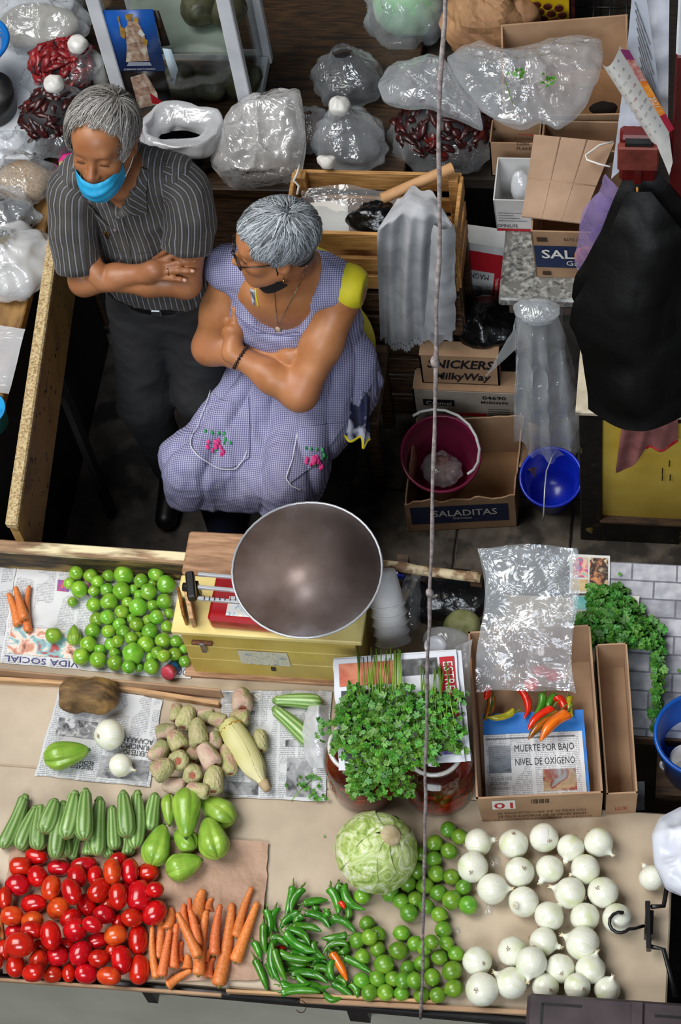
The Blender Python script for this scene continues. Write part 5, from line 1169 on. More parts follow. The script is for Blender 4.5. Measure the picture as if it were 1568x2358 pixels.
# ================================================================== people
from mathutils.bvhtree import BVHTree
def head_frame(yaw, pitch, roll):
    y, p_, rl = map(radians, (yaw, pitch, roll)); fw = npv(-sin(y)*cos(p_), -cos(y)*cos(p_), -sin(p_)); lf0 = npv(cos(y), -sin(y), 0)
    up0 = np.cross(fw, -lf0); up0 = up0 if up0[2] > 0 else -up0
    lf = lf0*cos(rl)+up0*sin(rl); up = -lf0*sin(rl)+up0*cos(rl); return np.array([lf, fw, up])
def skin_mat(name, c1, c2, c3):
    return mat(name, c1, c2, rough=.42, scale=9, detail=5, sss=.12, spec=.4, bmp=.12, bscale=90, dist=.001, c3=c3, t3=.6)
class Caster:
    def __init__(s, o):
        me = o.data; off = np.array(root_of(o).location); v = np.array([tuple(q.co) for q in me.vertices])+off; s.b = BVHTree.FromPolygons(v.tolist(), [tuple(p.vertices) for p in me.polygons])
    def hit(s, px, py, lift=0.):
        d = unit(ray(px, py)); r = s.b.ray_cast(Vector(CAM), Vector(d))
        if r[0] is None: return None
        n_ = np.array(r[1]); n_ = n_ if n_@d < 0 else -n_
        return np.array(r[0])+n_*lift
    def patch(s, fn, nu, nv, lift):
        """patch of cloth lying on the surface: fn(u,v)->pixel"""
        V, F, UV = grid(lambda u, v: (*fn(u, v), 0), nu, nv); P = []; last = None
        for q in V:
            h_ = s.hit(q[0], q[1], lift)
            if h_ is None: h_ = last if last is not None else PZ(q[0], q[1], 1.0)
            P.append(h_); last = h_
        return np.array(P), F
def head_sdf(S, H, R, female=False, mouth=True):
    T = lambda a, b, c: H+npv(a, b, c)@R
    S.ell(T(0, -.012, .042), (.074, .097, .078), R, .02); S.ell(T(0, .032, -.03), (.060, .066, .082), R, .04); S.ell(T(0, .040, .045), (.062, .056, .05), R, .03)
    for s in (-1, 1):
        S.cap(T(s*.052, .0, -.05), T(s*.022, .072, -.097), .022, .018, .03); S.ell(T(s*.038, .064, -.022), (.026, .026, .024), R, .02)
    S.ell(T(0, .076, -.098), (.026, .022, .020), R, .02); S.cap(T(-.034, .083, .030), T(.034, .083, .030), .012, .012, .02); S.ell(T(0, .074, -.064), (.034, .030, .032), R, .02)
    for s in (-1, 1):
        S.ell(T(s*.032, .101, .009), (.019, .014, .012), R, .012, 's'); S.ell(T(s*.032, .081, .008), (.0155, .0145, .0125), R, .004)
        S.ell(T(s*.079, -.008, -.006), (.010, .020, .034), R, .008); S.ell(T(s*.090, -.003, -.001), (.009, .011, .021), R, .006, 's')
    S.cap(T(0, .088, .018), T(0, .114, -.028), .0075, .0125, .012)
    for s in (-1, 1): S.ell(T(s*.012, .103, -.033), (.009, .011, .009), R, .008)
    if mouth: S.cap(T(-.017, .096, -.060), T(.017, .096, -.060), .0055, .0055, .008); S.cap(T(-.015, .095, -.071), T(.015, .095, -.071), .0065, .0065, .008); S.cap(T(-.02, .104, -.0655), T(.02, .104, -.0655), .002, .002, .006, 's')
    return T
def hair_mat(name, stops, rough=.45):
    m, nt, b = base_mat(name); at = N(nt, 'ShaderNodeAttribute'); at.attribute_name = 'tone'
    L(nt, ramp(nt, at.outputs['Fac'], stops).outputs[0], b.inputs['Base Color']); b.inputs['Roughness'].default_value = rough; b.inputs['Specular IOR Level'].default_value = .4; return m
def hair(parent, H, R, n, crown, inside, length, m, seed, lift=.006, cen=(0, -.012, .042), rad=(.074, .097, .078), width=.0016, wave=.0, droop=.0, name='hair', steer=None, limit=None):
    rg_ = np.random.default_rng(seed); crown = unit(crown); V = []; F = []; tone = []; cnt = 0; nb = 0; cen = np.array(cen); rad = np.array(rad)
    while cnt < n and nb < n*30:
        nb += 1; d0 = unit(rg_.normal(size=3)); p0 = cen+d0*rad
        if not inside(p0[0], p0[1], p0[2], rg_): continue
        cnt += 1; ax = np.cross(crown, d0)
        if np.linalg.norm(ax) < 1e-3: continue
        ax = unit(ax)
        if steer is not None: ax = unit(ax+steer(p0)*.9-0*ax)
        ln = length*rg_.uniform(.6, 1.25); K = 6; base_off = lift*rg_.uniform(.2, 1.15); tn = min(1, max(0, .5+.22*sin(13*d0[0]+5*d0[2]+seed)*cos(11*d0[1]-6*d0[0])+rg_.normal(0, .18))); ph = rg_.uniform(0, 6.28)
        w0 = width*rg_.uniform(.7, 1.4); side_j = .25*sin(6*d0[0]+4*d0[1]+seed)+rg_.normal(0, .05); P = []
        for k in range(K):
            t = k/(K-1); th = ln/.085*t; d = d0*cos(th)+np.cross(ax, d0)*sin(th)+ax*(ax@d0)*(1-cos(th)); d = unit(d+ax*(side_j*t+wave*sin(ph+5*t)))
            pt_ = cen+d*(rad+base_off+lift*.9*sin(pi*min(1, t*1.05))*.6-droop*t)
            if limit is not None and P and limit(*(cen+d*rad)): pt_ = P[-1]+(P[-1]-P[-2])*.08 if len(P) > 1 else P[-1]*.999
            P.append(pt_)
        P = np.array(P); Pw = H+P@R; i0 = len(V)
        for k in range(K):
            tg = unit(Pw[min(k+1, K-1)]-Pw[max(k-1, 0)]); nrm = unit(((P[k]-cen)/rad**2)@R); sd = unit(np.cross(tg, nrm)); ww = w0*(1-.75*(k/(K-1))**2)
            V += [Pw[k]-sd*ww, Pw[k]+nrm*ww*.7, Pw[k]+sd*ww]; tone += [tn]*3
        for k in range(K-1):
            a = i0+3*k; F += [(a, a+1, a+4, a+3), (a+1, a+2, a+5, a+4)]
    return mesh(name, V, F, m, parent, True, attr={'tone': tone})
def stripes_mat():
    m, nt, b = base_mat('striped_shirt'); at = N(nt, 'ShaderNodeAttribute'); at.attribute_name = 'stripe'; f = math_(nt, 'FRACT', math_(nt, 'DIVIDE', at.outputs['Fac'], .0165))
    s = math_(nt, 'LESS_THAN', f, .17); s2 = math_(nt, 'MULTIPLY', math_(nt, 'GREATER_THAN', f, .52), math_(nt, 'LESS_THAN', f, .60)); tc = coords(nt); n = N(nt, 'ShaderNodeTexNoise', Scale=14., Detail=4.); L(nt, tc, n.inputs['Vector'])
    c = ramp(nt, n.outputs[0], [(.3, hexc('#2e2c29')), (.7, hexc('#45423d'))]).outputs[0]; c = mixc(nt, math_(nt, 'MULTIPLY', s2, .25), c, hexc('#77746e'))
    L(nt, mixc(nt, math_(nt, 'MULTIPLY', s, .8), c, hexc('#8b8c96')), b.inputs['Base Color']); b.inputs['Roughness'].default_value = .75; b.inputs['Sheen Weight'].default_value = .1
    n2 = N(nt, 'ShaderNodeTexNoise', Scale=300., Detail=1.); L(nt, tc, n2.inputs['Vector']); bump(nt, b, n2.outputs[0], .15, .001); return m
def sleeve(parent, pts, rad, m, seed, name='sleeve', amp=.009, seg=40, sub=6, hemw=.012):
    P = np.array(pts, float); t = np.linspace(0, len(P)-1, (len(P)-1)*sub+1); C = np.stack([np.interp(t, np.arange(len(P)), P[:, k]) for k in range(3)], 1)
    for _ in range(3): C[1:-1] = (C[:-2]+2*C[1:-1]+C[2:])/4
    Rr = np.interp(t, np.arange(len(P)), rad); V, F = tube(C, Rr, seg, cap=False); cc = np.repeat(C, seg, 0); o = unit2(V-cc); d = fbm(V*npv(1, 1, .6), 16, seed, 3, True); V = V+o*(amp*d)[:, None]
    st = np.tile(np.arange(seg)/seg*2*pi*np.mean(Rr), len(C)); n_ = len(V)
    Vi = V-o*.003; Fi = [tuple(i+n_ for i in q[::-1]) for q in F]; last = (len(C)-1)*seg; rim = [(last+k, last+(k+1) % seg, n_+last+(k+1) % seg, n_+last+k) for k in range(seg)]
    return mesh(name, np.vstack([V, Vi]), F+Fi+rim, m, parent, True, attr={'stripe': np.concatenate([st, st])})

# ------------------------------------------------------------------ the man
def make_man():
    man = thing('person', 'standing person in striped grey shirt and blue face mask, arms crossed, eyes lowered', 'person', (-.11, 1.66, 0))
    H = npv(-.139, 1.652, 1.54); R = head_frame(6.5, -10, -2); M_sk = skin_mat('skin_tan', '#8c5836', '#aa734e', '#9c6748')
    S = SDF((-.40, 1.40, .84), (.17, 1.88, 1.68), .0037)
    T = head_sdf(S, H, R, mouth=False)
    nb = npv(-.133, 1.705, 1.385)
    S.cap(T(0, -.02, -.05), nb, .054, .058, .02); S.cap(T(0, .02, -.07), nb+npv(-.004, -.045, -.03), .03, .035, .03)
    S.ell((-.13, 1.738, 1.2), (.15, .095, .19), None, .04); S.cap((-.26, 1.715, 1.33), (.0, 1.71, 1.33), .05, .05, .05); S.ell((-.115, 1.73, 1.0), (.14, .10, .15), None, .04)
    EL, WL = PZ(428, 652, 1.055), PZ(240, 647, 1.075)
    S.chain([npv(.035, 1.70, 1.32), npv(.034, 1.62, 1.17), EL, EL*.55+WL*.45, WL], [.05, .047, .042, .04, .027], .02)
    # left hand folds up and under the right arm
    k1 = PZ(216, 622, 1.098); k2 = PZ(206, 604, 1.12); S.chain([WL, (WL+k1)/2+npv(0, .0, .004), k1], [.027, .029, .027], .02); S.cap(k1, k2+npv(0, .02, .0), .026, .02, .02)
    for i, dx in enumerate((-.018, -.004, .010, .022)): S.chain([k1+npv(dx, .006, .012), k2+npv(dx*.9, .015, .01), k2+npv(dx*.8-.01, .05, .012)], [.010, .0095, .008], .006)
    G = SDF((-.40, 1.40, .84), (.17, 1.88, 1.68), .0037)
    ER, WR = PZ(192, 655, 1.05)+npv(0, .012, 0), PZ(342, 634, 1.115)+npv(0, .008, 0)
    G.chain([npv(-.29, 1.705, 1.32), npv(-.296, 1.635, 1.18), ER, ER*.5+WR*.5, WR], [.05, .045, .042, .037, .026], .02)
    kn = {'i': ((368, 603, 1.146), (398, 588, 1.158), (424, 574, 1.158)), 'm': ((374, 614, 1.142), (412, 605, 1.152), (445, 600, 1.150)), 'r': ((372, 627, 1.132), (410, 623, 1.140), (442, 624, 1.136)), 'p': ((364, 639, 1.118), (398, 641, 1.122), (424, 645, 1.116))}
    pal = PZ(356, 622, 1.133); G.ell(pal, (.036, .024, .026), np.array([unit(npv(1, .1, .15)), unit(npv(-.1, 1, -.3)), unit(npv(-.1, .3, 1))]), .015); G.cap(WR, pal, .026, .024, .02)
    nails = []
    for k, (a, b, c) in kn.items():
        A, B, C_ = PZ(*a), PZ(*b), PZ(*c); rr = .0092 if k != 'p' else .008
        G.chain([pal*.55+A*.45, A, B, B*.35+C_*.65, C_], [.012, rr*1.1, rr*1.02, rr*.92, rr*.8], .006); nails.append((B, C_, rr))
    th = PZ(362, 600, 1.13); G.chain([WR+npv(0, .005, .01), th, PZ(392, 585, 1.135)+npv(0, .03, 0)], [.016, .012, .010], .01)
    S.merge(G, .003); V, Q = S.mesh(); V = smooth_v(V, Q, 1, .5)
    body = mesh('body', V, Q, M_sk, man)
    M_nail = mat('nail', '#b08068', '#bd8f78', rough=.3, scale=30)
    for B, C_, rr in nails:
        d = unit(C_-B); upn = unit(unit(CAM-C_)-d*(unit(CAM-C_)@d)); sd = np.cross(d, upn); P_, F_ = blob(C_+upn*rr*.62+d*rr*.2, (.0072, .0056, .0022), 1, 0., 5, (12, 8), ax=np.array([d, sd, upn])); mesh('fingernail', P_, F_, M_nail, man)
    B, C_ = PZ(*kn['r'][0]), PZ(*kn['r'][1]); d = unit(C_-B); X, Y, Z_ = frame(d); c = B*.55+C_*.45; mesh('ring', *tube([c+.0115*(cos(a)*X+sin(a)*Y) for a in np.linspace(0, 2*pi, 25)[:-1]], .0016, 6, closed=True), mat('gold', '#c89a3c', '#e0b860', rough=.2, metal=1., scale=9), man)
    # shirt
    M_sh = stripes_mat(); S = SDF((-.42, 1.52, .85), (.16, 1.90, 1.46), .006)
    S.ell((-.13, 1.738, 1.19), (.168, .112, .21), None, .03); S.cap((-.262, 1.715, 1.332), (.005, 1.71, 1.332), .063, .063, .06); S.ell((-.115, 1.722, 1.0), (.158, .118, .17), None, .05); S.cap((-.16, 1.715, .90), (-.06, 1.71, .90), .112, .112, .05)
    S.cap((-.134, 1.70, 1.375), (-.134, 1.66, 1.52), .060, .085, .012, 's'); S.ell((-.150, 1.635, 1.35), (.030, .07, .085), None, .01, 's'); S.cut((0, 0, .885), (0, 0, -1))
    V, Q = S.mesh(); V = smooth_v(V, Q, 2); nn = vnormals(V, Q); fold = .011*fbm(V*npv(1.3, 1, .55), 11, 3, 3, True)+.004*fbm(V*npv(1, 1, 2.0), 16, 8, 2, True)*(V[:, 2] < 1.1); V = V+nn*fold[:, None]
    sh = mesh('shirt', V, Q, M_sh, man, True, attr={'stripe': V[:, 0]+.05*V[:, 2]+.003*fbm(V, 7, 5, 2)})
    sleeve(sh, [npv(-.03, 1.712, 1.345), npv(.028, 1.70, 1.315), npv(.04, 1.655, 1.235), PZ(432, 575, 1.155)+npv(0, .01, 0)], [.056, .068, .070, .070], M_sh, 4)
    sleeve(sh, [npv(-.24, 1.715, 1.345), npv(-.287, 1.70, 1.31), npv(-.30, 1.64, 1.20), PZ(178, 628, 1.09)+npv(0, .02, 0)], [.056, .067, .067, .064], M_sh, 6)
    cst = Caster(sh)
    # collar flaps, placket, pocket, buttons
    def flap(pts, m, name, th_=.004, parent=sh, st=None):
        P = [PZ(*p) for p in pts]; n_ = unit(np.cross(P[1]-P[0], P[-1]-P[0])); n_ = n_ if n_@(CAM-P[0]) > 0 else -n_
        k = len(P); V_ = np.array(P+[p-n_*th_ for p in P]); F_ = [tuple(range(k)), tuple(range(2*k-1, k-1, -1))]+[(i, i+k, (i+1) % k+k, (i+1) % k) for i in range(k)]
        return mesh(name, V_, F_, m, parent, False, attr={'stripe': V_[:, 0]*.8+V_[:, 2]*.5})
    def q4(c):
        return lambda u, v: tuple((np.array(c[0])*(1-u)+np.array(c[1])*u)*(1-v)+(np.array(c[3])*(1-u)+np.array(c[2])*u)*v)
    for c in ([(302, 378), (342, 392), (339, 488), (296, 462)], [(296, 462), (339, 488), (292, 492), (262, 506)], [(170, 446), (204, 462), (256, 520), (206, 494)]):
        V_, F_ = cst.patch(q4(c), 8, 10, .009); mesh('collar_flap', V_, F_, M_sh, sh, attr={'stripe': V_[:, 0]*.75+V_[:, 2]*.6})
    V_, F_ = cst.patch(lambda u, v: (262+22*u+28*v, 500+140*v), 5, 26, .003); mesh('placket', V_, F_, M_sh, sh, attr={'stripe': V_[:, 0]})
    for px, py in ((268, 526), (277, 600)):
        q = cst.hit(px, py, .006)
        if q is not None: mesh('button', *lathe([(0, 0), (.006, 0), (.006, .002), (.004, .003), (0, .0025)], 12, q, frame(CAM-q)), mat('button', '#3a2a2c', '#5a464a', rough=.3, scale=20), sh)
    V_, F_ = cst.patch(lambda u, v: (312+72*u, 583-8*u+62*v), 12, 10, .004); mesh('pocket', V_, F_, M_sh, sh, attr={'stripe': V_[:, 0]+.004})
    # cross pendant
    q = PZ(248, 540, 1.265); q = cst.hit(248, 538, .006) if cst.hit(248, 538, .006) is not None else q; M_brass = mat('brass', '#5e4314', '#8a6a2c', rough=.35, metal=.8, scale=30)
    mesh('cross_pendant', *joinm([boxg(q, (.006, .004, .034), bev=.001), boxg(q+npv(0, 0, .005), (.02, .004, .006), bev=.001)]), M_brass, man, False)
    # belt and trousers
    M_tr = mat('grey_trousers', '#131314', '#1f1f21', rough=.85, scale=8, bmp=.3, bscale=220, dist=.001)
    S = SDF((-.36, 1.36, .02), (.18, 1.90, .93), .009)
    S.cap((-.17, 1.715, .865), (-.05, 1.71, .865), .112, .112, .03); S.ell((-.11, 1.71, .78), (.165, .125, .13), None, .04)
    KL, KR = PZ(462, 930, .52)+npv(0, .03, 0), npv(-.215, 1.53, .50)
    S.chain([npv(-.02, 1.68, .80), KL, npv(.0, 1.54, .09)], [.098, .075, .055], .04); S.chain([npv(-.19, 1.68, .80), KR, npv(-.21, 1.55, .09)], [.098, .075, .055], .04); S.cut((0, 0, .893), (0, 0, 1))
    V, Q = S.mesh(); nn = vnormals(V, Q); V = V+nn*(.007*fbm(V*npv(1, 1, 1.4), 12, 9, 3, True))[:, None]; tr = mesh('trousers', V, Q, M_tr, man)
    ring = []
    for a in np.linspace(0, 2*pi, 49)[:-1]: ring.append(npv(-.11+.178*cos(a), 1.713+.122*sin(a), .882))
    V_, F_ = tube(ring, .017, 8, closed=True, flat=.35, hint=(1, 0, 0)); bl = mesh('belt', V_, F_, M_black, man)
    mesh('buckle', *boxg((-.112, 1.585, .882), (.03, .008, .03), bev=.003), mat('buckle_steel', '#6a6e70', '#9a9ea0', rough=.3, metal=.9, scale=20), bl, False)
    for x, y in ((.005, 1.50), (-.21, 1.51)):
        S = SDF((x-.08, y-.22, 0), (x+.08, y+.14, .14), .006); S.cap((x, y+.05, .045), (x, y-.12, .035), .044, .036, .02); S.cap((x, y+.05, .09), (x, y+.05, .04), .045, .045, .02); S.cut((0, 0, .004), (0, 0, -1)); mesh('shoe', *S.mesh(), M_black, man)
    # face
    M_line = mat('dark_lash', '#3a241a', rough=.6); M_brow = mat('grey_brow', '#6a6058', '#8a8078', rough=.8, scale=60)
    for s in (-1, 1):
        mesh('eyelash', *tube([T(s*.032+x, .0955-abs(x)*.35-.0*x, .0005-.16*abs(x)) for x in np.linspace(-.013, .013, 7)], .0013, 5), M_line, man)
        mesh('eyebrow', *tube([T(s*(.016+.008*k), .0985-.0012*k*k*.9, .031+.0025*k-.0012*k*k) for k in range(5)], [.002, .0032, .0032, .0026, .0012], 6), M_brow, man)
    def msk(u, v):
        x = 2*u-1; a = .066*sin(x*1.32)/sin(1.32); top_c = -.047+.028*abs(x)**1.2; bot_c = -.126+.052*abs(x)**1.8; c = top_c+(bot_c-top_c)*v
        b = .116-.072*abs(x)**2.2+.016*sin(pi*min(1, v*1.0))*(1-x*x)-.016*v*v+.002*sin(v*19)*(1-x*x); return T(a, b, c)
    V_, F_, UV = grid(msk, 30, 20); nn = vnormals(V_, np.array(F_)); V_ = V_+nn*(.0022*fbm(V_, 30, 2, 3, True))[:, None]; mk = mesh('face_mask', V_, F_, mat('mask_blue', '#128fc0', '#27a8d8', rough=.6, scale=30, bmp=.2), man)
    for s in (-1, 1):
        for cc in (-.022, -.070): mesh('ear_loop', *tube([T(s*.066, .044, cc), T(s*.074, .02, cc*.75), T(s*.083, -.012, -.0-.25*abs(cc))], .0011, 5), M_white_print, mk)
    # hair: thin on top, thick at the sides and back
    hm = hair_mat('man_hair', [(.0, hexc('#57504a')), (.4, hexc('#85807b')), (.75, hexc('#a8a4a0')), (1., hexc('#cfccc8'))])
    def ins(a, b, c, r): 
        if b > .070 and c < .085: return False
        if b > .02 and abs(a) < .052 and c < .10: return False
        if abs(a) > .045 and b > .058: return False
        if c < .0 and b > -.03: return False
        if abs(a) > .045 and (b+.004)**2+(c+.004)**2 < .0014: return False
        if c < -.055: return False
        if abs(a+.004) < .016 and b > -.01 and r.random() < .8: return False
        return True
    lim = lambda a, b, c: (b > .058 and c < .092) or (abs(a) > .04 and b > .045 and c < .07) or (c < .0 and b > -.02) or (abs(a) > .045 and (b+.004)**2+(c+.004)**2 < .0013)
    hair(man, H, R, 4200, (.4, -.35, .8), ins, .09, hm, 3, lift=.017, wave=.05, width=.0011, limit=lim)
    S = SDF(H-.14, H+.14, .006); S.ell(T(0, -.016, .046), (.079, .099, .079), R, .01); S.cut(T(0, .03, .05), unit(npv(0, 1, -.35)@R)); S.cut(T(0, 0, -.055), -R[2]); S.cap(T(-.09, -.004, -.01), T(.09, -.004, -.01), .034, .034, .008, 's'); V, Q = S.mesh(); mesh('hair_base', V, Q, mat('man_hair_base', '#6a625a', '#8a827a', rough=.8, scale=40), man)
    return man
make_man()

# ------------------------------------------------------------------ the woman
def gingham():
    m, nt, b = base_mat('gingham'); tc = coords(nt); sp = N(nt, 'ShaderNodeSeparateXYZ'); L(nt, tc, sp.inputs[0])
    u = sp.outputs[0]; v = math_(nt, 'ADD', sp.outputs[2], sp.outputs[1])
    def band(x, p): return math_(nt, 'LESS_THAN', math_(nt, 'FRACT', math_(nt, 'DIVIDE', x, p)), .5)
    s = math_(nt, 'MULTIPLY', math_(nt, 'ADD', band(u, .0062), band(v, .0074)), .5)
    n = N(nt, 'ShaderNodeTexNoise', Scale=7., Detail=3.); L(nt, tc, n.inputs['Vector'])
    c = ramp(nt, s, [(.0, hexc('#bfbed6')), (.5, hexc('#8382a8')), (1., hexc('#524f7c'))]).outputs[0]
    L(nt, mixc(nt, math_(nt, 'MULTIPLY', n.outputs[0], .25), c, hexc('#8a8698')), b.inputs['Base Color']); b.inputs['Roughness'].default_value = .8; return m
def make_woman():
    wm = thing('person', 'seated person in lilac gingham apron with grey hair and glasses, arms crossed, looking aside', 'person', (.30, 1.60, 0))
    H = npv(.300, 1.546, 1.262); R = head_frame(72, 0, 4); M_sk = skin_mat('skin_brown', '#a2683f', '#c0855a', '#b27650')
    lo, hi = (-.04, 1.30, .66), (.58, 1.80, 1.40); S = SDF(lo, hi, .0037); T = head_sdf(S, H, R, True)
    nb = npv(.318, 1.612, 1.10); S.cap(T(0, -.03, -.06), nb, .052, .066, .03); S.cap(T(0, .03, -.08), nb+npv(-.03, -.06, -.04), .035, .05, .03)
    S.ell((.30, 1.63, .90), (.17, .115, .2), None, .05); S.cap((.15, 1.635, 1.03), (.455, 1.59, 1.03), .058, .058, .06); S.ell((.275, 1.575, 1.0), (.12, .07, .10), None, .05)
    SL, EL, WL = npv(.455, 1.585, 1.01), PZ(690, 905, .80), PZ(535, 812, .885)
    S.chain([SL, SL*.5+EL*.5, EL, EL*.6+WL*.4, WL], [.056, .057, .050, .046, .029], .03)
    pL = PZ(537, 765, .915); S.cap(WL, pL, .029, .028, .015); S.ell(pL, (.034, .022, .038), np.array([unit(npv(1, .2, 0)), unit(npv(-.2, 1, .2)), UP]), .012)
    S.chain([pL+npv(.01, -.004, .01), PZ(541, 735, .95), PZ(540, 712, .975)], [.014, .0115, .0095], .008)
    for i in range(4): q = pL+npv(-.010, .012, .012-.013*i); S.chain([q, q+npv(-.010, .032, .004), q+npv(-.018, .07, .0)], [.0115, .0105, .009], .006)
    G = SDF(lo, hi, .0037); SR, ER, WR = npv(.125, 1.635, 1.015), PZ(484, 800, .80), PZ(640, 850, .845)+npv(0, .03, 0)
    G.chain([SR, SR*.5+ER*.5, ER, ER*.55+WR*.45, WR], [.058, .056, .049, .044, .029], .03)
    pR = PZ(668, 838, .87)+npv(0, .022, 0); G.cap(WR, pR, .029, .027, .015); G.ell(pR, (.038, .024, .032), np.array([unit(npv(1, -.2, .2)), unit(npv(.2, 1, 0)), UP]), .012)
    G.chain([pR+npv(0, -.002, .015), PZ(682, 820, .895)+npv(0, .012, 0), PZ(697, 810, .90)+npv(0, .012, 0)], [.015, .012, .0095], .008)
    for i in range(4): q = pR+npv(.026, -.004, .018-.015*i); G.chain([q, q+npv(.03, .0, .002), q+npv(.06, .01, -.002)], [.0115, .0105, .009], .006)
    S.merge(G, .003); V, Q = S.mesh(); V = smooth_v(V, Q, 1, .5); body = mesh('body', V, Q, M_sk, wm); cb = Caster(body)
    # blouse under the apron
    M_ye = mat('yellow_cloth', '#c9bd18', '#ddd030', rough=.7, scale=10, bmp=.2); M_fl = mat('floral_navy', '#10122e', '#20244a', rough=.7, scale=34, c3='#b9bccd', t3=.55, lo=.4, hi=.6)
    S = SDF((.02, 1.40, .40), (.60, 1.86, 1.16), .0065)
    S.ell((.30, 1.64, .88), (.182, .128, .23), None, .05); S.cap((.15, 1.64, 1.035), (.468, 1.590, 1.03), .067, .066, .06); S.ell((.325, 1.68, .62), (.17, .15, .2), None, .05)
    S.cap(nb+npv(-.01, -.03, -.03), nb+npv(-.03, -.05, .12), .088, .11, .01, 's'); S.ell((.275, 1.50, 1.06), (.085, .09, .10), None, .01, 's')
    for a, b in ((SL+npv(.012, -.01, .0), EL), (SR+npv(-.012, 0, 0), ER)): S.cap(a*.74+b*.26, b, .066, .056, .008, 's')
    S.cut((.512, 1.58, 1.0), unit(npv(1, -.15, -.1))); S.cut((0, 0, .48), (0, 0, -1)); V, Q = S.mesh(); V = smooth_v(V, Q, 1); bl = mesh('blouse', V, Q, M_ye, wm)
    # apron
    M_ap = gingham(); S = SDF((-.16, 1.02, .36), (.60, 1.84, 1.14), .0058)
    S.ell((.295, 1.625, .88), (.185, .137, .23), None, .05); S.cap((.122, 1.640, 1.03), (.42, 1.597, 1.035), .074, .074, .06); S.ell((.265, 1.565, .90), (.155, .085, .10), None, .06); S.ell((.29, 1.60, .68), (.175, .160, .17), None, .08)
    kR, kL = PZ(450, 1075, .55), PZ(655, 1100, .54)
    S.chain([npv(.22, 1.62, .60), kR+npv(.01, .03, 0)], [.125, .088], .10); S.chain([npv(.40, 1.60, .60), kL+npv(-.0, .03, .0)], [.125, .092], .10)
    hm_ = PZ(560, 1150, .47); S.ell(hm_+npv(.02, .10, .02), (.15, .12, .085), None, .08); S.chain([kR, kR+npv(-.01, -.02, -.12)], [.085, .08], .06); S.chain([kL, kL+npv(-.01, -.02, -.12)], [.085, .08], .06); S.ell(hm_+npv(0, .06, -.04), (.14, .08, .06), None, .06)
    vm = (kR+kL)/2; S.cap(npv(.27, 1.40, .70), vm+npv(.0, -.09, .07), .02, .05, .07, 's')
    S.cap(nb+npv(-.01, -.02, -.02), nb+npv(-.03, -.05, .13), .092, .12, .01, 's'); S.ell((.270, 1.50, 1.045), (.098, .09, .115), None, .012, 's')
    for a, b in ((SL+npv(.02, 0, 0), EL), (SR+npv(-.02, 0, 0), ER)): S.cap(a*.74+b*.26, b, .066, .056, .008, 's')
    S.cut((.485, 1.62, .8), unit(npv(.8, .6, .0))); S.cut((0, 0, .405), (0, 0, -1)); S.cut(hm_+npv(0, -.045, -.02), unit(npv(-.1, -.45, -1)))
    V, Q = S.mesh(); V = smooth_v(V, Q, 3); nn = vnormals(V, Q)
    low = np.clip((.92-V[:, 2])/.2, 0, 1); cx = .28+.25*(V[:, 1]-1.6)
    pleat = np.abs(np.sin((V[:, 0]-cx)*(52-30*np.clip((1.6-V[:, 1])/.4, 0, 1))+2.2*fbm(V, 3.5, 7, 2)))**.7-.6
    V = V+nn*((.017*low*pleat+.017*low*fbm(V*npv(1.2, .6, .7), 6, 4, 3, True)+.003*fbm(V, 16, 5, 2, True)))[:, None]
    ap = mesh('apron', V, Q, M_ap, wm); ca = Caster(ap)
    # bib seam, pockets with white piping and embroidery
    M_pip = mat('white_piping', '#c4c4d0', '#d8d8e2', rough=.7, scale=30)
    def line(pts, r, m, name, parent, n=30, lift=.003, c=ca):
        P = np.array(pts, float); t = np.linspace(0, len(P)-1, n); px = np.interp(t, np.arange(len(P)), P[:, 0]); py = np.interp(t, np.arange(len(P)), P[:, 1]); W = [c.hit(x, y, lift) for x, y in zip(px, py)]; W = [q for q in W if q is not None]
        if len(W) > 2:
            W = np.array(W); W[1:-1] = (W[:-2]+2*W[1:-1]+W[2:])/4; return mesh(name, *tube(W, r, 6), m, parent)
    M_pk = M_ap
    V_, F_ = ca.patch(lambda u, v: (490+85*u-35*v*(1-u)+0*v, 905+45*u*(1-u)*2+150*v), 16, 18, .005); p1 = mesh('pocket', V_, F_, M_pk, ap)
    V_, F_ = ca.patch(lambda u, v: (690+105*u-28*v-30*u*v, 985-15*u+130*v-40*u*v), 16, 18, .005); p2 = mesh('pocket', V_, F_, M_pk, ap)
    line([(443, 1000), (440, 1030), (455, 1052), (500, 1080), (540, 1082), (562, 1060), (568, 1040)], .0022, M_pip, 'piping', p1, lift=.006); line([(683, 1000), (672, 1060), (658, 1100), (670, 1118), (692, 1127)], .0022, M_pip, 'piping', p2, lift=.006); line([(495, 880), (478, 930), (455, 985), (443, 1000)], .0014, M_pip, 'piping', p1, lift=.006)
    line([(520, 700), (560, 740), (610, 768), (660, 775), (712, 768)], .0012, mat('seam', '#6e6c92', rough=.8), 'bib_seam', ap); line([(560, 745), (590, 765), (640, 772), (690, 765)], .0012, MATS['seam'], 'bib_seam', ap)
    M_pk2 = mat('pink_thread', '#c21668', '#dc3c88', rough=.6, scale=60); M_gt = mat('green_thread', '#177a3c', '#2a9a50', rough=.6, scale=60)
    def stitch(c0, pts, m, parent, nm):
        for (dx, dy, r) in pts:
            q = ca.hit(c0[0]+dx, c0[1]+dy, .0065)
            if q is None: continue
            X, Y, Z_ = frame(CAM-q); P_, F_ = blob(q, (r, r*1.5, .002), int(abs(dx)+abs(dy)), .2, 60, (12, 8), ax=np.array([X, Y, Z_])); mesh(nm, P_, F_, m, parent)
    fl = [(-20, -2, .005), (-22, 8, .005), (-4, 0, .008), (4, 4, .007), (-6, 8, .006), (10, 10, .005), (14, 20, .006), (12, 26, .004), (-12, 14, .004), (2, -6, .006)]
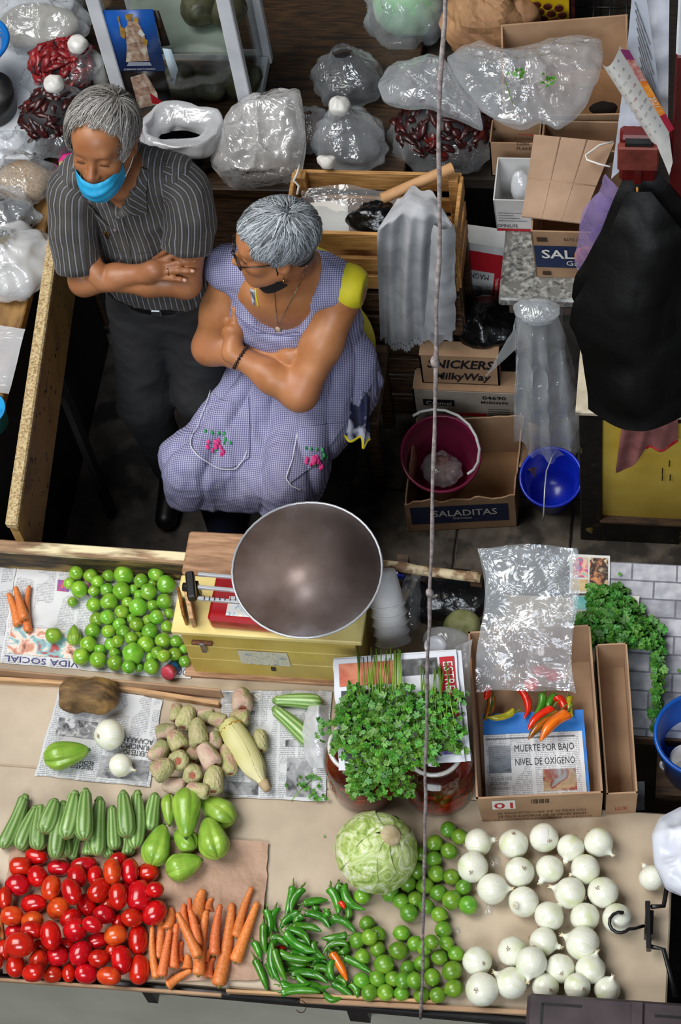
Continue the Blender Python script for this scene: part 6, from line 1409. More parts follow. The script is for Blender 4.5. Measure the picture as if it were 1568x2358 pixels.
    gr = [(-24, -26, .004), (-12, -24, .004), (4, -24, .004), (18, -22, .005), (22, -8, .005), (30, -2, .004), (-2, 14, .005), (18, 0, .003)]
    stitch((498, 1022), fl, M_pk2, p1, 'embroidered_petal'); stitch((498, 1022), gr, M_gt, p1, 'embroidered_leaf')
    stitch((724, 1058), [(x*.85, y*.8, r) for x, y, r in fl], M_pk2, p2, 'embroidered_petal'); stitch((724, 1056), [(x*.8, y*.9, r*.9) for x, y, r in gr], M_gt, p2, 'embroidered_leaf')
    # floral blouse hem hanging at her left side
    def hemf(u, v): return PZ(792+62*u+5*sin(u*9+v*3), 895+(110+20*u)*v+6*sin(u*11), .69-.10*v-.02*u)+npv(0, .012*sin(u*14), 0)
    V_, F_, UV = grid(hemf, 24, 16); hf = mesh('blouse_hem', V_, F_, M_fl, wm); mesh('yellow_edging', *tube([hemf(u, 1.0) for u in np.linspace(0, 1, 24)], .004, 6), M_ye, hf)
    V_, F_ = cb.patch(lambda u, v: (576+11*u+6*v*(1-u), 664+36*v+4*u), 5, 8, .0015); mesh('neck_trim', V_+npv(0, 0, .0), F_, M_fl, bl); line([(589, 664), (590, 682), (595, 704)], .003, M_ye, 'neck_edging', bl, c=cb, lift=.001)
    # jeans and shoes
    M_je = mat('navy_jeans', '#12162a', '#1c2240', rough=.8, scale=9, bmp=.3, bscale=200); S = SDF((-.16, 1.04, .02), (.52, 1.80, .62), .009)
    fR, fL = npv(.06, 1.20, .08), npv(.36, 1.16, .08)
    S.chain([npv(.23, 1.60, .53), kR+npv(.02, .05, -.04), fR], [.105, .066, .05], .04); S.chain([npv(.40, 1.58, .53), kL+npv(0, .05, -.04), fL], [.105, .066, .05], .04); V, Q = S.mesh(); mesh('jeans', V, Q, M_je, wm)
    for q in (fR, fL):
        S = SDF(q-npv(.08, .22, .08), q+npv(.08, .1, .08), .006); S.cap((q[0], q[1]+.03, .04), (q[0]-.01, q[1]-.12, .032), .042, .034, .02); S.cut((0, 0, .004), (0, 0, -1)); mesh('shoe', *S.mesh(), M_black, wm)
    # face details
    M_line = mat('dark_lash', '#3a241a', rough=.6); M_lip = mat('lip', '#8a4a3c', '#a05a4a', rough=.4, scale=30)
    mesh('lips', *tube([T(x, .1005-abs(x)*.25, -.0655) for x in np.linspace(-.02, .02, 9)], [.001, .003, .0042, .0045, .004, .0045, .0042, .003, .001], 6, flat=1.3), M_lip, wm)
    for s in (-1, 1):
        mesh('eyelash', *tube([T(s*.032+x, .0955-abs(x)*.3, .004-.12*abs(x)) for x in np.linspace(-.013, .013, 7)], .0014, 5), M_line, wm); mesh('eyebrow', *tube([T(s*(.016+.008*k), .097-.0012*k*k*.9, .031+.0025*k-.0012*k*k) for k in range(5)], [.0012, .002, .002, .0018, .001], 6), M_line, wm)
    gl = mesh('glasses', *joinm([tube([T(s*.034+.026*cos(a), .117-.012*abs(s*.034+.026*cos(a))/.06, .002+.020*sin(a)) for a in np.linspace(0, 2*pi, 29)[:-1]], .0019, 6, closed=True) for s in (-1, 1)]+[tube([T(-.009, .118, .006), T(0, .121, .008), T(.009, .118, .006)], .0018, 6)]), mat('dark_frame', '#17110f', '#2a201c', rough=.25, scale=30), wm)
    for s in (-1, 1):
        mesh('temple_arm', *tube([T(s*.060, .106, .008), T(s*.072, .06, .006), T(s*.080, .005, .006), T(s*.082, -.015, .0)], .0022, 6), MATS['dark_frame'], gl); V_, F_ = lathe([(0, 0), (.024, 0)], 20, T(s*.034, .112, .002), R[[0, 2, 1]]); mesh('lens', V_, F_, M_glass, gl, False)
    # black mask pulled under the chin
    def mk(u, v):
        x = 2*u-1; a = .066*sin(x*1.25)/sin(1.25); return T(a, .085-.075*abs(x)**1.8-.02*v, -.112+.040*abs(x)**1.6-.045*v*(1-.5*x*x))
    V_, F_, _ = grid(mk, 24, 10); m_ = mesh('chin_mask', V_, F_, mat('black_cloth', '#0b0b0d', '#131316', rough=.8, scale=30), wm)
    mesh('ear_loop', *tube([T(.064, .02, -.075), T(.072, .012, -.035), T(.078, .012, .01)], .0022, 6), MATS['black_cloth'], m_)
    mesh('earring', *joinm([tube([T(.078, .0, -.04), T(.081, .0, -.052)], .0012, 6), blob(T(.082, .0, -.057), (.0045, .0045, .0055), 1, 0, 5, (12, 8))]), MATS['gold'], wm)
    # necklace: chain lying on the skin and apron, pendant
    def ch(pts, n=26):
        P = np.array(pts, float); t = np.linspace(0, len(P)-1, n); W = []
        for x, y in zip(np.interp(t, np.arange(len(P)), P[:, 0]), np.interp(t, np.arange(len(P)), P[:, 1])):
            h1, h2 = cb.hit(x, y, .003), ca.hit(x, y, .003); hs = [h for h in (h1, h2) if h is not None]
            if hs: W.append(min(hs, key=lambda q: np.linalg.norm(q-CAM)))
        return np.array(W)
    M_silver = mat('silver_chain', '#9a9488', '#c8c2b4', rough=.25, metal=.9, scale=60)
    nk = mesh('necklace', *joinm([tube(ch([(632, 658), (634, 690), (637, 730), (640, 748)]), .0013, 5), tube(ch([(708, 600), (690, 650), (660, 710), (643, 748)]), .0013, 5)]), M_silver, wm)
    q = ca.hit(640, 762, .006); X, Y, Z_ = frame(unit(CAM-q)*.6+npv(0, -.4, 0)); P_, F_ = blob(q, (.0075, .011, .003), 1, 0, 5, (20, 10), ax=np.array([X, Y, Z_])); pd = mesh('pendant', P_, F_, mat('pendant_stone', '#7a5a48', '#c0a890', rough=.2, scale=60), nk); mesh('pendant_rim', *tube([q+.0085*cos(a)*X+.0125*sin(a)*Y for a in np.linspace(0, 2*pi, 25)[:-1]], .0014, 5, closed=True), M_silver, pd)
    # bead bracelet
    bc_ = WL*.88+EL*.12+npv(0, 0, 0); d = unit(WL-EL); X, Y, Z_ = frame(d)
    for k in range(20):
        a = 2*pi*k/20; P_, F_ = blob(bc_+.0345*(cos(a)*X+sin(a)*Y), (.0052,)*3, 1, 0, 5, (10, 7)); mesh('bracelet_bead', P_, F_, mat('dark_bead', '#1d1210', '#33211c', rough=.25, scale=20), wm)
    # short silver hair radiating from the crown
    hm = hair_mat('silver_hair', [(.0, hexc('#34363a')), (.35, hexc('#6f7479')), (.7, hexc('#a9afb4')), (1., hexc('#d2d8da'))], .4)
    def ins(a, b, c, r):
        if b > .045 and c < .062: return False
        if b > .0 and c < .035: return False
        if c < -.01 and b > -.045: return False
        return c > -.05
    S = SDF(H-.15, H+.15, .006); S.ell(T(0, -.016, .048), (.081, .102, .081), R, .01); S.ell(T(0, -.05, .0), (.068, .058, .07), R, .02); S.cut(T(0, .055, .068), unit(npv(0, 1, -.8)@R)); S.cut(T(0, 0, -.05), -R[2]); S.cap(T(-.1, .012, -.02), T(.1, .012, -.02), .044, .044, .01, 's'); V, Q = S.mesh(); V = smooth_v(V, Q, 1); mesh('hair_base', V, Q, mat('silver_base', '#3c3f43', '#6b7075', rough=.7, scale=50), wm)
    lim = lambda a, b, c: (b > .062 and c < .075) or (b > .02 and c < .028) or (c < -.012 and b > -.04)
    hair(wm, H, R, 6000, (.22, -.30, .9), ins, .08, hm, 9, lift=.010, cen=(0, -.016, .048), rad=(.081, .102, .082), width=.0012, wave=.05, limit=lim)
    S = SDF(H-.15, H+.15, .007); S.ell(T(0, -.058, -.028), (.058, .045, .05), R, .01); V, Q = S.mesh(); mesh('nape_hair', V, Q, mat('black_hair', '#0e0d0d', '#1c1a1a', rough=.6, scale=60), wm)
    # stool
    st = thing('stool', 'dark wooden stool mostly hidden under the seated person', 'stool', (.33, 1.68, 0)); mesh('seat', *boxg((.33, 1.69, .405), (.34, .30, .03), bev=.006), M_wooddark, st, False)
    for x in (.19, .47):
        for y in (1.57, 1.81): mesh('leg', *boxg((x, y, .195), (.035, .035, .39)), M_wooddark, st, False)
make_woman()
# ================================================================== behind and right of the pit
def tied_bag(label, c, rx, ry, h, m, seed, knot=None, contents=None, frac=.75, name='plastic_bag', knot_c=None, lean=(0, 0), amp=.02, chil=None, nch=70, cat='plastic bag'):
    c = np.asarray(c, float); t = thing(name, label, cat, c); lx, ly = lean
    R_ = [(c+npv(0, 0, .002), rx*.7, ry*.7), (c+npv(0, 0, .02), rx*.95, ry*.95), (c+npv(lx*.3, ly*.3, h*.35), rx, ry), (c+npv(lx*.6, ly*.6, h*.62), rx*.8, ry*.8), (c+npv(lx*.85, ly*.85, h*.84), rx*.35, ry*.35), (c+npv(lx, ly, h), rx*.12+.01, ry*.12+.01)]
    V, F = loft(R_, 52, seed, amp, 13, .05, 11); V[:, 2] = np.maximum(V[:, 2], c[2]+.001); bag = mesh('bag_film', V, F, m, t)
    if contents is not None:
        P_, F_ = blob(c+npv(lx*.3, ly*.3, h*frac*.5), (rx*.84, ry*.84, h*frac*.5), seed+3, .10, 14, (36, 22), floor_z=c[2]+.006); mesh('contents', P_, F_, contents, t)
    if chil is not None: tag(mesh('dried_chillies', *dried(c+npv(lx*.3, ly*.3, h*frac*.5), (rx*.88, ry*.88, h*frac*.56), nch, seed), chil, t), kind='stuff')
    if knot is not None:
        k = c+npv(lx, ly, h+.01); P_, F_ = blob(k, (knot, knot, knot*.85), seed+1, .18, 40, (24, 16)); mesh('knot', P_, F_, mat('knot_plastic', '#c9c6c0', '#dedcd6', rough=.35, scale=30, bmp=.4, bscale=60), t)
    return t
def dried(c, rad, n, seed, ln=(.04, .075)):
    r_ = np.random.default_rng(seed); c = np.asarray(c, float); rad = np.asarray(rad, float); parts = []
    for k in range(n):
        d = unit(r_.normal(size=3)); d[2] = abs(d[2])*.9 if r_.random() < .75 else d[2]; p = c+d*rad*r_.uniform(.85, 1.03); tn = unit(np.cross(d, r_.normal(size=3))); L_ = r_.uniform(*ln); b = d*r_.uniform(-.01, .012)
        P = [p-tn*L_/2, p-tn*L_*.2+b, p+tn*L_*.15+b*.6, p+tn*L_/2]; parts.append(tube(P, [.004, .013*r_.uniform(.8, 1.3), .011, .002], 7, flat=.55))
    return joinm(parts)
M_dch = mat('dried_chili', '#1c0707', '#3e0e0c', rough=.3, scale=30, bmp=.5, bscale=60, c3='#5e1812', t3=.64); M_dch2 = mat('dried_chili_red', '#5a0c10', '#8e1c20', rough=.35, scale=30, bmp=.5, bscale=60, c3='#b04a3c', t3=.66)
M_darkc = mat('dark_contents', '#121012', '#2a2426', rough=.6, scale=30, bmp=.6); M_grain = mat('grain', '#8a7258', '#b39a7c', rough=.8, scale=160, bmp=.6, bscale=200)
# ---- left counter and white table
tied_bag('clear bag of pale grain on the left counter beside the partition', PZ(62, 440, .90), .10, .085, .15, M_clear, 5, contents=M_grain, frac=.6)
tied_bag('crumpled clear bag with dark contents on the left counter', PZ(40, 515, .90)+npv(-.03, 0, 0), .10, .085, .13, M_mid, 6, contents=M_darkc, frac=.4, amp=.03)
tied_bag('cloudy plastic bag lying lowest on the left counter', PZ(45, 640, .90)+npv(-.02, .02, 0), .125, .12, .16, M_milky, 8, contents=mat('pale_fill', '#a8a090', '#c8c0ae', rough=.7, scale=14), frac=.55, amp=.025)
v, f, uv = sheet_g([PZ(-60, 745, .903), PZ(60, 762, .903), PZ(22, 912, .903), PZ(-90, 890, .903)], 18, 18, .012, 9, 4); tag(mesh('plastic_sheet', v, f, M_milky, uv=uv), 'pinkish plastic sheet lying flat at the left edge', 'plastic sheet')
bt = thing('blue_container', 'light blue plastic container cut off by the left edge', 'container', PZ(-8, 990, .90)); q = PZ(-20, 975, .90)
mesh('tub', *lathe([(0, .002), (.05, .002), (.056, .07), (.06, .072), (.053, .070), (.047, .006), (0, .006)], 30, q), mat('light_blue', '#1d86b8', '#2c9ad0', rough=.3, scale=8), bt); P_, F_ = blob(q+npv(.02, -.01, .03), (.018,)*3, 2, .05, 20, (14, 9)); mesh('lime_piece', P_, F_, M_lime, bt)
tied_bag('bag of bright red dried chillies on the white table', PZ(135, 185, .885), .115, .095, .15, M_clear, 12, knot=.03, chil=M_dch2, contents=M_dch, frac=.9, lean=(.10, .0), nch=150)
tied_bag('bag of dark red dried chillies with white knot behind the man', PZ(125, 320, .885), .105, .10, .17, M_clear, 13, knot=.03, chil=M_dch, contents=M_darkc, frac=.95, lean=(.03, .06), nch=150)
tied_bag('big clear empty plastic bag at the top left corner', PZ(90, 75, .885), .16, .11, .16, M_mid, 15, contents=mat('pale_fill2', '#8a8478', '#aaa498', rough=.7, scale=10), frac=.4, amp=.035)
tied_bag('small tied clear bag on the white table edge', PZ(25, 335, .885), .05, .04, .06, M_milky, 16, amp=.015)
cl = thing('colander', 'blue plastic colander with fine holes at the left edge', 'colander', PZ(-30, 150, .97)); q = PZ(-40, 150, .98)
M_bl = mat('blue_plastic', '#0d5fa8', '#1572c4', rough=.3, scale=8)
mesh('rim', *tube([q+npv(.105*cos(a), .105*sin(a), .10) for a in np.linspace(0, 2*pi, 41)[:-1]], .008, 8, closed=True), M_bl, cl)
wires = [tube([q+npv(.105*sin(t)*cos(a), .105*sin(t)*sin(a), .10-.10*cos(t)*0-.1*(1-sin(t))) for t in np.linspace(.25, pi/2, 9)], .002, 4) for a in np.linspace(0, 2*pi, 61)[:-1]]+[tube([q+npv(.105*sin(t)*cos(a), .105*sin(t)*sin(a), .1*sin(t)) for a in np.linspace(0, 2*pi, 41)[:-1]], .002, 4, closed=True) for t in np.linspace(.3, 1.5, 12)]
mesh('mesh_bowl', *joinm(wires), M_bl, cl); P_, F_ = blob(q+npv(.02, 0, .07), (.06, .06, .04), 3, .2, 20, (24, 14)); mesh('white_bag', P_, F_, M_milky, cl)
mesh('pot', *lathe([(0, 0), (.075, 0), (.085, .09), (.08, .09), (.07, .005), (0, .005)], 30, PZ(-15, 255, .885)), M_black, None); tag(bpy.context.scene.collection.objects[-1] if False else COL.objects[-1], 'black round pot below the blue colander', 'pot')
q = PZ(240, 215, .80); tag(mesh('paper_roll', *tube([q, q+npv(-.0, .0, .16)], .024, 20), M_white_print), 'white paper roll standing beside the display case', 'paper roll')
for (px, py, lb) in ((160, 372, 'bright pink wrapper behind the man near the partition'), (312, 298, 'pink wrapper corner right of the paper roll')):
    P_, F_ = blob(PZ(px, py, .90), (.03, .025, .02), 4, .25, 30, (18, 12)); tag(mesh('pink_wrapper', P_, F_, mat('pink', '#c01a70', '#d83a8a', rough=.4, scale=10)), lb, 'wrapper')

# ---- display case with posters
dc = thing('display_case', 'white framed glass display case with religious poster behind the man', 'display case', (-.12, 2.5, .80)); yc = 2.36; xl, xr, zb_, zt_ = -.345, .045, .80, 1.42; dd = .30
for x in (xl, xr):
    mesh('post', *boxg((x, yc, (zb_+zt_)/2), (.042, .03, zt_-zb_), bev=.003), M_white_paint, dc, False); mesh('post', *boxg((x, yc+dd, (zb_+zt_)/2), (.042, .03, zt_-zb_), bev=.003), M_white_paint, dc, False)
for z in (zb_+.02, zt_-.02):
    for y in (yc, yc+dd): mesh('rail', *boxg(((xl+xr)/2, y, z), (xr-xl-.044, .028, .04), bev=.003), M_white_paint, dc, False)
    for x in (xl, xr): mesh('rail', *boxg((x, yc+dd/2, z), (.03, dd-.034, .04), bev=.003), M_white_paint, dc, False)
mesh('shelf', *boxg(((xl+xr)/2, yc+dd/2, 1.12), (xr-xl-.05, dd-.04, .012)), mat('shelf_green', '#8a958c', '#a5b0a6', rough=.4, scale=8), dc, False)
mesh('base_board', *boxg(((xl+xr)/2, yc+dd/2, zb_+.006), (xr-xl, dd, .012)), M_wooddark, dc, False)
mesh('glass_pane', *boxg(((xl+xr)/2, yc-.003, (zb_+zt_)/2), (xr-xl-.03, .004, zt_-zb_-.06)), M_glass, dc, False); mesh('glass_pane', *boxg((xr-.005, yc+dd/2, (zb_+zt_)/2), (.004, dd-.03, zt_-zb_-.06)), M_glass, dc, False)
for k, (x, z) in enumerate(((-.10, .86), (.0, .87), (-.2, .86), (-.08, 1.18), (.0, 1.17))):
    P_, F_ = blob((x, yc+.15, z), (.06, .06, .045), k, .2, 20, (22, 14)); tag(mesh('plastic_bag', P_, F_, mat('olive_fill', '#3c3a2a', '#5e5c44', rough=.4, scale=20, bmp=.5)), ['olive bag on the lower case floor, middle', 'olive bag on the lower case floor, right', 'olive bag on the lower case floor, left', 'olive bag on the upper case shelf, left', 'olive bag on the upper case shelf, right'][k], 'plastic bag')
py_ = yc-.0075
def poster(label, pts, m, name='poster'):
    P = [PY(x, y, py_) for x, y in pts]; o = mesh(name, np.array(P+[p+npv(0, .0015, 0) for p in P]), [(0, 1, 2, 3), (7, 6, 5, 4), (0, 4, 5, 1), (1, 5, 6, 2), (2, 6, 7, 3), (3, 7, 4, 0)], m); return tag(o, label, 'poster'), P
M_pb = mat('poster_blue', '#0f3f86', '#1a55a4', rough=.3, scale=5); M_stat = mat('statue_print', '#8a6a58', '#c8ac94', rough=.4, scale=60, c3='#d9cfc0', t3=.6); M_gold_p = mat('gold_print', '#9a7428', '#c8a048', rough=.4, scale=60); M_dkp = mat('dark_print', '#20140e', '#3a2618', rough=.4, scale=40)
def flat(o, pts, m, name, lift=.001):
    P = [PY(x, y, py_-lift) for x, y in pts]; return mesh(name, P, [tuple(range(len(P)))], m, o, False)
po, P = poster('dark poster with draped figure below the blue one', [(276, 163), (378, 163), (396, 232), (306, 262)], mat('poster_black', '#0c0a0a', '#17100c', rough=.3, scale=6))
flat(po, [(300, 178), (335, 168), (362, 215), (366, 240), (318, 250), (310, 215)], M_stat, 'printed_figure', .0022); flat(po, [(345, 215), (372, 232), (368, 240), (350, 238)], M_red_print, 'printed_robe', .003)
py_ = yc-.010
po, P = poster('blue poster of a crowned robed statue holding a child', [(234, 24), (352, 22), (381, 164), (266, 164)], M_pb)
flat(po, [(292, 152), (350, 151), (345, 143), (296, 143)], mat('plinth_print', '#9aa4b0', rough=.5), 'printed_plinth', .0017)
flat(po, [(288, 64), (303, 48), (318, 52), (332, 78), (344, 140), (290, 143), (292, 110)], M_stat, 'printed_figure', .0018); flat(po, [(292, 44), (302, 44), (304, 60), (294, 60)], M_stat, 'printed_head', .0025); flat(po, [(287, 34), (306, 32), (304, 45), (291, 45)], M_gold_p, 'printed_crown', .0028); flat(po, [(308, 40), (318, 40), (319, 52), (309, 52)], M_gold_p, 'printed_crown', .0028); flat(po, [(275, 60), (288, 66), (287, 90), (278, 84)], M_gold_p, 'printed_sleeve', .0022); flat(po, [(322, 66), (334, 80), (328, 86), (318, 78)], M_white_print, 'printed_child', .0026); flat(po, [(328, 88), (340, 92), (338, 105), (330, 102)], M_gold_p, 'printed_fold', .0027); flat(po, [(270, 38), (273, 37), (281, 74), (278, 75)], M_gold_p, 'printed_staff', .0024)
O = PY(286, 162, py_-.001); text(po, '¡CUBRENOS CON TU MANTO!', O, PY(360, 161, py_)-O, npv(0, 0, 1), .098, .009, M_white_print, lift=.0012)
po, P = poster('white flyer with blue lettering tucked behind the blue poster', [(374, 112), (394, 114), (410, 160), (400, 200), (384, 196)][:4], mat('pale_blue_paper', '#a8bcc8', '#bccdd6', rough=.5, scale=10)); O = PY(380, 190, py_-.001); text(po, 'TO REY', O, PY(404, 186, py_)-O, npv(0, 0, 1), .03, .012, M_blue_print, lift=.0012)
py_ = yc-.004
po, P = poster('small dark picture at the upper right of the blue poster', [(352, 24), (366, 26), (392, 104), (372, 108)], M_dkp)
# dark cabinet further back
db = thing('dark_cabinet', 'dark glass cabinet with thin metal strip behind the display case', 'cabinet', (.24, 3.27, 0)); mesh('body', *boxg((.24, 3.27, .62), (.46, .5, 1.24)), mat('near_black', '#0b0a0a', '#191614', rough=.35, scale=8, c3='#2a231c', t3=.6), db, False)
A, B = PY(652, -10, 3.01), PY(622, 205, 3.01); mesh('metal_strip', *bar(A, B, .006, .006), M_chrome, db, False)

# ---- bags on the back counter
ob = thing('plastic_bag', 'open white plastic bag with rolled mouth right of the man', 'plastic bag', PZ(428, 380, .80)); c = PZ(428, 372, .80)
V, F = loft([(c+npv(0, 0, .002), .08, .06), (c+npv(0, 0, .03), .115, .085), (c+npv(0, .01, .08), .118, .085), (c+npv(0, .02, .125), .12, .085)], 52, 3, .012, 12, .03, 9); mesh('lower_bag', V, F, M_blackbag, ob)
c2 = PZ(415, 297, .95); V, F = loft([(c2+npv(0, 0, -.06), .108, .074), (c2+npv(0, 0, -.02), .126, .090), (c2+npv(0, .01, .015), .122, .085), (c2+npv(0, .005, .018), .108, .07), (c2+npv(-.01, 0, .0), .082, .036), (c2+npv(-.01, 0, -.04), .06, .022)], 72, 8, .024, 8, .04, 5, closed_bot=False); mesh('rolled_mouth', V, F, M_milky, ob)
mb = thing('mesh_bag', 'crumpled silvery woven plastic sack hanging over the counter edge', 'plastic bag', PZ(600, 360, .80))
def mesh_mat():
    m, nt, b = base_mat('woven_plastic'); tc = coords(nt); n = N(nt, 'ShaderNodeTexNoise', Scale=9., Detail=4.); L(nt, tc, n.inputs['Vector']); vv = N(nt, 'ShaderNodeTexVoronoi', Scale=260.); L(nt, tc, vv.inputs['Vector'])
    c = ramp(nt, n.outputs[0], [(.34, hexc('#8a857e')), (.48, hexc('#c9c8c6')), (.62, hexc('#d9d8d6')), (.74, hexc('#b06a5a')), (.80, hexc('#6a7a5a'))]).outputs[0]; L(nt, mixc(nt, math_(nt, 'MULTIPLY', vv.outputs['Distance'], .5), c, hexc('#5a5652')), b.inputs['Base Color']); b.inputs['Roughness'].default_value = .3; b.inputs['Specular IOR Level'].default_value = .9
    nb = N(nt, 'ShaderNodeTexNoise', Scale=26., Detail=4.); L(nt, tc, nb.inputs['Vector']); bump(nt, b, nb.outputs[0], .8, .012); return m
V, F = puff([(482, 372), (500, 325), (522, 268), (560, 225), (620, 207), (692, 210), (700, 262), (706, 330), (692, 398), (650, 428), (604, 440), (566, 468), (532, 472), (524, 432), (506, 402)], lambda x, y: .93-.0008*(y-300)-.0016*max(0, y-400), .055, .055, 12, 22, seg=110, rings=24); mesh('sack', V, F, plastic('sack_plastic', '#e9e7e6', .42, bscale=12, bstr=1., gloss=3.), mb); V, F = puff([(545, 330), (590, 262), (650, 235), (690, 260), (692, 330), (660, 385), (600, 395), (560, 380)], lambda x, y: .90-.0008*(y-300), .045, .03, 14, 25); mesh('printed_lining', V, F, mesh_mat(), mb)
tied_bag('grey clear bag with dark contents and white knot left of the crate', PZ(815, 355, .80), .105, .09, .17, M_mid, 31, knot=.032, contents=M_darkc, frac=.62, lean=(-.03, .03))
tied_bag('dark clear bag behind the knotted grey bag', PZ(800, 240, .80)+npv(0, .05, 0), .11, .09, .18, M_clear, 33, contents=M_darkc, frac=.75)
tied_bag('brownish clear bag between the silvery sack and the knotted bag', PZ(715, 330, .80)+npv(0, .02, 0), .06, .07, .12, M_clear, 34, contents=mat('brown_fill', '#3a2a22', '#5c4638', rough=.6, scale=30), frac=.7)
P_, F_ = blob(PZ(752, 372, .97), (.026, .02, .018), 5, .35, 36, (20, 14)); tag(mesh('tissue', P_, F_, M_white_print), 'crumpled white tissue at the back edge of the crate', 'tissue')

# ---- wooden crate with contents
ct = thing('wooden_crate', 'pale wooden fruit crate with plastic and a paper tube behind the woman', 'crate', (.48, 1.97, .68)); M_cw = mat('crate_wood', '#9a6c3a', '#c49456', rough=.6, scale=9, stretch=(1.5, 12, 12), bmp=.25); cx0, cx1, cy0, cy1, cz0, cz1 = .235, .735, 1.855, 2.085, .68, .95
for y in (cy0, cy1):
    for z in (.905, .80, .715): mesh('slat', *boxg(((cx0+cx1)/2, y, z), (cx1-cx0, .012, .075 if z > .9 else .06), bev=.002), M_cw, ct, False)
for x in (cx0, cx1):
    for z in (.905, .80, .715): mesh('slat', *boxg((x, (cy0+cy1)/2, z), (.012, cy1-cy0-.014, .075 if z > .9 else .06), bev=.002), M_cw, ct, False)
for x in (cx0+.022, cx1-.022):
    for y in (cy0+.022, cy1-.022): mesh('corner_post', *boxg((x, y, .815), (.03, .03, .27), bev=.002), M_cw, ct, False)
for k in range(3): mesh('bottom_slat', *boxg(((cx0+cx1)/2, cy0+.04+.075*k, .688), (cx1-cx0-.02, .06, .008)), M_cw, ct, False)
st_ = thing('crate_stack', 'dark slatted crate stand under the pale wooden crate', 'crate', (.48, 1.97, 0))
for k in range(6):
    z = .06+.11*k
    for y in (1.86, 2.08): mesh('slat', *boxg((.485, y, z), (.50, .014, .085), bev=.002), M_wooddark, st_, False)
for x in (.245, .725):
    for y in (1.885, 2.055): mesh('post', *boxg((x, y, .335), (.03, .03, .67)), M_wooddark, st_, False)
v, f, uv = film(lambda u, v_: PZ(692+225*u, 432+140*v_, .90-.01*v_), 34, 26, .028, 11, 41); v[:, 1] = np.clip(v[:, 1], cy0+.02, cy1-.02); tag(mesh('plastic_bag', v, f, M_mid), 'flat clear plastic bags with white sheets inside the crate', 'plastic bag')
v, f, uv = sheet_g([PZ(705, 470, .875), PZ(800, 462, .875), PZ(805, 560, .875), PZ(718, 565, .875)], 10, 10, .006, 12, 3); tag(mesh('paper_sheet', v, f, M_white_print), 'white paper sheet inside the crate', 'paper')
P_, F_ = blob(PZ(862, 498, .93), (.065, .05, .035), 51, .38, 18, (44, 30)); tag(mesh('black_bag', P_, F_, M_blackbag), 'crumpled black plastic bag in the crate beside the sweater', 'plastic bag')
A, B = PZ(878, 458, .965), PZ(1042, 386, .985); tb2 = tag(mesh('paper_tube', *tube([A, B], .0165, 20, cap=False), mat('tube_card', '#b98a5c', '#cfa274', rough=.6, scale=12)), 'brown cardboard tube lying across the crate corner', 'tube'); mesh('tube_core', *tube([A+(B-A)*.02, B-(B-A)*.001], .0135, 16), mat('tube_core', '#5a3c24', rough=.8), tb2)
rp = [PZ(690, 380, .965), PZ(684, 400, .975), PZ(676, 415, .96), PZ(688, 428, .945), PZ(684, 448, .93)]; tag(mesh('string', *tube(np.array(rp), .004, 6), M_white_print), 'white string knotted around the crate corner', 'string')
# grey sweater hanging over the crate
M_sw = mat('grey_knit', '#9a9b9e', '#b4b5b8', rough=.85, scale=16, bmp=.3, bscale=260, dist=.001)
sw = thing('sweater', 'light grey knit sweater hanging over the crate front', 'sweater', (.62, 1.84, .45))
def swt(u, v):
    px = 905+125*u if v < .1 else None; x0, x1 = 868+8*v, 1052-10*v; w_ = min(1, .5+v*2.6); xm = 962; px = xm+(x0+(x1-x0)*u-xm)*w_; py = 462+320*v-26*sin(pi*u)*(1-v); z = 1.0-.02*v if v < .12 else 1.0-.62*(v-.12)/.88; Y = (1.93-.6*v) if v < .16 else 1.834
    P = PZ(px, py, z) if v < .06 else PY(px, py, 1.838 if v > .16 else 1.90-.38*(v-.0)); return P+npv(0, -.016*(.5+.5*sin(u*31+3*sin(v*2.2)))*min(1, v*3)-.01*sin(u*13+v*4), 0)
v, f, uv = grid(swt, 60, 44); n_ = len(v); vb = v+npv(0, .007, 0); mesh('knit_body', np.vstack([v, vb]), f+[tuple(i+n_ for i in q[::-1]) for q in f], M_sw, sw)
v, f, uv = film(lambda u, v_: PY(995+55*u-22*v_*(1-u), 520+240*v_, 1.815)+npv(0, -.02*sin(pi*u), 0), 16, 26, .010, 16, 8); mesh('sleeve', v, f, M_sw, sw)
v, f, uv = grid(lambda u, v_: swt(.05+.55*u, 1.0)+npv(0, -.004*sin(u*90), -.035*v_), 60, 4); mesh('ribbed_hem', v, f, M_sw, sw)

# ---- rear counter with cartons, chillies, bags
rc = thing('rear_counter', 'dark counter at the back right under the cartons', 'counter', (1.1, 2.7, 0)); mesh('counter_top', *boxg((1.08, 2.72, .73), (1.06, .98, .04)), mat('black_wood', '#120e0a', '#261d14', rough=.6, scale=9, stretch=(1, 8, 8)), rc, False)
for x in (.6, 1.56):
    for y in (2.28, 3.15): mesh('leg', *boxg((x, y, .355), (.05, .05, .71)), M_wooddark, rc, False)
cbg = tied_bag('large clear bag of dark dried chillies at the centre back', PZ(1025, 360, .75)+npv(0, .02, 0), .165, .12, .20, M_clear, 61, chil=M_dch, contents=M_darkc, frac=.95, nch=260)
V, F = puff([(868, 195), (894, 150), (940, 140), (984, 125), (1024, 135), (1064, 210), (1104, 250), (1114, 300), (1064, 280), (994, 252), (934, 250), (884, 236)], lambda x, y: .985, .045, .034, 13, 62); mesh('open_mouth', V, F, M_mid, cbg)
b2 = thing('plastic_bag', 'wide clear plastic bag with cilantro bits inside the big carton', 'plastic bag', PZ(1215, 230, .97))
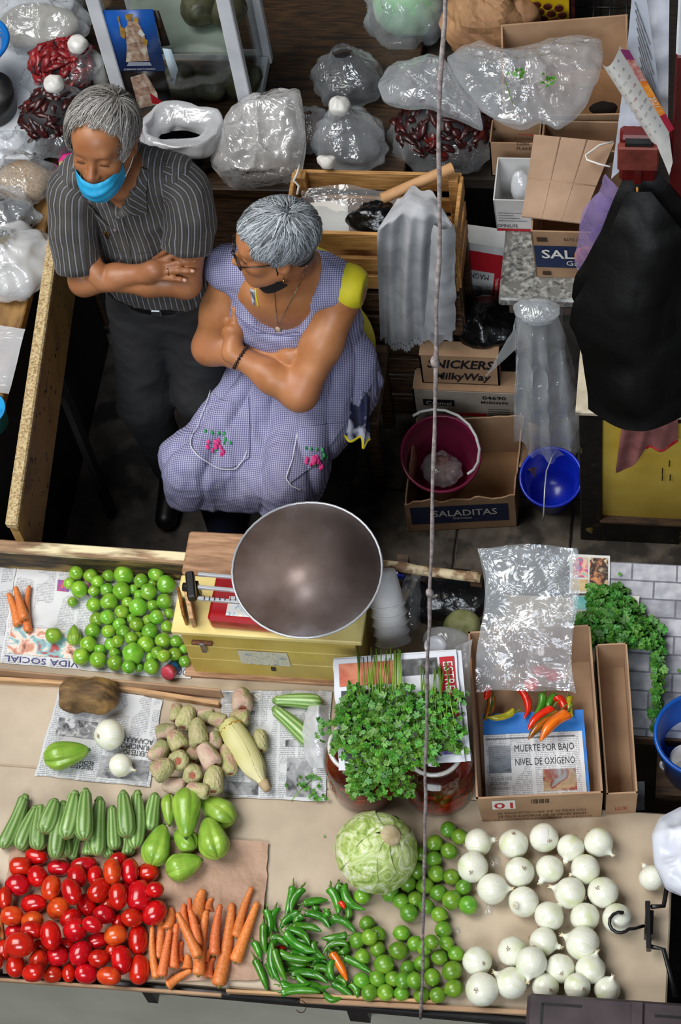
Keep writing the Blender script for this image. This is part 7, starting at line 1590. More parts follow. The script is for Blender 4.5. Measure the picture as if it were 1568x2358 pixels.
V, F = puff([(1029, 135), (1064, 107), (1104, 97), (1164, 112), (1234, 100), (1324, 82), (1384, 87), (1389, 125), (1379, 175), (1354, 235), (1314, 280), (1284, 296), (1244, 280), (1204, 296), (1154, 286), (1104, 256), (1064, 210), (1034, 170)], lambda x, y: .968+.00008*(y-200), .05, .045, 10, 63, seg=120, rings=26); mesh('film', V, F, M_mid, b2)
def cs2(r_, u_): c = ((1196, 174), (1262, 186))[r_.integers(2)]; return c[0]+r_.normal(0, 9), c[1]+r_.normal(0, 6), 1.06+r_.uniform(-.004, .006)
bunch('cilantro_sprig', 'two green cilantro bits caught in the wide clear bag', 'cilantro', cs2, PZ(1225, 180, 1.06), M_leaf, .011, 30, 6, [([PZ(1165, 190, 1.045), PZ(1172, 215, 1.04), PZ(1180, 240, 1.035)], [.0014, .0013, .001])], 44)
tied_bag('tall clear bag with pale green contents at the top centre', PZ(940, 105, .75)+npv(0, .06, 0), .125, .11, .30, M_mid, 66, contents=mat('pale_green', '#7fae86', '#b0d0b0', rough=.6, scale=8), frac=.9, amp=.03)
P_, F_ = blob(PZ(1115, 62, .86), (.125, .085, .12), 71, .26, 11, (30, 20), floor_z=.751, oct=4); tag(mesh('paper_bag', P_, F_, mat('brown_bag', '#8a6444', '#a98058', rough=.7, scale=8, bmp=.35, bscale=18, dist=.012), smooth=False), 'crumpled brown paper bag at the top centre', 'paper bag')
P_, F_ = blob(PZ(1205, 45, .86), (.05, .06, .08), 72, .25, 12, (30, 20), floor_z=.751); tag(mesh('paper_bag', P_, F_, MATS['brown_bag']), 'smaller crumpled brown paper bag right of the larger one', 'paper bag')
yb = carton('printed_box', 'yellow and brown printed box with round sweets at the top', [npv(.86, 2.80, .752), npv(1.0, 2.82, .752), npv(.99, 3.0, .752), npv(.85, 2.98, .752)], [npv(.86, 2.80, .98), npv(1.0, 2.82, .98), npv(.99, 3.0, .98), npv(.85, 2.98, .98)], .005, mat('yellow_card', '#c09a10', '#d8b020', rough=.4, scale=8))
for k in range(9): q = PY(1235+26*(k % 3)+8*(k//3), 12+16*(k//3)+4*(k % 3), 2.797); P_, F_ = blob(q, (.014, .002, .014), k, .1, 20, (14, 8)); mesh('printed_sweet', P_, F_, mat('choc_print', '#2a0e0c', '#4a1c16', rough=.4, scale=40), yb)
q = PY(1308, 0, 2.797); mesh('brown_edge', *boxg(q+npv(.015, -.002, -.03), (.012, .004, .16)), MATS['choc_print'], yb, False)
wr = thing('wire_rack', 'black wire tray at the top right corner', 'wire rack', (1.12, 2.95, .75))
for k in range(7): mesh('wire', *tube([(1.01, 2.82+.045*k, .80), (1.24, 2.82+.045*k, .80)], .003, 6), M_black, wr)
for k in range(5): mesh('wire', *tube([(1.02+.052*k, 2.80, .806), (1.02+.052*k, 3.11, .806)], .003, 6), M_black, wr)
for x, y in ((1.02, 2.82), (1.23, 2.82), (1.02, 3.09), (1.23, 3.09)): mesh('foot', *tube([(x, y, .752), (x, y, .802)], .004, 6), M_black, wr)
zc = .752; bc_ = carton('carton', 'big open carton with a torn hand hole behind the flap box', [npv(.84, 2.36, zc), npv(1.20, 2.38, zc), npv(1.185, 2.70, zc), npv(.82, 2.66, zc)], [npv(.835, 2.33, .92), npv(1.205, 2.35, .92), npv(1.185, 2.73, .95), npv(.80, 2.68, .95)], .006, mi=M_carddark)
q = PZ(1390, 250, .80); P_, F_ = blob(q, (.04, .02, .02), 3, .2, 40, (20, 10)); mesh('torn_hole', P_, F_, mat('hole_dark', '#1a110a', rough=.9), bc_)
cf = carton('cereal_carton', 'small cereal carton printed with corn flakes under the big one', [npv(.80, 2.245, zc), npv(.95, 2.245, zc), npv(.95, 2.34, zc), npv(.80, 2.34, zc)], [npv(.80, 2.245, .90), npv(.95, 2.245, .90), npv(.95, 2.34, .90), npv(.80, 2.34, .90)], .004)
for s, px, py, w_, h_, mm in (("Kellogg's", 1196, 308, .05, .010, M_red_print), ('Empaque', 1186, 318, .06, .013, M_brown_print), ('CORN', 1190, 330, .035, .014, M_brown_print), ('FLAKES', 1190, 341, .05, .014, M_brown_print)): text(cf, s, PY(px, py+4, 2.2445), (1, 0, 0), (0, 0, 1), w_, h_, mm, bold=.01)
fb2 = npv(.955, 2.20, .752); fl2 = carton('carton', 'middle carton with long front flap edge below the wide clear bag', [npv(.96, 2.225, zc), npv(1.20, 2.225, zc), npv(1.20, 2.335, zc), npv(.96, 2.335, zc)], [npv(.955, 2.215, .905), npv(1.205, 2.215, .905), npv(1.205, 2.335, .905), npv(.955, 2.335, .905)], .006)
# granite counter with boxes
gc = thing('granite_counter', 'grey speckled granite counter under the white and cracker boxes', 'counter', (1.15, 2.0, 0)); M_gran = mat('granite', '#4a4a48', '#a09f98', rough=.35, scale=70, detail=6, c3='#6e6d68', t3=.55, lo=.38, hi=.62)
mesh('counter_top', *boxg((1.20, 1.995, .73), (.68, .43, .035), bev=.006), M_gran, gc, False); mesh('under_board', *boxg((1.21, 1.985, .69), (.64, .40, .03)), mat('plank_grey', '#3a3128', '#5c5044', rough=.8, scale=10), gc, False); mesh('side_board', *boxg((1.46, 1.98, .335), (.03, .38, .67)), M_wooddark, gc, False); mesh('side_board', *boxg((.93, 2.12, .335), (.03, .10, .67)), M_wooddark, gc, False)
M_wcard = mat('white_card', '#b9b8b6', '#cdccca', rough=.6, scale=8)
ob_ = carton('white_box', 'small white box with red base stripe holding a plastic wrapped bundle', [npv(.835, 2.035, .749), npv(.94, 2.035, .749), npv(.935, 2.17, .749), npv(.835, 2.17, .749)], [npv(.83, 2.025, .90), npv(.945, 2.025, .90), npv(.94, 2.185, .905), npv(.83, 2.185, .905)], .004, M_wcard)
quadp(ob_, 'red_stripe', npv(.835, 2.034, .750), (1, 0, 0), (0, -.066, 1), .105, .012, M_red_print); text(ob_, 'OMNILIFE', npv(.838, 2.033, .768), (1, 0, 0), (0, -.066, 1), .06, .016, M_black_print)
for k in range(6): quadp(ob_, 'printed_line', npv(.842, 2.031, .80+.012*k), (1, 0, 0), (0, -.066, 1), .085-.02*(k % 3), .0035, M_grey_print, .002)
P_, F_ = blob(npv(.905, 2.11, .86), (.03, .035, .06), 4, .2, 24, (24, 18)); tag(mesh('wrapped_bundle', P_, F_, M_milky), 'plastic wrapped bundle inside the small white box', 'bundle')
sb = carton('cracker_box', 'cardboard cracker box with blue band and raised flap on the granite', [npv(.965, 1.865, .749), npv(1.28, 1.865, .749), npv(1.28, 2.10, .749), npv(.965, 2.10, .749)], [npv(.955, 1.855, .97), npv(1.285, 1.855, .97), npv(1.285, 2.11, .98), npv(.95, 2.11, .98)], .005)
fv_ = unit(npv(-.01, -.01, .221)); quadp(sb, 'blue_band', npv(.967, 1.862, .80), (1, 0, 0), fv_, .313, .105, M_blue_print, .001); text(sb, 'SALADITAS', npv(.985, 1.859, .848), (1, 0, 0), fv_, .285, .042, M_white_print, bold=.02, lift=.003); text(sb, 'Gamesa', npv(1.055, 1.861, .815), (1, 0, 0), fv_, .10, .022, M_white_print, lift=.003); text(sb, 'ESTE LADO', npv(1.05, 1.856, .932), (1, 0, 0), fv_, .075, .012, M_brown_print, lift=.002)
q = PZ(1216, 625, .77); quadp(sb, 'printed_mark', npv(.985, 1.862, .765), (1, 0, 0), fv_, .025, .018, M_brown_print, .002); quadp(sb, 'printed_mark', npv(.972, 1.857, .925), (1, 0, 0), fv_, .03, .02, M_brown_print, .002)
panel(sb, 'top_flap', [PZ(1202, 500, .985), PZ(1338, 516, 1.0), PZ(1415, 330, 1.02), PZ(1230, 312, 1.0)], .005, mat('flap_card', '#9a7c64', '#b2937a', rough=.8, scale=6, bmp=.15, bscale=20))
for t_ in (.33, .66):
    a0, a1, b0, b1 = PZ(1202, 500, .985), PZ(1338, 516, 1.0), PZ(1230, 312, 1.0), PZ(1415, 330, 1.02); mesh('flap_crease', *tube([a0*(1-t_)+a1*t_+npv(0, 0, .005), b0*(1-t_)+b1*t_+npv(0, 0, .005)], .0022, 6), MATS['flap_card'], sb)
mesh('flap_crease', *tube([a0*.55+b0*.45+npv(0, 0, .005), a1*.55+b1*.45+npv(0, 0, .005)], .0022, 6), MATS['flap_card'], sb)
wl_ = [PZ(1412, 326, 1.06), PZ(1380, 334, 1.06), PZ(1348, 358, 1.06), PZ(1352, 368, 1.06), PZ(1380, 378, 1.06), PZ(1405, 384, 1.06)]; tag(mesh('white_wire', *tube(np.array(wl_), .003, 6), M_white_print), 'white wire loop in front of the raised flap', 'wire')
gb = [npv(.675, 2.095, .30), npv(.812, 2.075, .30), npv(.83, 2.15, .30), npv(.69, 2.165, .30)]; gt = [npv(.705, 2.108, .60), npv(.85, 2.082, .60), npv(.86, 2.155, .60), npv(.715, 2.175, .60)]
mg = carton('printed_carton', 'red and white printed carton standing dark below the sweater', gb, gt, .004, M_wcard); mesh('lid', *hexa(gt, [p+npv(0, 0, .004) for p in gt]), M_wcard, mg, False)
gu = unit(gt[1]-gt[0]); gv = unit(gt[0]-gb[0]); gn = unit(np.cross(gu, gv))
def gq(u, v): return (gb[0]*(1-u)+gb[1]*u)*(1-v)+(gt[0]*(1-u)+gt[1]*u)*v+gn*.001
def gquad(name, u0, v0, u1, v1, m): mesh(name, [gq(u0, v0)+gn*.001, gq(u1, v0)+gn*.001, gq(u1, v1)+gn*.001, gq(u0, v1)+gn*.001], [(0, 1, 2, 3)], m, mg, False)
gquad('red_band', .0, .60, 1., .90, M_red_print); gquad('red_edge', .84, .06, 1., .60, M_red_print); gquad('grey_block', .03, .05, .62, .36, M_grey_print)
for k in range(4): gquad('white_dash', .05+.0*k, .66+.05*k, .5+.1*(k % 2), .68+.05*k, M_white_print)
text(mg, 'MAGNUS', gq(.72, .56)+gn*.001, -gu, -gv, .085, .026, M_black_print); text(mg, 'OMNILIFE', gq(.80, .05), gv, -gu, .10, .02, M_grey_print); text(mg, 'SUPLEMENTO ALIMENTICIO', gq(.97, .10), gv, -gu, .14, .009, M_white_print, lift=.003)
mesh('stand_block', *boxg((.765, 2.12, .15), (.12, .06, .296)), M_wooddark, mg, False)
# boxes under the granite
sn = carton('candy_carton', 'brown candy carton with bold dark lettering under the granite counter', [npv(.60, 1.79, .288), npv(.845, 1.79, .288), npv(.845, 1.84, .288), npv(.60, 1.84, .288)], [npv(.60, 1.79, .43), npv(.845, 1.79, .43), npv(.845, 1.84, .43), npv(.60, 1.84, .43)], .005, M_card)
text(sn, 'SNICKERS', npv(.622, 1.7895, .372), (1, 0, 0), (0, 0, 1), .21, .046, M_black_print, bold=.03, shear=.25); text(sn, 'MilkyWay', npv(.64, 1.7895, .300), (1, 0, 0), (0, 0, 1), .18, .05, M_black_print, bold=.03, shear=.2)
panel(sn, 'lid_flap', [npv(.60, 1.79, .432), npv(.845, 1.79, .432), npv(.845, 1.845, .434), npv(.60, 1.845, .434)], .004, M_card)
wc = carton('printed_carton', 'pale carton with code numbers below the candy carton', [npv(.57, 1.765, .0125), npv(.90, 1.765, .0125), npv(.90, 1.85, .0125), npv(.57, 1.85, .0125)], [npv(.57, 1.765, .28), npv(.90, 1.765, .28), npv(.90, 1.85, .28), npv(.57, 1.85, .28)], .005, mat('pale_carton', '#8f8578', '#a99e90', rough=.7, scale=8))
text(wc, '04690', npv(.79, 1.7645, .245), (1, 0, 0), (0, 0, 1), .075, .02, M_black_print, bold=.02); text(wc, 'MSE04690', npv(.785, 1.7645, .222), (1, 0, 0), (0, 0, 1), .085, .014, M_black_print, bold=.02); quadp(wc, 'red_bar', npv(.70, 1.7645, .15), (1, 0, 0), (0, 0, 1), .10, .016, M_red_print); quadp(wc, 'dark_logo', npv(.60, 1.7645, .20), (1, 0, 0), (0, 0, 1), .10, .035, M_black_print); text(wc, 'Cremel', npv(.61, 1.7635, .208), (1, 0, 0), (0, 0, 1), .08, .02, M_white_print, lift=.002)
for k in range(6): quadp(wc, 'printed_line', npv(.805, 1.7645, .13+.012*k), (1, 0, 0), (0, 0, 1), .07, .003, M_black_print)
mesh('lid', *boxg((.735, 1.807, .283), (.32, .08, .004)), M_card, wc, False)
P_, F_ = blob(PZ(1120, 745, .45), (.09, .08, .06), 8, .3, 12, (36, 24)); tag(mesh('black_bag', P_, F_, M_blackbag), 'shiny black bag on the candy carton under the granite edge', 'plastic bag'); P_, F_ = blob(PZ(1090, 780, .41), (.1, .07, .03), 9, .25, 12, (30, 20)); tag(mesh('black_bag', P_, F_, M_blackbag), 'flat black bag lying along the candy carton top', 'plastic bag')
# hanging clear bag
hb = thing('plastic_bag', 'long clear plastic bag draped from the granite edge over the blue bucket', 'plastic bag', PZ(1240, 860, .5))
def hbf(u, v): px = 1180+110*u+(-30+95*u)*v*.55+22*v; py = 715+305*v-30*sin(pi*u)*(1-v)*.6+18*v*u; return PY(px, py, 1.745-.14*v)+npv(0, -.05*sin(pi*u)-.012*sin(u*21+3*v)*min(1, v*3), 0)
v, f, uv = film(hbf, 48, 44, .018, 13, 81); mesh('film', v, f, M_mid, hb); v, f, uv = film(lambda u, v_: hbf(u, v_)+npv(0, .05, .0), 24, 30, .012, 15, 82); mesh('film_back', v, f, M_clear, hb)
v, f, uv = film(lambda u, v_: PY(1190-78*v_*u*1.05+8*u, 730+130*v_*(.55+.45*u)+10*u, 1.73-.03*v_), 16, 20, .010, 16, 83); mesh('handle_flap', v, f, M_mid, hb)
P_, F_ = blob(PZ(1235, 716, .775), (.06, .04, .03), 84, .3, 24, (30, 20)); mesh('gathered_top', P_, F_, M_mid, hb)
# ---- floor: cracker carton, buckets
fc = thing('cracker_box', 'torn cracker carton with blue band on the floor around the magenta bucket', 'box', (.74, 1.56, .0105)); zf = .0105
def ragged(a, b, h0, h1, seed, parent, th=.005, nm='wall', rough_=.03):
    a = np.asarray(a, float); b = np.asarray(b, float); n = 26; inn = unit(np.cross(UP, b-a))*th; V = []
    for i in range(n):
        t = i/(n-1); p = a+(b-a)*t; h_ = h0+(h1-h0)*t+rough_*fbm(np.array([[t*6., seed, 0]]), 1., seed, 3)[0]
        V += [p, p+npv(0, 0, h_), p+inn, p+inn+npv(0, 0, h_)]
    F = []
    for i in range(n-1):
        q = 4*i; F += [(q, q+4, q+5, q+1), (q+2, q+3, q+7, q+6), (q+1, q+5, q+7, q+3)]
    return mesh(nm, V, F, M_card, parent, False)
cn = [npv(.575, 1.405, zf), npv(.915, 1.445, zf), npv(.925, 1.73, zf), npv(.585, 1.70, zf)]
ragged(cn[0], cn[1], .17, .19, 3, fc, nm='front_wall'); ragged(cn[1], cn[2], .19, .22, 5, fc, nm='side_wall'); ragged(cn[2], cn[3], .21, .20, 7, fc, nm='back_wall', rough_=.01); ragged(cn[3], cn[0], .20, .17, 9, fc, nm='side_wall'); mesh('bottom', *hexa(cn, [p+npv(0, 0, .004) for p in cn]), M_carddark, fc, False)
ux_ = unit(cn[1]-cn[0]); quadp(fc, 'blue_band', cn[0]+ux_*.015+npv(0, 0, .045), ux_, UP, .305, .10, M_blue_print, .001); text(fc, 'SALADITAS', cn[0]+ux_*.085+npv(0, 0, .085), ux_, UP, .20, .036, M_white_print, bold=.01, lift=.002); text(fc, 'Gamesa', cn[0]+ux_*.145+npv(0, 0, .066), ux_, UP, .06, .014, M_white_print, lift=.002)
v, f, uv = film(lambda u, v_: cn[1]+(cn[2]-cn[1])*(.35+.6*u)+npv(.002+.055*v_, 0, .19-.05*v_*v_), 12, 8, .01, 24, 6); mesh('torn_flap', v, f, M_card, fc)
def bucket(label, c, nd, R, rb, h, m, seed, handle, cat='bucket', mi=None):
    t = thing('bucket', label, cat, c); X, Y, Z_ = frame(nd); c = np.asarray(c, float)
    mesh('shell', *lathe([(1e-6, 0), (rb, 0), (rb+(R-rb)*.9, h*.93), (R, h*.94), (R+.004, h*.97), (R, h), (R-.005, h*.98), (R-.008, h*.9), (rb-.004, .006), (1e-6, .006)], 40, c, (X, Y, Z_)), m, t); mesh('rim', *tube([c+Z_*h+R*(cos(a)*X+sin(a)*Y) for a in np.linspace(0, 2*pi, 49)[:-1]], .005, 8, closed=True), m, t)
    return t, X, Y, Z_
nd = unit(npv(.12, -.28, 1)); M_mag = mat('magenta_plastic', '#5e0f2c', '#7e1a40', rough=.3, scale=6); q = npv(.685, 1.525, .29); b_, X, Y, Z_ = bucket('magenta bucket with white handle holding a bag, inside the torn carton', q-nd*.225, nd, .122, .09, .225, M_mag, 1, None)
hp = [q+nd*.008+.126*(cos(a)*X+sin(a)*Y) for a in np.linspace(-.15, pi-.3, 30)]; ang0 = 0
hp = []
for px, py in ((950, 958), (968, 948), (995, 943), (1025, 945), (1055, 957), (1080, 978), (1096, 1005), (1104, 1035), (1100, 1065), (1090, 1082), (1076, 1092)): hp.append(PZ(px, py, .325))
mesh('handle', *tube(np.array(hp), .0045, 8), mat('white_handle', '#b4b4b2', '#cfcfcd', rough=.4, scale=10), b_)
tied_bag('clear bag of pale grain inside the magenta bucket', q-nd*.20+npv(.015, -.005, 0), .055, .055, .09, M_mid, 91, contents=mat('pinkish_grain', '#6a4a44', '#a07f74', rough=.7, scale=60, bmp=.6), frac=.7)
nd = unit(npv(.02, -.30, 1)); M_bb = mat('royal_blue', '#0a1fa0', '#1230c0', rough=.28, scale=5, coat=.2); q = npv(1.024, 1.50, .225); b_, X, Y, Z_ = bucket('royal blue bucket with wire handle beside the yellow cabinet', q-nd*.19, nd, .094, .070, .19, M_bb, 2, None)
hp = [PZ(1290, 1024, .235), PZ(1272, 1050, .25), PZ(1258, 1085, .26), PZ(1254, 1130, .255), PZ(1252, 1180, .22), PZ(1250, 1198, .19)]; mesh('handle', *tube(np.array(hp), .0025, 6), M_chrome, b_)
# ---- yellow cabinet with pink cloth
cb_ = thing('cabinet', 'old yellow cabinet with dark chipped frame at the right', 'cabinet', (1.40, 1.68, 0)); M_cf = mat('chipped_black', '#0d0b09', '#1c1712', rough=.5, scale=30, c3='#b8a04a', t3=.70, bmp=.4); M_cy = mat('cabinet_yellow', '#cdab3e', '#e2c258', rough=.45, scale=6, c3='#8a7a50', t3=.66, bmp=.15)
x0, x1, y0, z1 = 1.118, 1.70, 1.425, .725
mesh('body', *boxg(((x0+x1)/2, y0+.26, z1/2), (x1-x0-.004, .50, z1-.004)), M_wooddark, cb_, False)
for c_, s_ in ((((x0+x1)/2, y0, z1-.022), (x1-x0, .03, .044)), (((x0+x1)/2, y0, .06), (x1-x0, .03, .12))): mesh('door_rail', *boxg(c_, s_, bev=.004), M_cf, cb_, False)
mesh('door_stile', *boxg((x0+.033, y0, z1/2), (.066, .032, z1-.002), bev=.004), M_cf, cb_, False); mesh('door_panel', *boxg(((x0+x1)/2+.03, y0+.008, .40), (x1-x0-.065, .012, .57)), M_cy, cb_, False); mesh('moulding', *boxg(((x0+x1)/2+.03, y0-.006, .128), (x1-x0-.06, .03, .016), bev=.004), M_wooddark, cb_, False)
mesh('top', *boxg(((x0+x1)/2-.004, y0+.24, z1+.008), (x1-x0+.01, .54, .018), bev=.003), mat('worn_top', '#b3a68c', '#cfc4ac', rough=.5, scale=20, c3='#4a3a26', t3=.6), cb_, False)
for k, (px, py) in enumerate(((1525, 1085), (1541, 1068), (1525, 1100), (1543, 1100))): q = PY(px, py, y0-.002); mesh('drip', *boxg(q, (.003, .003, .03)), M_dkp, cb_, False)
def clo(u, v): 
    px = 1438+125*u+(-10+8*u)*v*2; py = 935+(145-75*u)*v+12*sin(u*9)*v; P = PY(px, py, y0-.022); return P+npv(0, -.014*(.5+.5*sin(u*17+2*v)), 0)
M_pk = mat('pink_cloth', '#7e4a48', '#9a605c', rough=.9, scale=20, bmp=.3, bscale=200); v, f, uv = grid(clo, 34, 20); n_ = len(v); pkc = tag(mesh('cloth', np.vstack([v, v+npv(0, .005, 0)]), f+[tuple(i+n_ for i in q[::-1]) for q in f], M_pk), 'dull pink cloth hanging over the yellow cabinet door', 'cloth'); mesh('red_hem', *tube([clo(u, 1.0) for u in np.linspace(.5, 1, 14)], .004, 6), M_red_print, pkc)
def blk(u, v):
    xl_ = np.interp(v, [0, .3, .5, .62, .75, 1], [1440, 1380, 1318, 1304, 1335, 1350]); xr_ = np.interp(v, [0, .2, 1], [1500, 1580, 1600]); px = xl_+(xr_-xl_)*u; py = 445+500*v-40*(1-v)*v*4*u*.2; return PY(px, py, 1.50-.20*v+.0*u)+npv(0, -.075*sin(pi*u)*min(1, v*2.2), 0)
v, f, uv = film(blk, 46, 50, .016, 7, 95); n_ = len(v); tag(mesh('black_bag', np.vstack([v, v+npv(.0, .09, 0)]), f+[tuple(i+n_ for i in q[::-1]) for q in f], mat('black_sack', '#030302', '#060505', rough=.55, spec=.25, scale=12, bmp=.4, bscale=14, dist=.01)), 'huge black plastic sack hanging at the right above the cabinet', 'plastic bag')
pb = thing('plastic_bag', 'purple tinted clear bag with orange pieces hanging left of the black sack', 'plastic bag', PY(1380, 600, 1.66))
def pur(u, v): xl_ = np.interp(v, [0, .3, .7, 1], [1402, 1340, 1318, 1338]); xr_ = np.interp(v, [0, .3, .7, 1], [1465, 1462, 1430, 1372]); return PY(xl_+(xr_-xl_)*u, 400+280*v, 1.68-.03*v)+npv(0, -.05*sin(pi*u), 0)
v, f, uv = film(pur, 30, 40, .016, 11, 97); mesh('film', v, f, plastic('purple_plastic', '#b19ad6', .45, bscale=14), pb)
for k, (px, py, mm) in enumerate(((1352, 590, 'o'), (1372, 600, 'o'), (1400, 480, 'p'), (1385, 540, 'p'), (1410, 560, 'p'), (1360, 640, 'p'), (1395, 600, 'o'))):
    P_, F_ = blob(PY(px, py, 1.675), (.03, .012, .04), k, .25, 26, (18, 12)); mesh('content_piece', P_, F_, mat('orange_bit', '#c0701a', '#d88a2a', rough=.4, scale=20) if mm == 'o' else mat('purple_bit', '#3c2068', '#5a348a', rough=.4, scale=20), pb)
mesh('handle', *tube([pur(.5, .02), PY(1448, 398, 1.62), PY(1455, 385, 1.585), PY(1458, 375, 1.56)], .006, 6), MATS['purple_plastic'], pb)
# ---- pillar, switch box, calendar sheets
pl = thing('pillar', 'dark red painted pillar with white upper part at the right edge', 'pillar', (1.40, 1.64, 0)); zsp = PY(1552, 130, 1.575)[2]; M_mar = mat('maroon_paint', '#4a0c0a', '#621410', rough=.4, scale=6, bmp=.15); mesh('lower_shaft', *boxg((1.42, 1.64, zsp/2), (.16, .13, zsp), bev=.005), M_mar, pl, False); mesh('upper_shaft', *boxg((1.42, 1.64, (zsp+2.6)/2), (.16, .13, 2.6-zsp), bev=.005), M_white_paint, pl, False)
sx = thing('switch_box', 'maroon electrical box with hinged cover mounted at the pillar', 'electrical box', PY(1470, 425, 1.56)); q0, q1 = PY(1425, 420, 1.55), PY(1515, 318, 1.55); wx, hz = q1[0]-q0[0], q1[2]-q0[2]; cq = (q0+q1)/2
mesh('housing', *boxg(cq+npv(0, .035, 0), (wx, .07, hz), bev=.008), M_mar, sx, False); mesh('cover', *boxg(cq+npv(0, -.008, hz*.14), (wx+.008, .022, hz*.5), bev=.004), mat('dusty_maroon', '#5a2018', '#7a3428', rough=.6, scale=20), sx, False); mesh('slot', *boxg(cq+npv(0, -.004, hz*.43), (wx*.7, .02, .012)), M_black, sx, False); mesh('rib', *boxg(cq+npv(0, -.004, -hz*.25), (.02, .012, hz*.45), bev=.002), M_mar, sx, False); mesh('arm', *bar(cq+npv(wx*.3, .06, 0), (1.36, 1.63, cq[2]), .03, .03), M_mar, sx, False)
q = PY(1467, 432, 1.52); mesh('hook', *tube([q, q+npv(.002, 0, -.03), q+npv(0, 0, -.06)], .003, 6), M_scar, sx)
for lb, pts, Y_, m_, amp_ in (('white plastic sheet hanging behind the calendar', [(1462, -20), (1542, -20), (1538, 300), (1408, 400)], 1.60, M_whitebag, .02), ('white printed notice hanging slanted beside the pillar', [(1455, -10), (1488, -10), (1545, 395), (1444, 110)], 1.53, mat('notice_paper', '#b9bfcc', '#cad0da', rough=.5, scale=6), .004)):
    P = [PY(x, y, Y_) for x, y in pts]; v, f, uv = sheet_g(P, 20, 30, amp_, 9, 5); nt_ = tag(mesh('hanging_sheet', v, f, m_, uv=uv), lb, 'poster' if 'notice' in lb else 'sheet')
P = [PY(x, y, 1.522) for x, y in ((1455, -10), (1488, -10), (1545, 395), (1444, 110))]
for k in range(9):
    t = .08+.095*k; a, b = bil(P, .18+.2*t, t), bil(P, .82, min(.99, t+.22)); mesh('printed_line', *bar(a, b, .0022, .0006, hint=(0, 1, 0)), M_grey_print, nt_, False)
cal = thing('calendar', 'curled white calendar page with dates and orange fruit strip', 'calendar', PY(1465, 210, 1.49))
C4 = [PY(1386, 148, 1.49), PY(1428, 106, 1.49), PY(1548, 292, 1.49), PY(1500, 326, 1.49)]
def calf(u, v): return bil(C4, v, u)
def cal_pt(u, v): P = (C4[0]*(1-u)+C4[1]*u)*(1-v)+(C4[3]*(1-u)+C4[2]*u)*v; return P+npv(0, -.03*sin(pi*u), 0)
v, f, uv = grid(cal_pt, 14, 20); mesh('page', v, f, M_white_print, cal)
for i in range(4):
    for j in range(9):
        a = cal_pt(.14+.2*i, .05+.1*j)+npv(0, -.004, 0); ux_ = cal_pt(.24+.2*i, .05+.1*j)-cal_pt(.14+.2*i, .05+.1*j); uy_ = cal_pt(.14+.2*i, .05+.1*j)-cal_pt(.14+.2*i, .10+.1*j); text(cal, str((j*4+i) % 30+1), a, ux_, uy_, None, .008, M_red_print if (i+j) % 6 == 0 else M_grey_print, 'date_number', lift=.003)
S4 = [PY(1428, 104, 1.45), PY(1449, 106, 1.45), PY(1553, 288, 1.45), PY(1541, 296, 1.45)]
for a, b, mm in ((0, .12, 'purple_strip'), (.12, .38, 'red_strip'), (.38, .8, 'orange_strip'), (.8, 1., 'red2_strip')):
    q = [S4[0]+(S4[3]-S4[0])*a, S4[1]+(S4[2]-S4[1])*a, S4[1]+(S4[2]-S4[1])*b, S4[0]+(S4[3]-S4[0])*b]; mesh('picture_strip', [p+npv(0, -.012, 0) for p in q], [(0, 1, 2, 3)], {'purple_strip': mat('purple_strip', '#7a2a5a', rough=.5), 'red_strip': mat('red_strip', '#a02a3a', '#c8a898', rough=.5, scale=60), 'orange_strip': mat('orange_strip', '#d0661a', '#e89a3a', rough=.5, scale=40), 'red2_strip': mat('red2_strip', '#a01a34', rough=.5)}[mm], cal, False)
a, b = S4[0]+(S4[3]-S4[0])*.55, S4[1]+(S4[2]-S4[1])*.55; text(cal, '2021', a+npv(.004, -.015, 0), S4[3]-S4[0], b-a, .035, .012, M_white_print, 'year', lift=.002)
P = [PY(x, y, 1.515) for x, y in ((1508, 322), (1540, 300), (1549, 372), (1541, 402))]; v, f, uv = sheet_g(P, 10, 14, .004, 12, 3); mesh('lower_page', v, f, M_white_print, cal)
# ================================================================== small things on and around the tables
rb = thing('rope', 'thin grey rope slanting down in front of the whole stall', 'rope', PZ(968, 2345, .78))
A = PZ(968, 2345, .775); B = CAM+unit(ray(1024, -160))*2.9; t_ = np.linspace(0, 1, 60); P = A+(B-A)*t_[:, None]; P = P+fbm(P, 6, 2, 2)[:, None]*npv(.006, 0, 0)
mesh('cord', *tube(P, .0037+.0006*np.sin(t_*90), 8), mat('rope_fibre', '#6a605e', '#9a8e8a', rough=.9, scale=90, bmp=.6), rb)
for k in (.52, .72): q = A+(B-A)*k; P_, F_ = blob(q, (.0075, .0075, .013), 4, .2, 80, (12, 10)); mesh('knot', P_, F_, MATS['rope_fibre'], rb)
# dark crate standing in front of the table
q0 = PZ(1218, 2280, .92); X0 = q0[0]; Yb = q0[1]; M_dcr = mat('dark_purple_plastic', '#2e2428', '#42363a', rough=.45, scale=10, bmp=.1)
dk = thing('plastic_crate', 'dark purple plastic crate at the lower right corner in front of the onions', 'crate', (X0+.22, Yb-.16, 0)); ax2 = np.array([unit(npv(1, .02, 0)), unit(npv(-.02, 1, 0)), UP])
cc = npv(X0+.23, Yb-.16, .91); mesh('lid', *boxg(cc, (.46, .32, .02), ax2, .008), M_dcr, dk, False)
for s in (-1, 1): mesh('side_wall', *boxg(cc+ax2[1]*(.095 if s > 0 else -.145)-npv(0, 0, .46), (.42, .02, .90), ax2), M_dcr, dk, False); mesh('end_wall', *boxg(cc+s*ax2[0]*.205-ax2[1]*.025-npv(0, 0, .46), (.02, .22, .90), ax2), M_dcr, dk, False)
mesh('lid_rib', *boxg(cc+npv(.02, 0, .013), (.03, .31, .008), ax2, .003), M_dcr, dk, False)
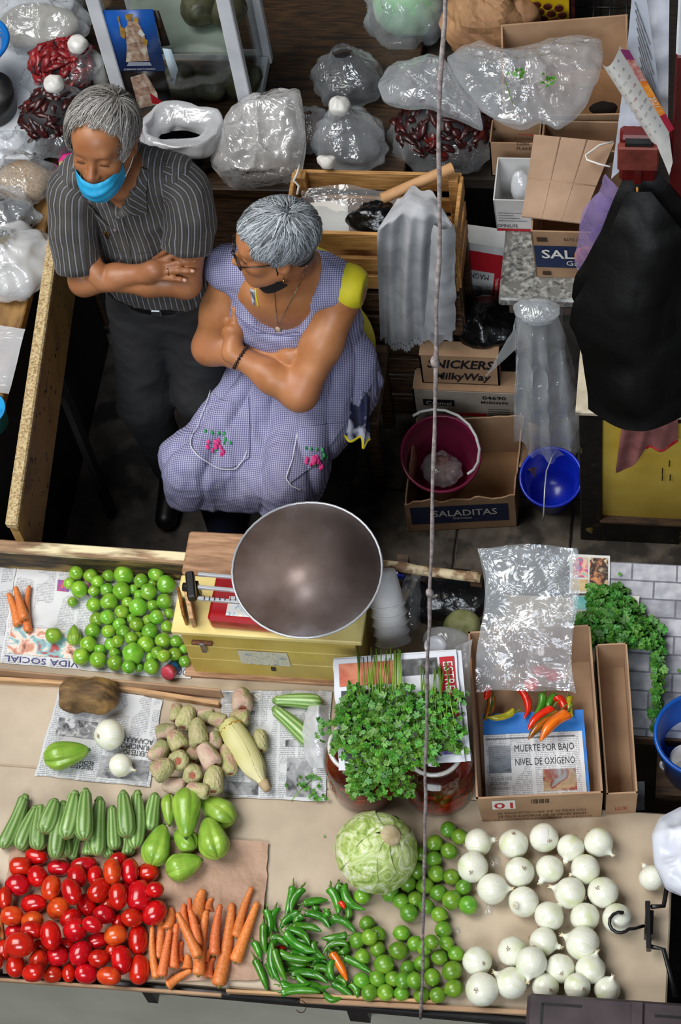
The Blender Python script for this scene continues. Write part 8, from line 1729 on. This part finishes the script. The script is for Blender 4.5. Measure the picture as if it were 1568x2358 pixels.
for a, b, w_, h_ in ((-.15, .135, .09, .006), (-.195, .09, .006, .09), (.11, .125, .10, .006), (.16, .08, .006, .09)): mesh('lid_groove', *boxg(cc+ax2[0]*a+ax2[1]*b+npv(0, 0, .0105), (w_, h_, .002), ax2), M_black, dk, False)
# black hook bracket on the table right edge
M_hk = mat('black_plastic_hook', '#0e0b0b', '#1b1717', rough=.35, scale=20); hk = thing('hook_bracket', 'black plastic hook bracket lying over the onion at the right', 'hook', PZ(1490, 2130, Z_T)); zz = Z_T+.085
mesh('hook', *tube([PZ(1425+24*cos(a), 2124+23*sin(a), zz) for a in np.linspace(-1.25, -5.3+.0, 18)], .004, 8), M_hk, hk) if False else mesh('hook', *tube([PZ(1428+25*cos(radians(a)), 2124+24*sin(radians(a)), zz) for a in (-70, -100, -130, -160, -190, -220, -250, -275, -300, -320)]+[PZ(1462, 2138, zz-.01), PZ(1482, 2132, zz-.03)], .0042, 8), M_hk, hk)
mesh('plate', *bar(PZ(1491, 2078, Z_T+.05), PZ(1494, 2188, Z_T+.05), .012, .028, bev=.002), M_hk, hk, False)
for pts in (((1500, 2088), (1528, 2086), (1536, 2040)), ((1500, 2180), (1528, 2186), (1556, 2296))): mesh('arm', *tube([PZ(x, y, Z_T+.05-.012*i) for i, (x, y) in enumerate(pts)], .006, 6), M_hk, hk)
mesh('foot', *boxg(PZ(1494, 2130, Z_T+.021), (.02, .06, .04)), M_hk, hk, False)
# white bag, blue tub at the right edge
wbg = thing('plastic_bag', 'white plastic bag hanging in at the right edge above the small onion', 'plastic bag', PZ(1570, 1960, .80)); V, F = puff([(1500, 1925), (1518, 1882), (1568, 1858), (1650, 1845), (1660, 2085), (1568, 2062), (1532, 2044), (1506, 1992)], lambda x, y: .955, .05, .03, 10, 12); mesh('film', V, F, M_whitebag, wbg); P_, F_ = blob(PZ(1590, 1960, .90), (.075, .09, .098), 3, .12, 12, (30, 20)); mesh('bag_body', P_, F_, M_whitebag, wbg)
q = PZ(1612, 1690, .90); stl = thing('tub_stand', 'dark block carrying the blue tub at the right edge', 'stand', (q[0], q[1], 0)); mesh('block', *boxg((q[0], q[1], .36), (.20, .18, .718)), M_wooddark, stl, False)
bt2 = thing('tub', 'deep blue plastic tub with white cup at the right edge', 'tub', (q[0], q[1], .72)); M_tub = mat('tub_blue', '#0b3f8c', '#1458b0', rough=.3, scale=6); mesh('shell', *lathe([(1e-6, 0), (.085, 0), (.108, .165), (.112, .17), (.108, .175), (.103, .165), (.08, .005), (1e-6, .005)], 40, (q[0], q[1], .722)), M_tub, bt2); mesh('rim', *tube([npv(q[0]+.108*cos(a), q[1]+.108*sin(a), .897) for a in np.linspace(0, 2*pi, 41)[:-1]], .006, 8, closed=True), M_tub, bt2)
cpq = npv(q[0]-.03, q[1]-.03, .728); cup = thing('white_cup', 'white cup with handle lying inside the blue tub', 'cup', cpq); mesh('cup_body', *lathe([(1e-6, 0), (.035, 0), (.04, .085), (.036, .085), (.031, .005), (1e-6, .005)], 24, cpq), M_foam, cup); mesh('cup_handle', *tube([cpq+npv(-.038-.022*sin(a), -.0, .042-.03*cos(a)) for a in np.linspace(0, pi, 9)], .005, 8), M_foam, cup)
# pages on the brick cloth
newspaper('colour magazine page at the far edge of the brick print cloth', [PZ(1312, 1276, .802), PZ(1404, 1280, .802), PZ(1404, 1368, .802), PZ(1310, 1366, .802)], M_white_print, blocks=[(.08, .08, .45, .6, photo('mag_a', ['#3aa0a8', '#d05a8a', '#e8c0a0', '#7ab8c0'], 40)), (.5, .08, .95, .9, photo('mag_b', ['#c86a4a', '#e09a6a', '#3a2a2a', '#e0c8a0'], 26)), (.05, .65, .46, .95, photo('mag_c', ['#d8c090', '#c8a878'], 30))], seed=3)
newspaper('teal magazine page partly under the parsley', [PZ(1318, 1372, .8035), PZ(1474, 1372, .8035), PZ(1470, 1470, .8035), PZ(1318, 1480, .8035)], M_white_print, blocks=[(.02, .02, .65, .3, photo('mag_d', ['#5aa8a8', '#88c8c0'], 20)), (.02, .32, .6, .95, photo('mag_e', ['#c8ccd0', '#8a9aa8', '#3a3a42'], 30)), (.66, .02, .86, .8, mat('teal_page', '#17556a', '#1f6a80', rough=.5, scale=9))], seed=4)
newspaper('grey newspaper scrap in the dark gap right of the second carton', [PZ(1432, 1800, .66), PZ(1484, 1800, .66), PZ(1484, 1866, .66), PZ(1434, 1866, .66)], M_news, seed=5)
# bottle with red cap beside the tomatillos
q = PZ(392, 1545, Z_T+.022); bo = thing('bottle', 'small blue bottle with red cap lying at the chest corner', 'bottle', (q[0], q[1], Z_T)); d = unit(npv(-.25, -.75, .55)); X, Y, Z_ = frame(d); mesh('cap', *lathe([(1e-6, .018), (.018, .018), (.0195, .015), (.0195, 0)], 24, q, (X, Y, Z_)), mat('red_cap', '#a83040', '#bc4450', rough=.4, scale=10), bo); mesh('bottle_body', *lathe([(.017, 0), (.017, -.006), (.019, -.012), (.019, -.024), (.0, -.025)], 20, q, (X, Y, Z_)), mat('bottle_blue', '#12406a', '#1a5488', rough=.25, scale=8), bo)
# clutter behind the cups
P_, F_ = blob(PZ(1040, 1375, .83), (.11, .075, .05), 17, .3, 12, (44, 30), floor_z=Z_T+.002); tag(mesh('black_bag', P_, F_, M_blackbag), 'shiny black plastic bag on the table behind the cilantro', 'plastic bag')
P_, F_ = blob(PZ(950, 1385, .84), (.03, .08, .045), 19, .25, 16, (30, 22), floor_z=Z_T+.002); tag(mesh('plastic_bag', P_, F_, M_clear), 'clear plastic bag with red print right of the cups', 'plastic bag')
q = PZ(922, 1325, .85); sbt = thing('bottle', 'clear bottle with blue cap peeking out behind the foam cups', 'bottle', (q[0], q[1], Z_T)); mesh('cap', *lathe([(.016, 0), (.016, .02), (.012, .024), (1e-6, .024)], 20, q), M_bb, sbt); mesh('bottle_body', *lathe([(1e-6, .002), (.028, .002), (.028, .03), (.014, .05)], 20, (q[0], q[1], Z_T)), M_glass, sbt)
P_, F_ = blob(PZ(1062, 1445, .84), (.045, .05, .04), 23, .2, 14, (30, 22), floor_z=Z_T+.002); tag(mesh('plastic_bag', P_, F_, mat('olive_husks', '#6a6e3a', '#a5a877', rough=.5, scale=16, bmp=.4)), 'bag of pale green husks behind the carton', 'plastic bag')
P_, F_ = blob(PZ(1030, 1475, .86), (.06, .035, .03), 24, .22, 14, (30, 20)); tag(mesh('plastic_bag', P_, F_, M_milky), 'milky plastic bag end above the newspaper at the jars', 'plastic bag')
q = PZ(1003, 1490, 1.02); tag(mesh('silver_lid', *lathe([(.028, 0), (.0285, .008), (.026, .011), (.018, .009), (1e-6, .0095)], 28, q), M_chrome), 'round silver jar lid above the cilantro newspaper', 'lid')
mesh('support', *lathe([(.02, .0), (.02, 1.018-Z_T)], 14, (q[0], q[1], Z_T+.001)), M_glass, COL.objects[-1])
# litter: onion skins, leaf bits, tape
for k, (px, py, lb) in enumerate(((1140, 1985, 'between the upper left onions'), (1132, 2092, 'left of the middle onions'), (1052, 2132, 'right of the limes'), (1150, 2222, 'between the lower left onions'))):
    v, f, uv = film(lambda u, v_: PZ(px-14+28*u, py-14+28*v_, Z_T+.006), 10, 10, .012, 40, k); tag(mesh('onion_skin', v, f, M_clear), 'translucent onion skin flake '+lb, 'onion skin')
for px, py, lb in ((745, 1926, 'small green leaf bit above the cabbage left'), (1424, 1322, 'green leaf bit on the brick cloth far edge'), (1560, 1545, 'green leaf bit at the right on the brick cloth')):
    me = lmesh('leaf_bit', *leafmesh('l', M_leaf, 0), M_leaf); P = PZ(px, py, Z_T+.004); o = obj_from(me, 'leaf_bit', None, Matrix.Translation(Vector(P)) @ Matrix.Scale(.006 if px < 1000 else .010, 4)); tag(o, lb, 'leaf')
c, wd = TAGGED; n_ = unit(CAM-c); X, Y, Z_ = frame(n_, (0, 1, 0)); 
v, f, uv = grid(lambda u, v_: c+(wd*.53)*unit(n_+X*(u-.5)*.55+Y*(.75-v_*1.2)), 8, 12); tag(mesh('paper_tag', v, f, M_white_print), 'torn white tape stuck on the onion at the carton', 'tape')
lp = [PY(693+12*cos(a), 2318+14*sin(a), -.385) for a in np.linspace(-2.5, 2.6, 12)]; tag(mesh('string_loop', *tube(np.array(lp), .0012, 5), M_wooddark), 'thin brown string loop hanging at the table edge', 'string')
flush_text()
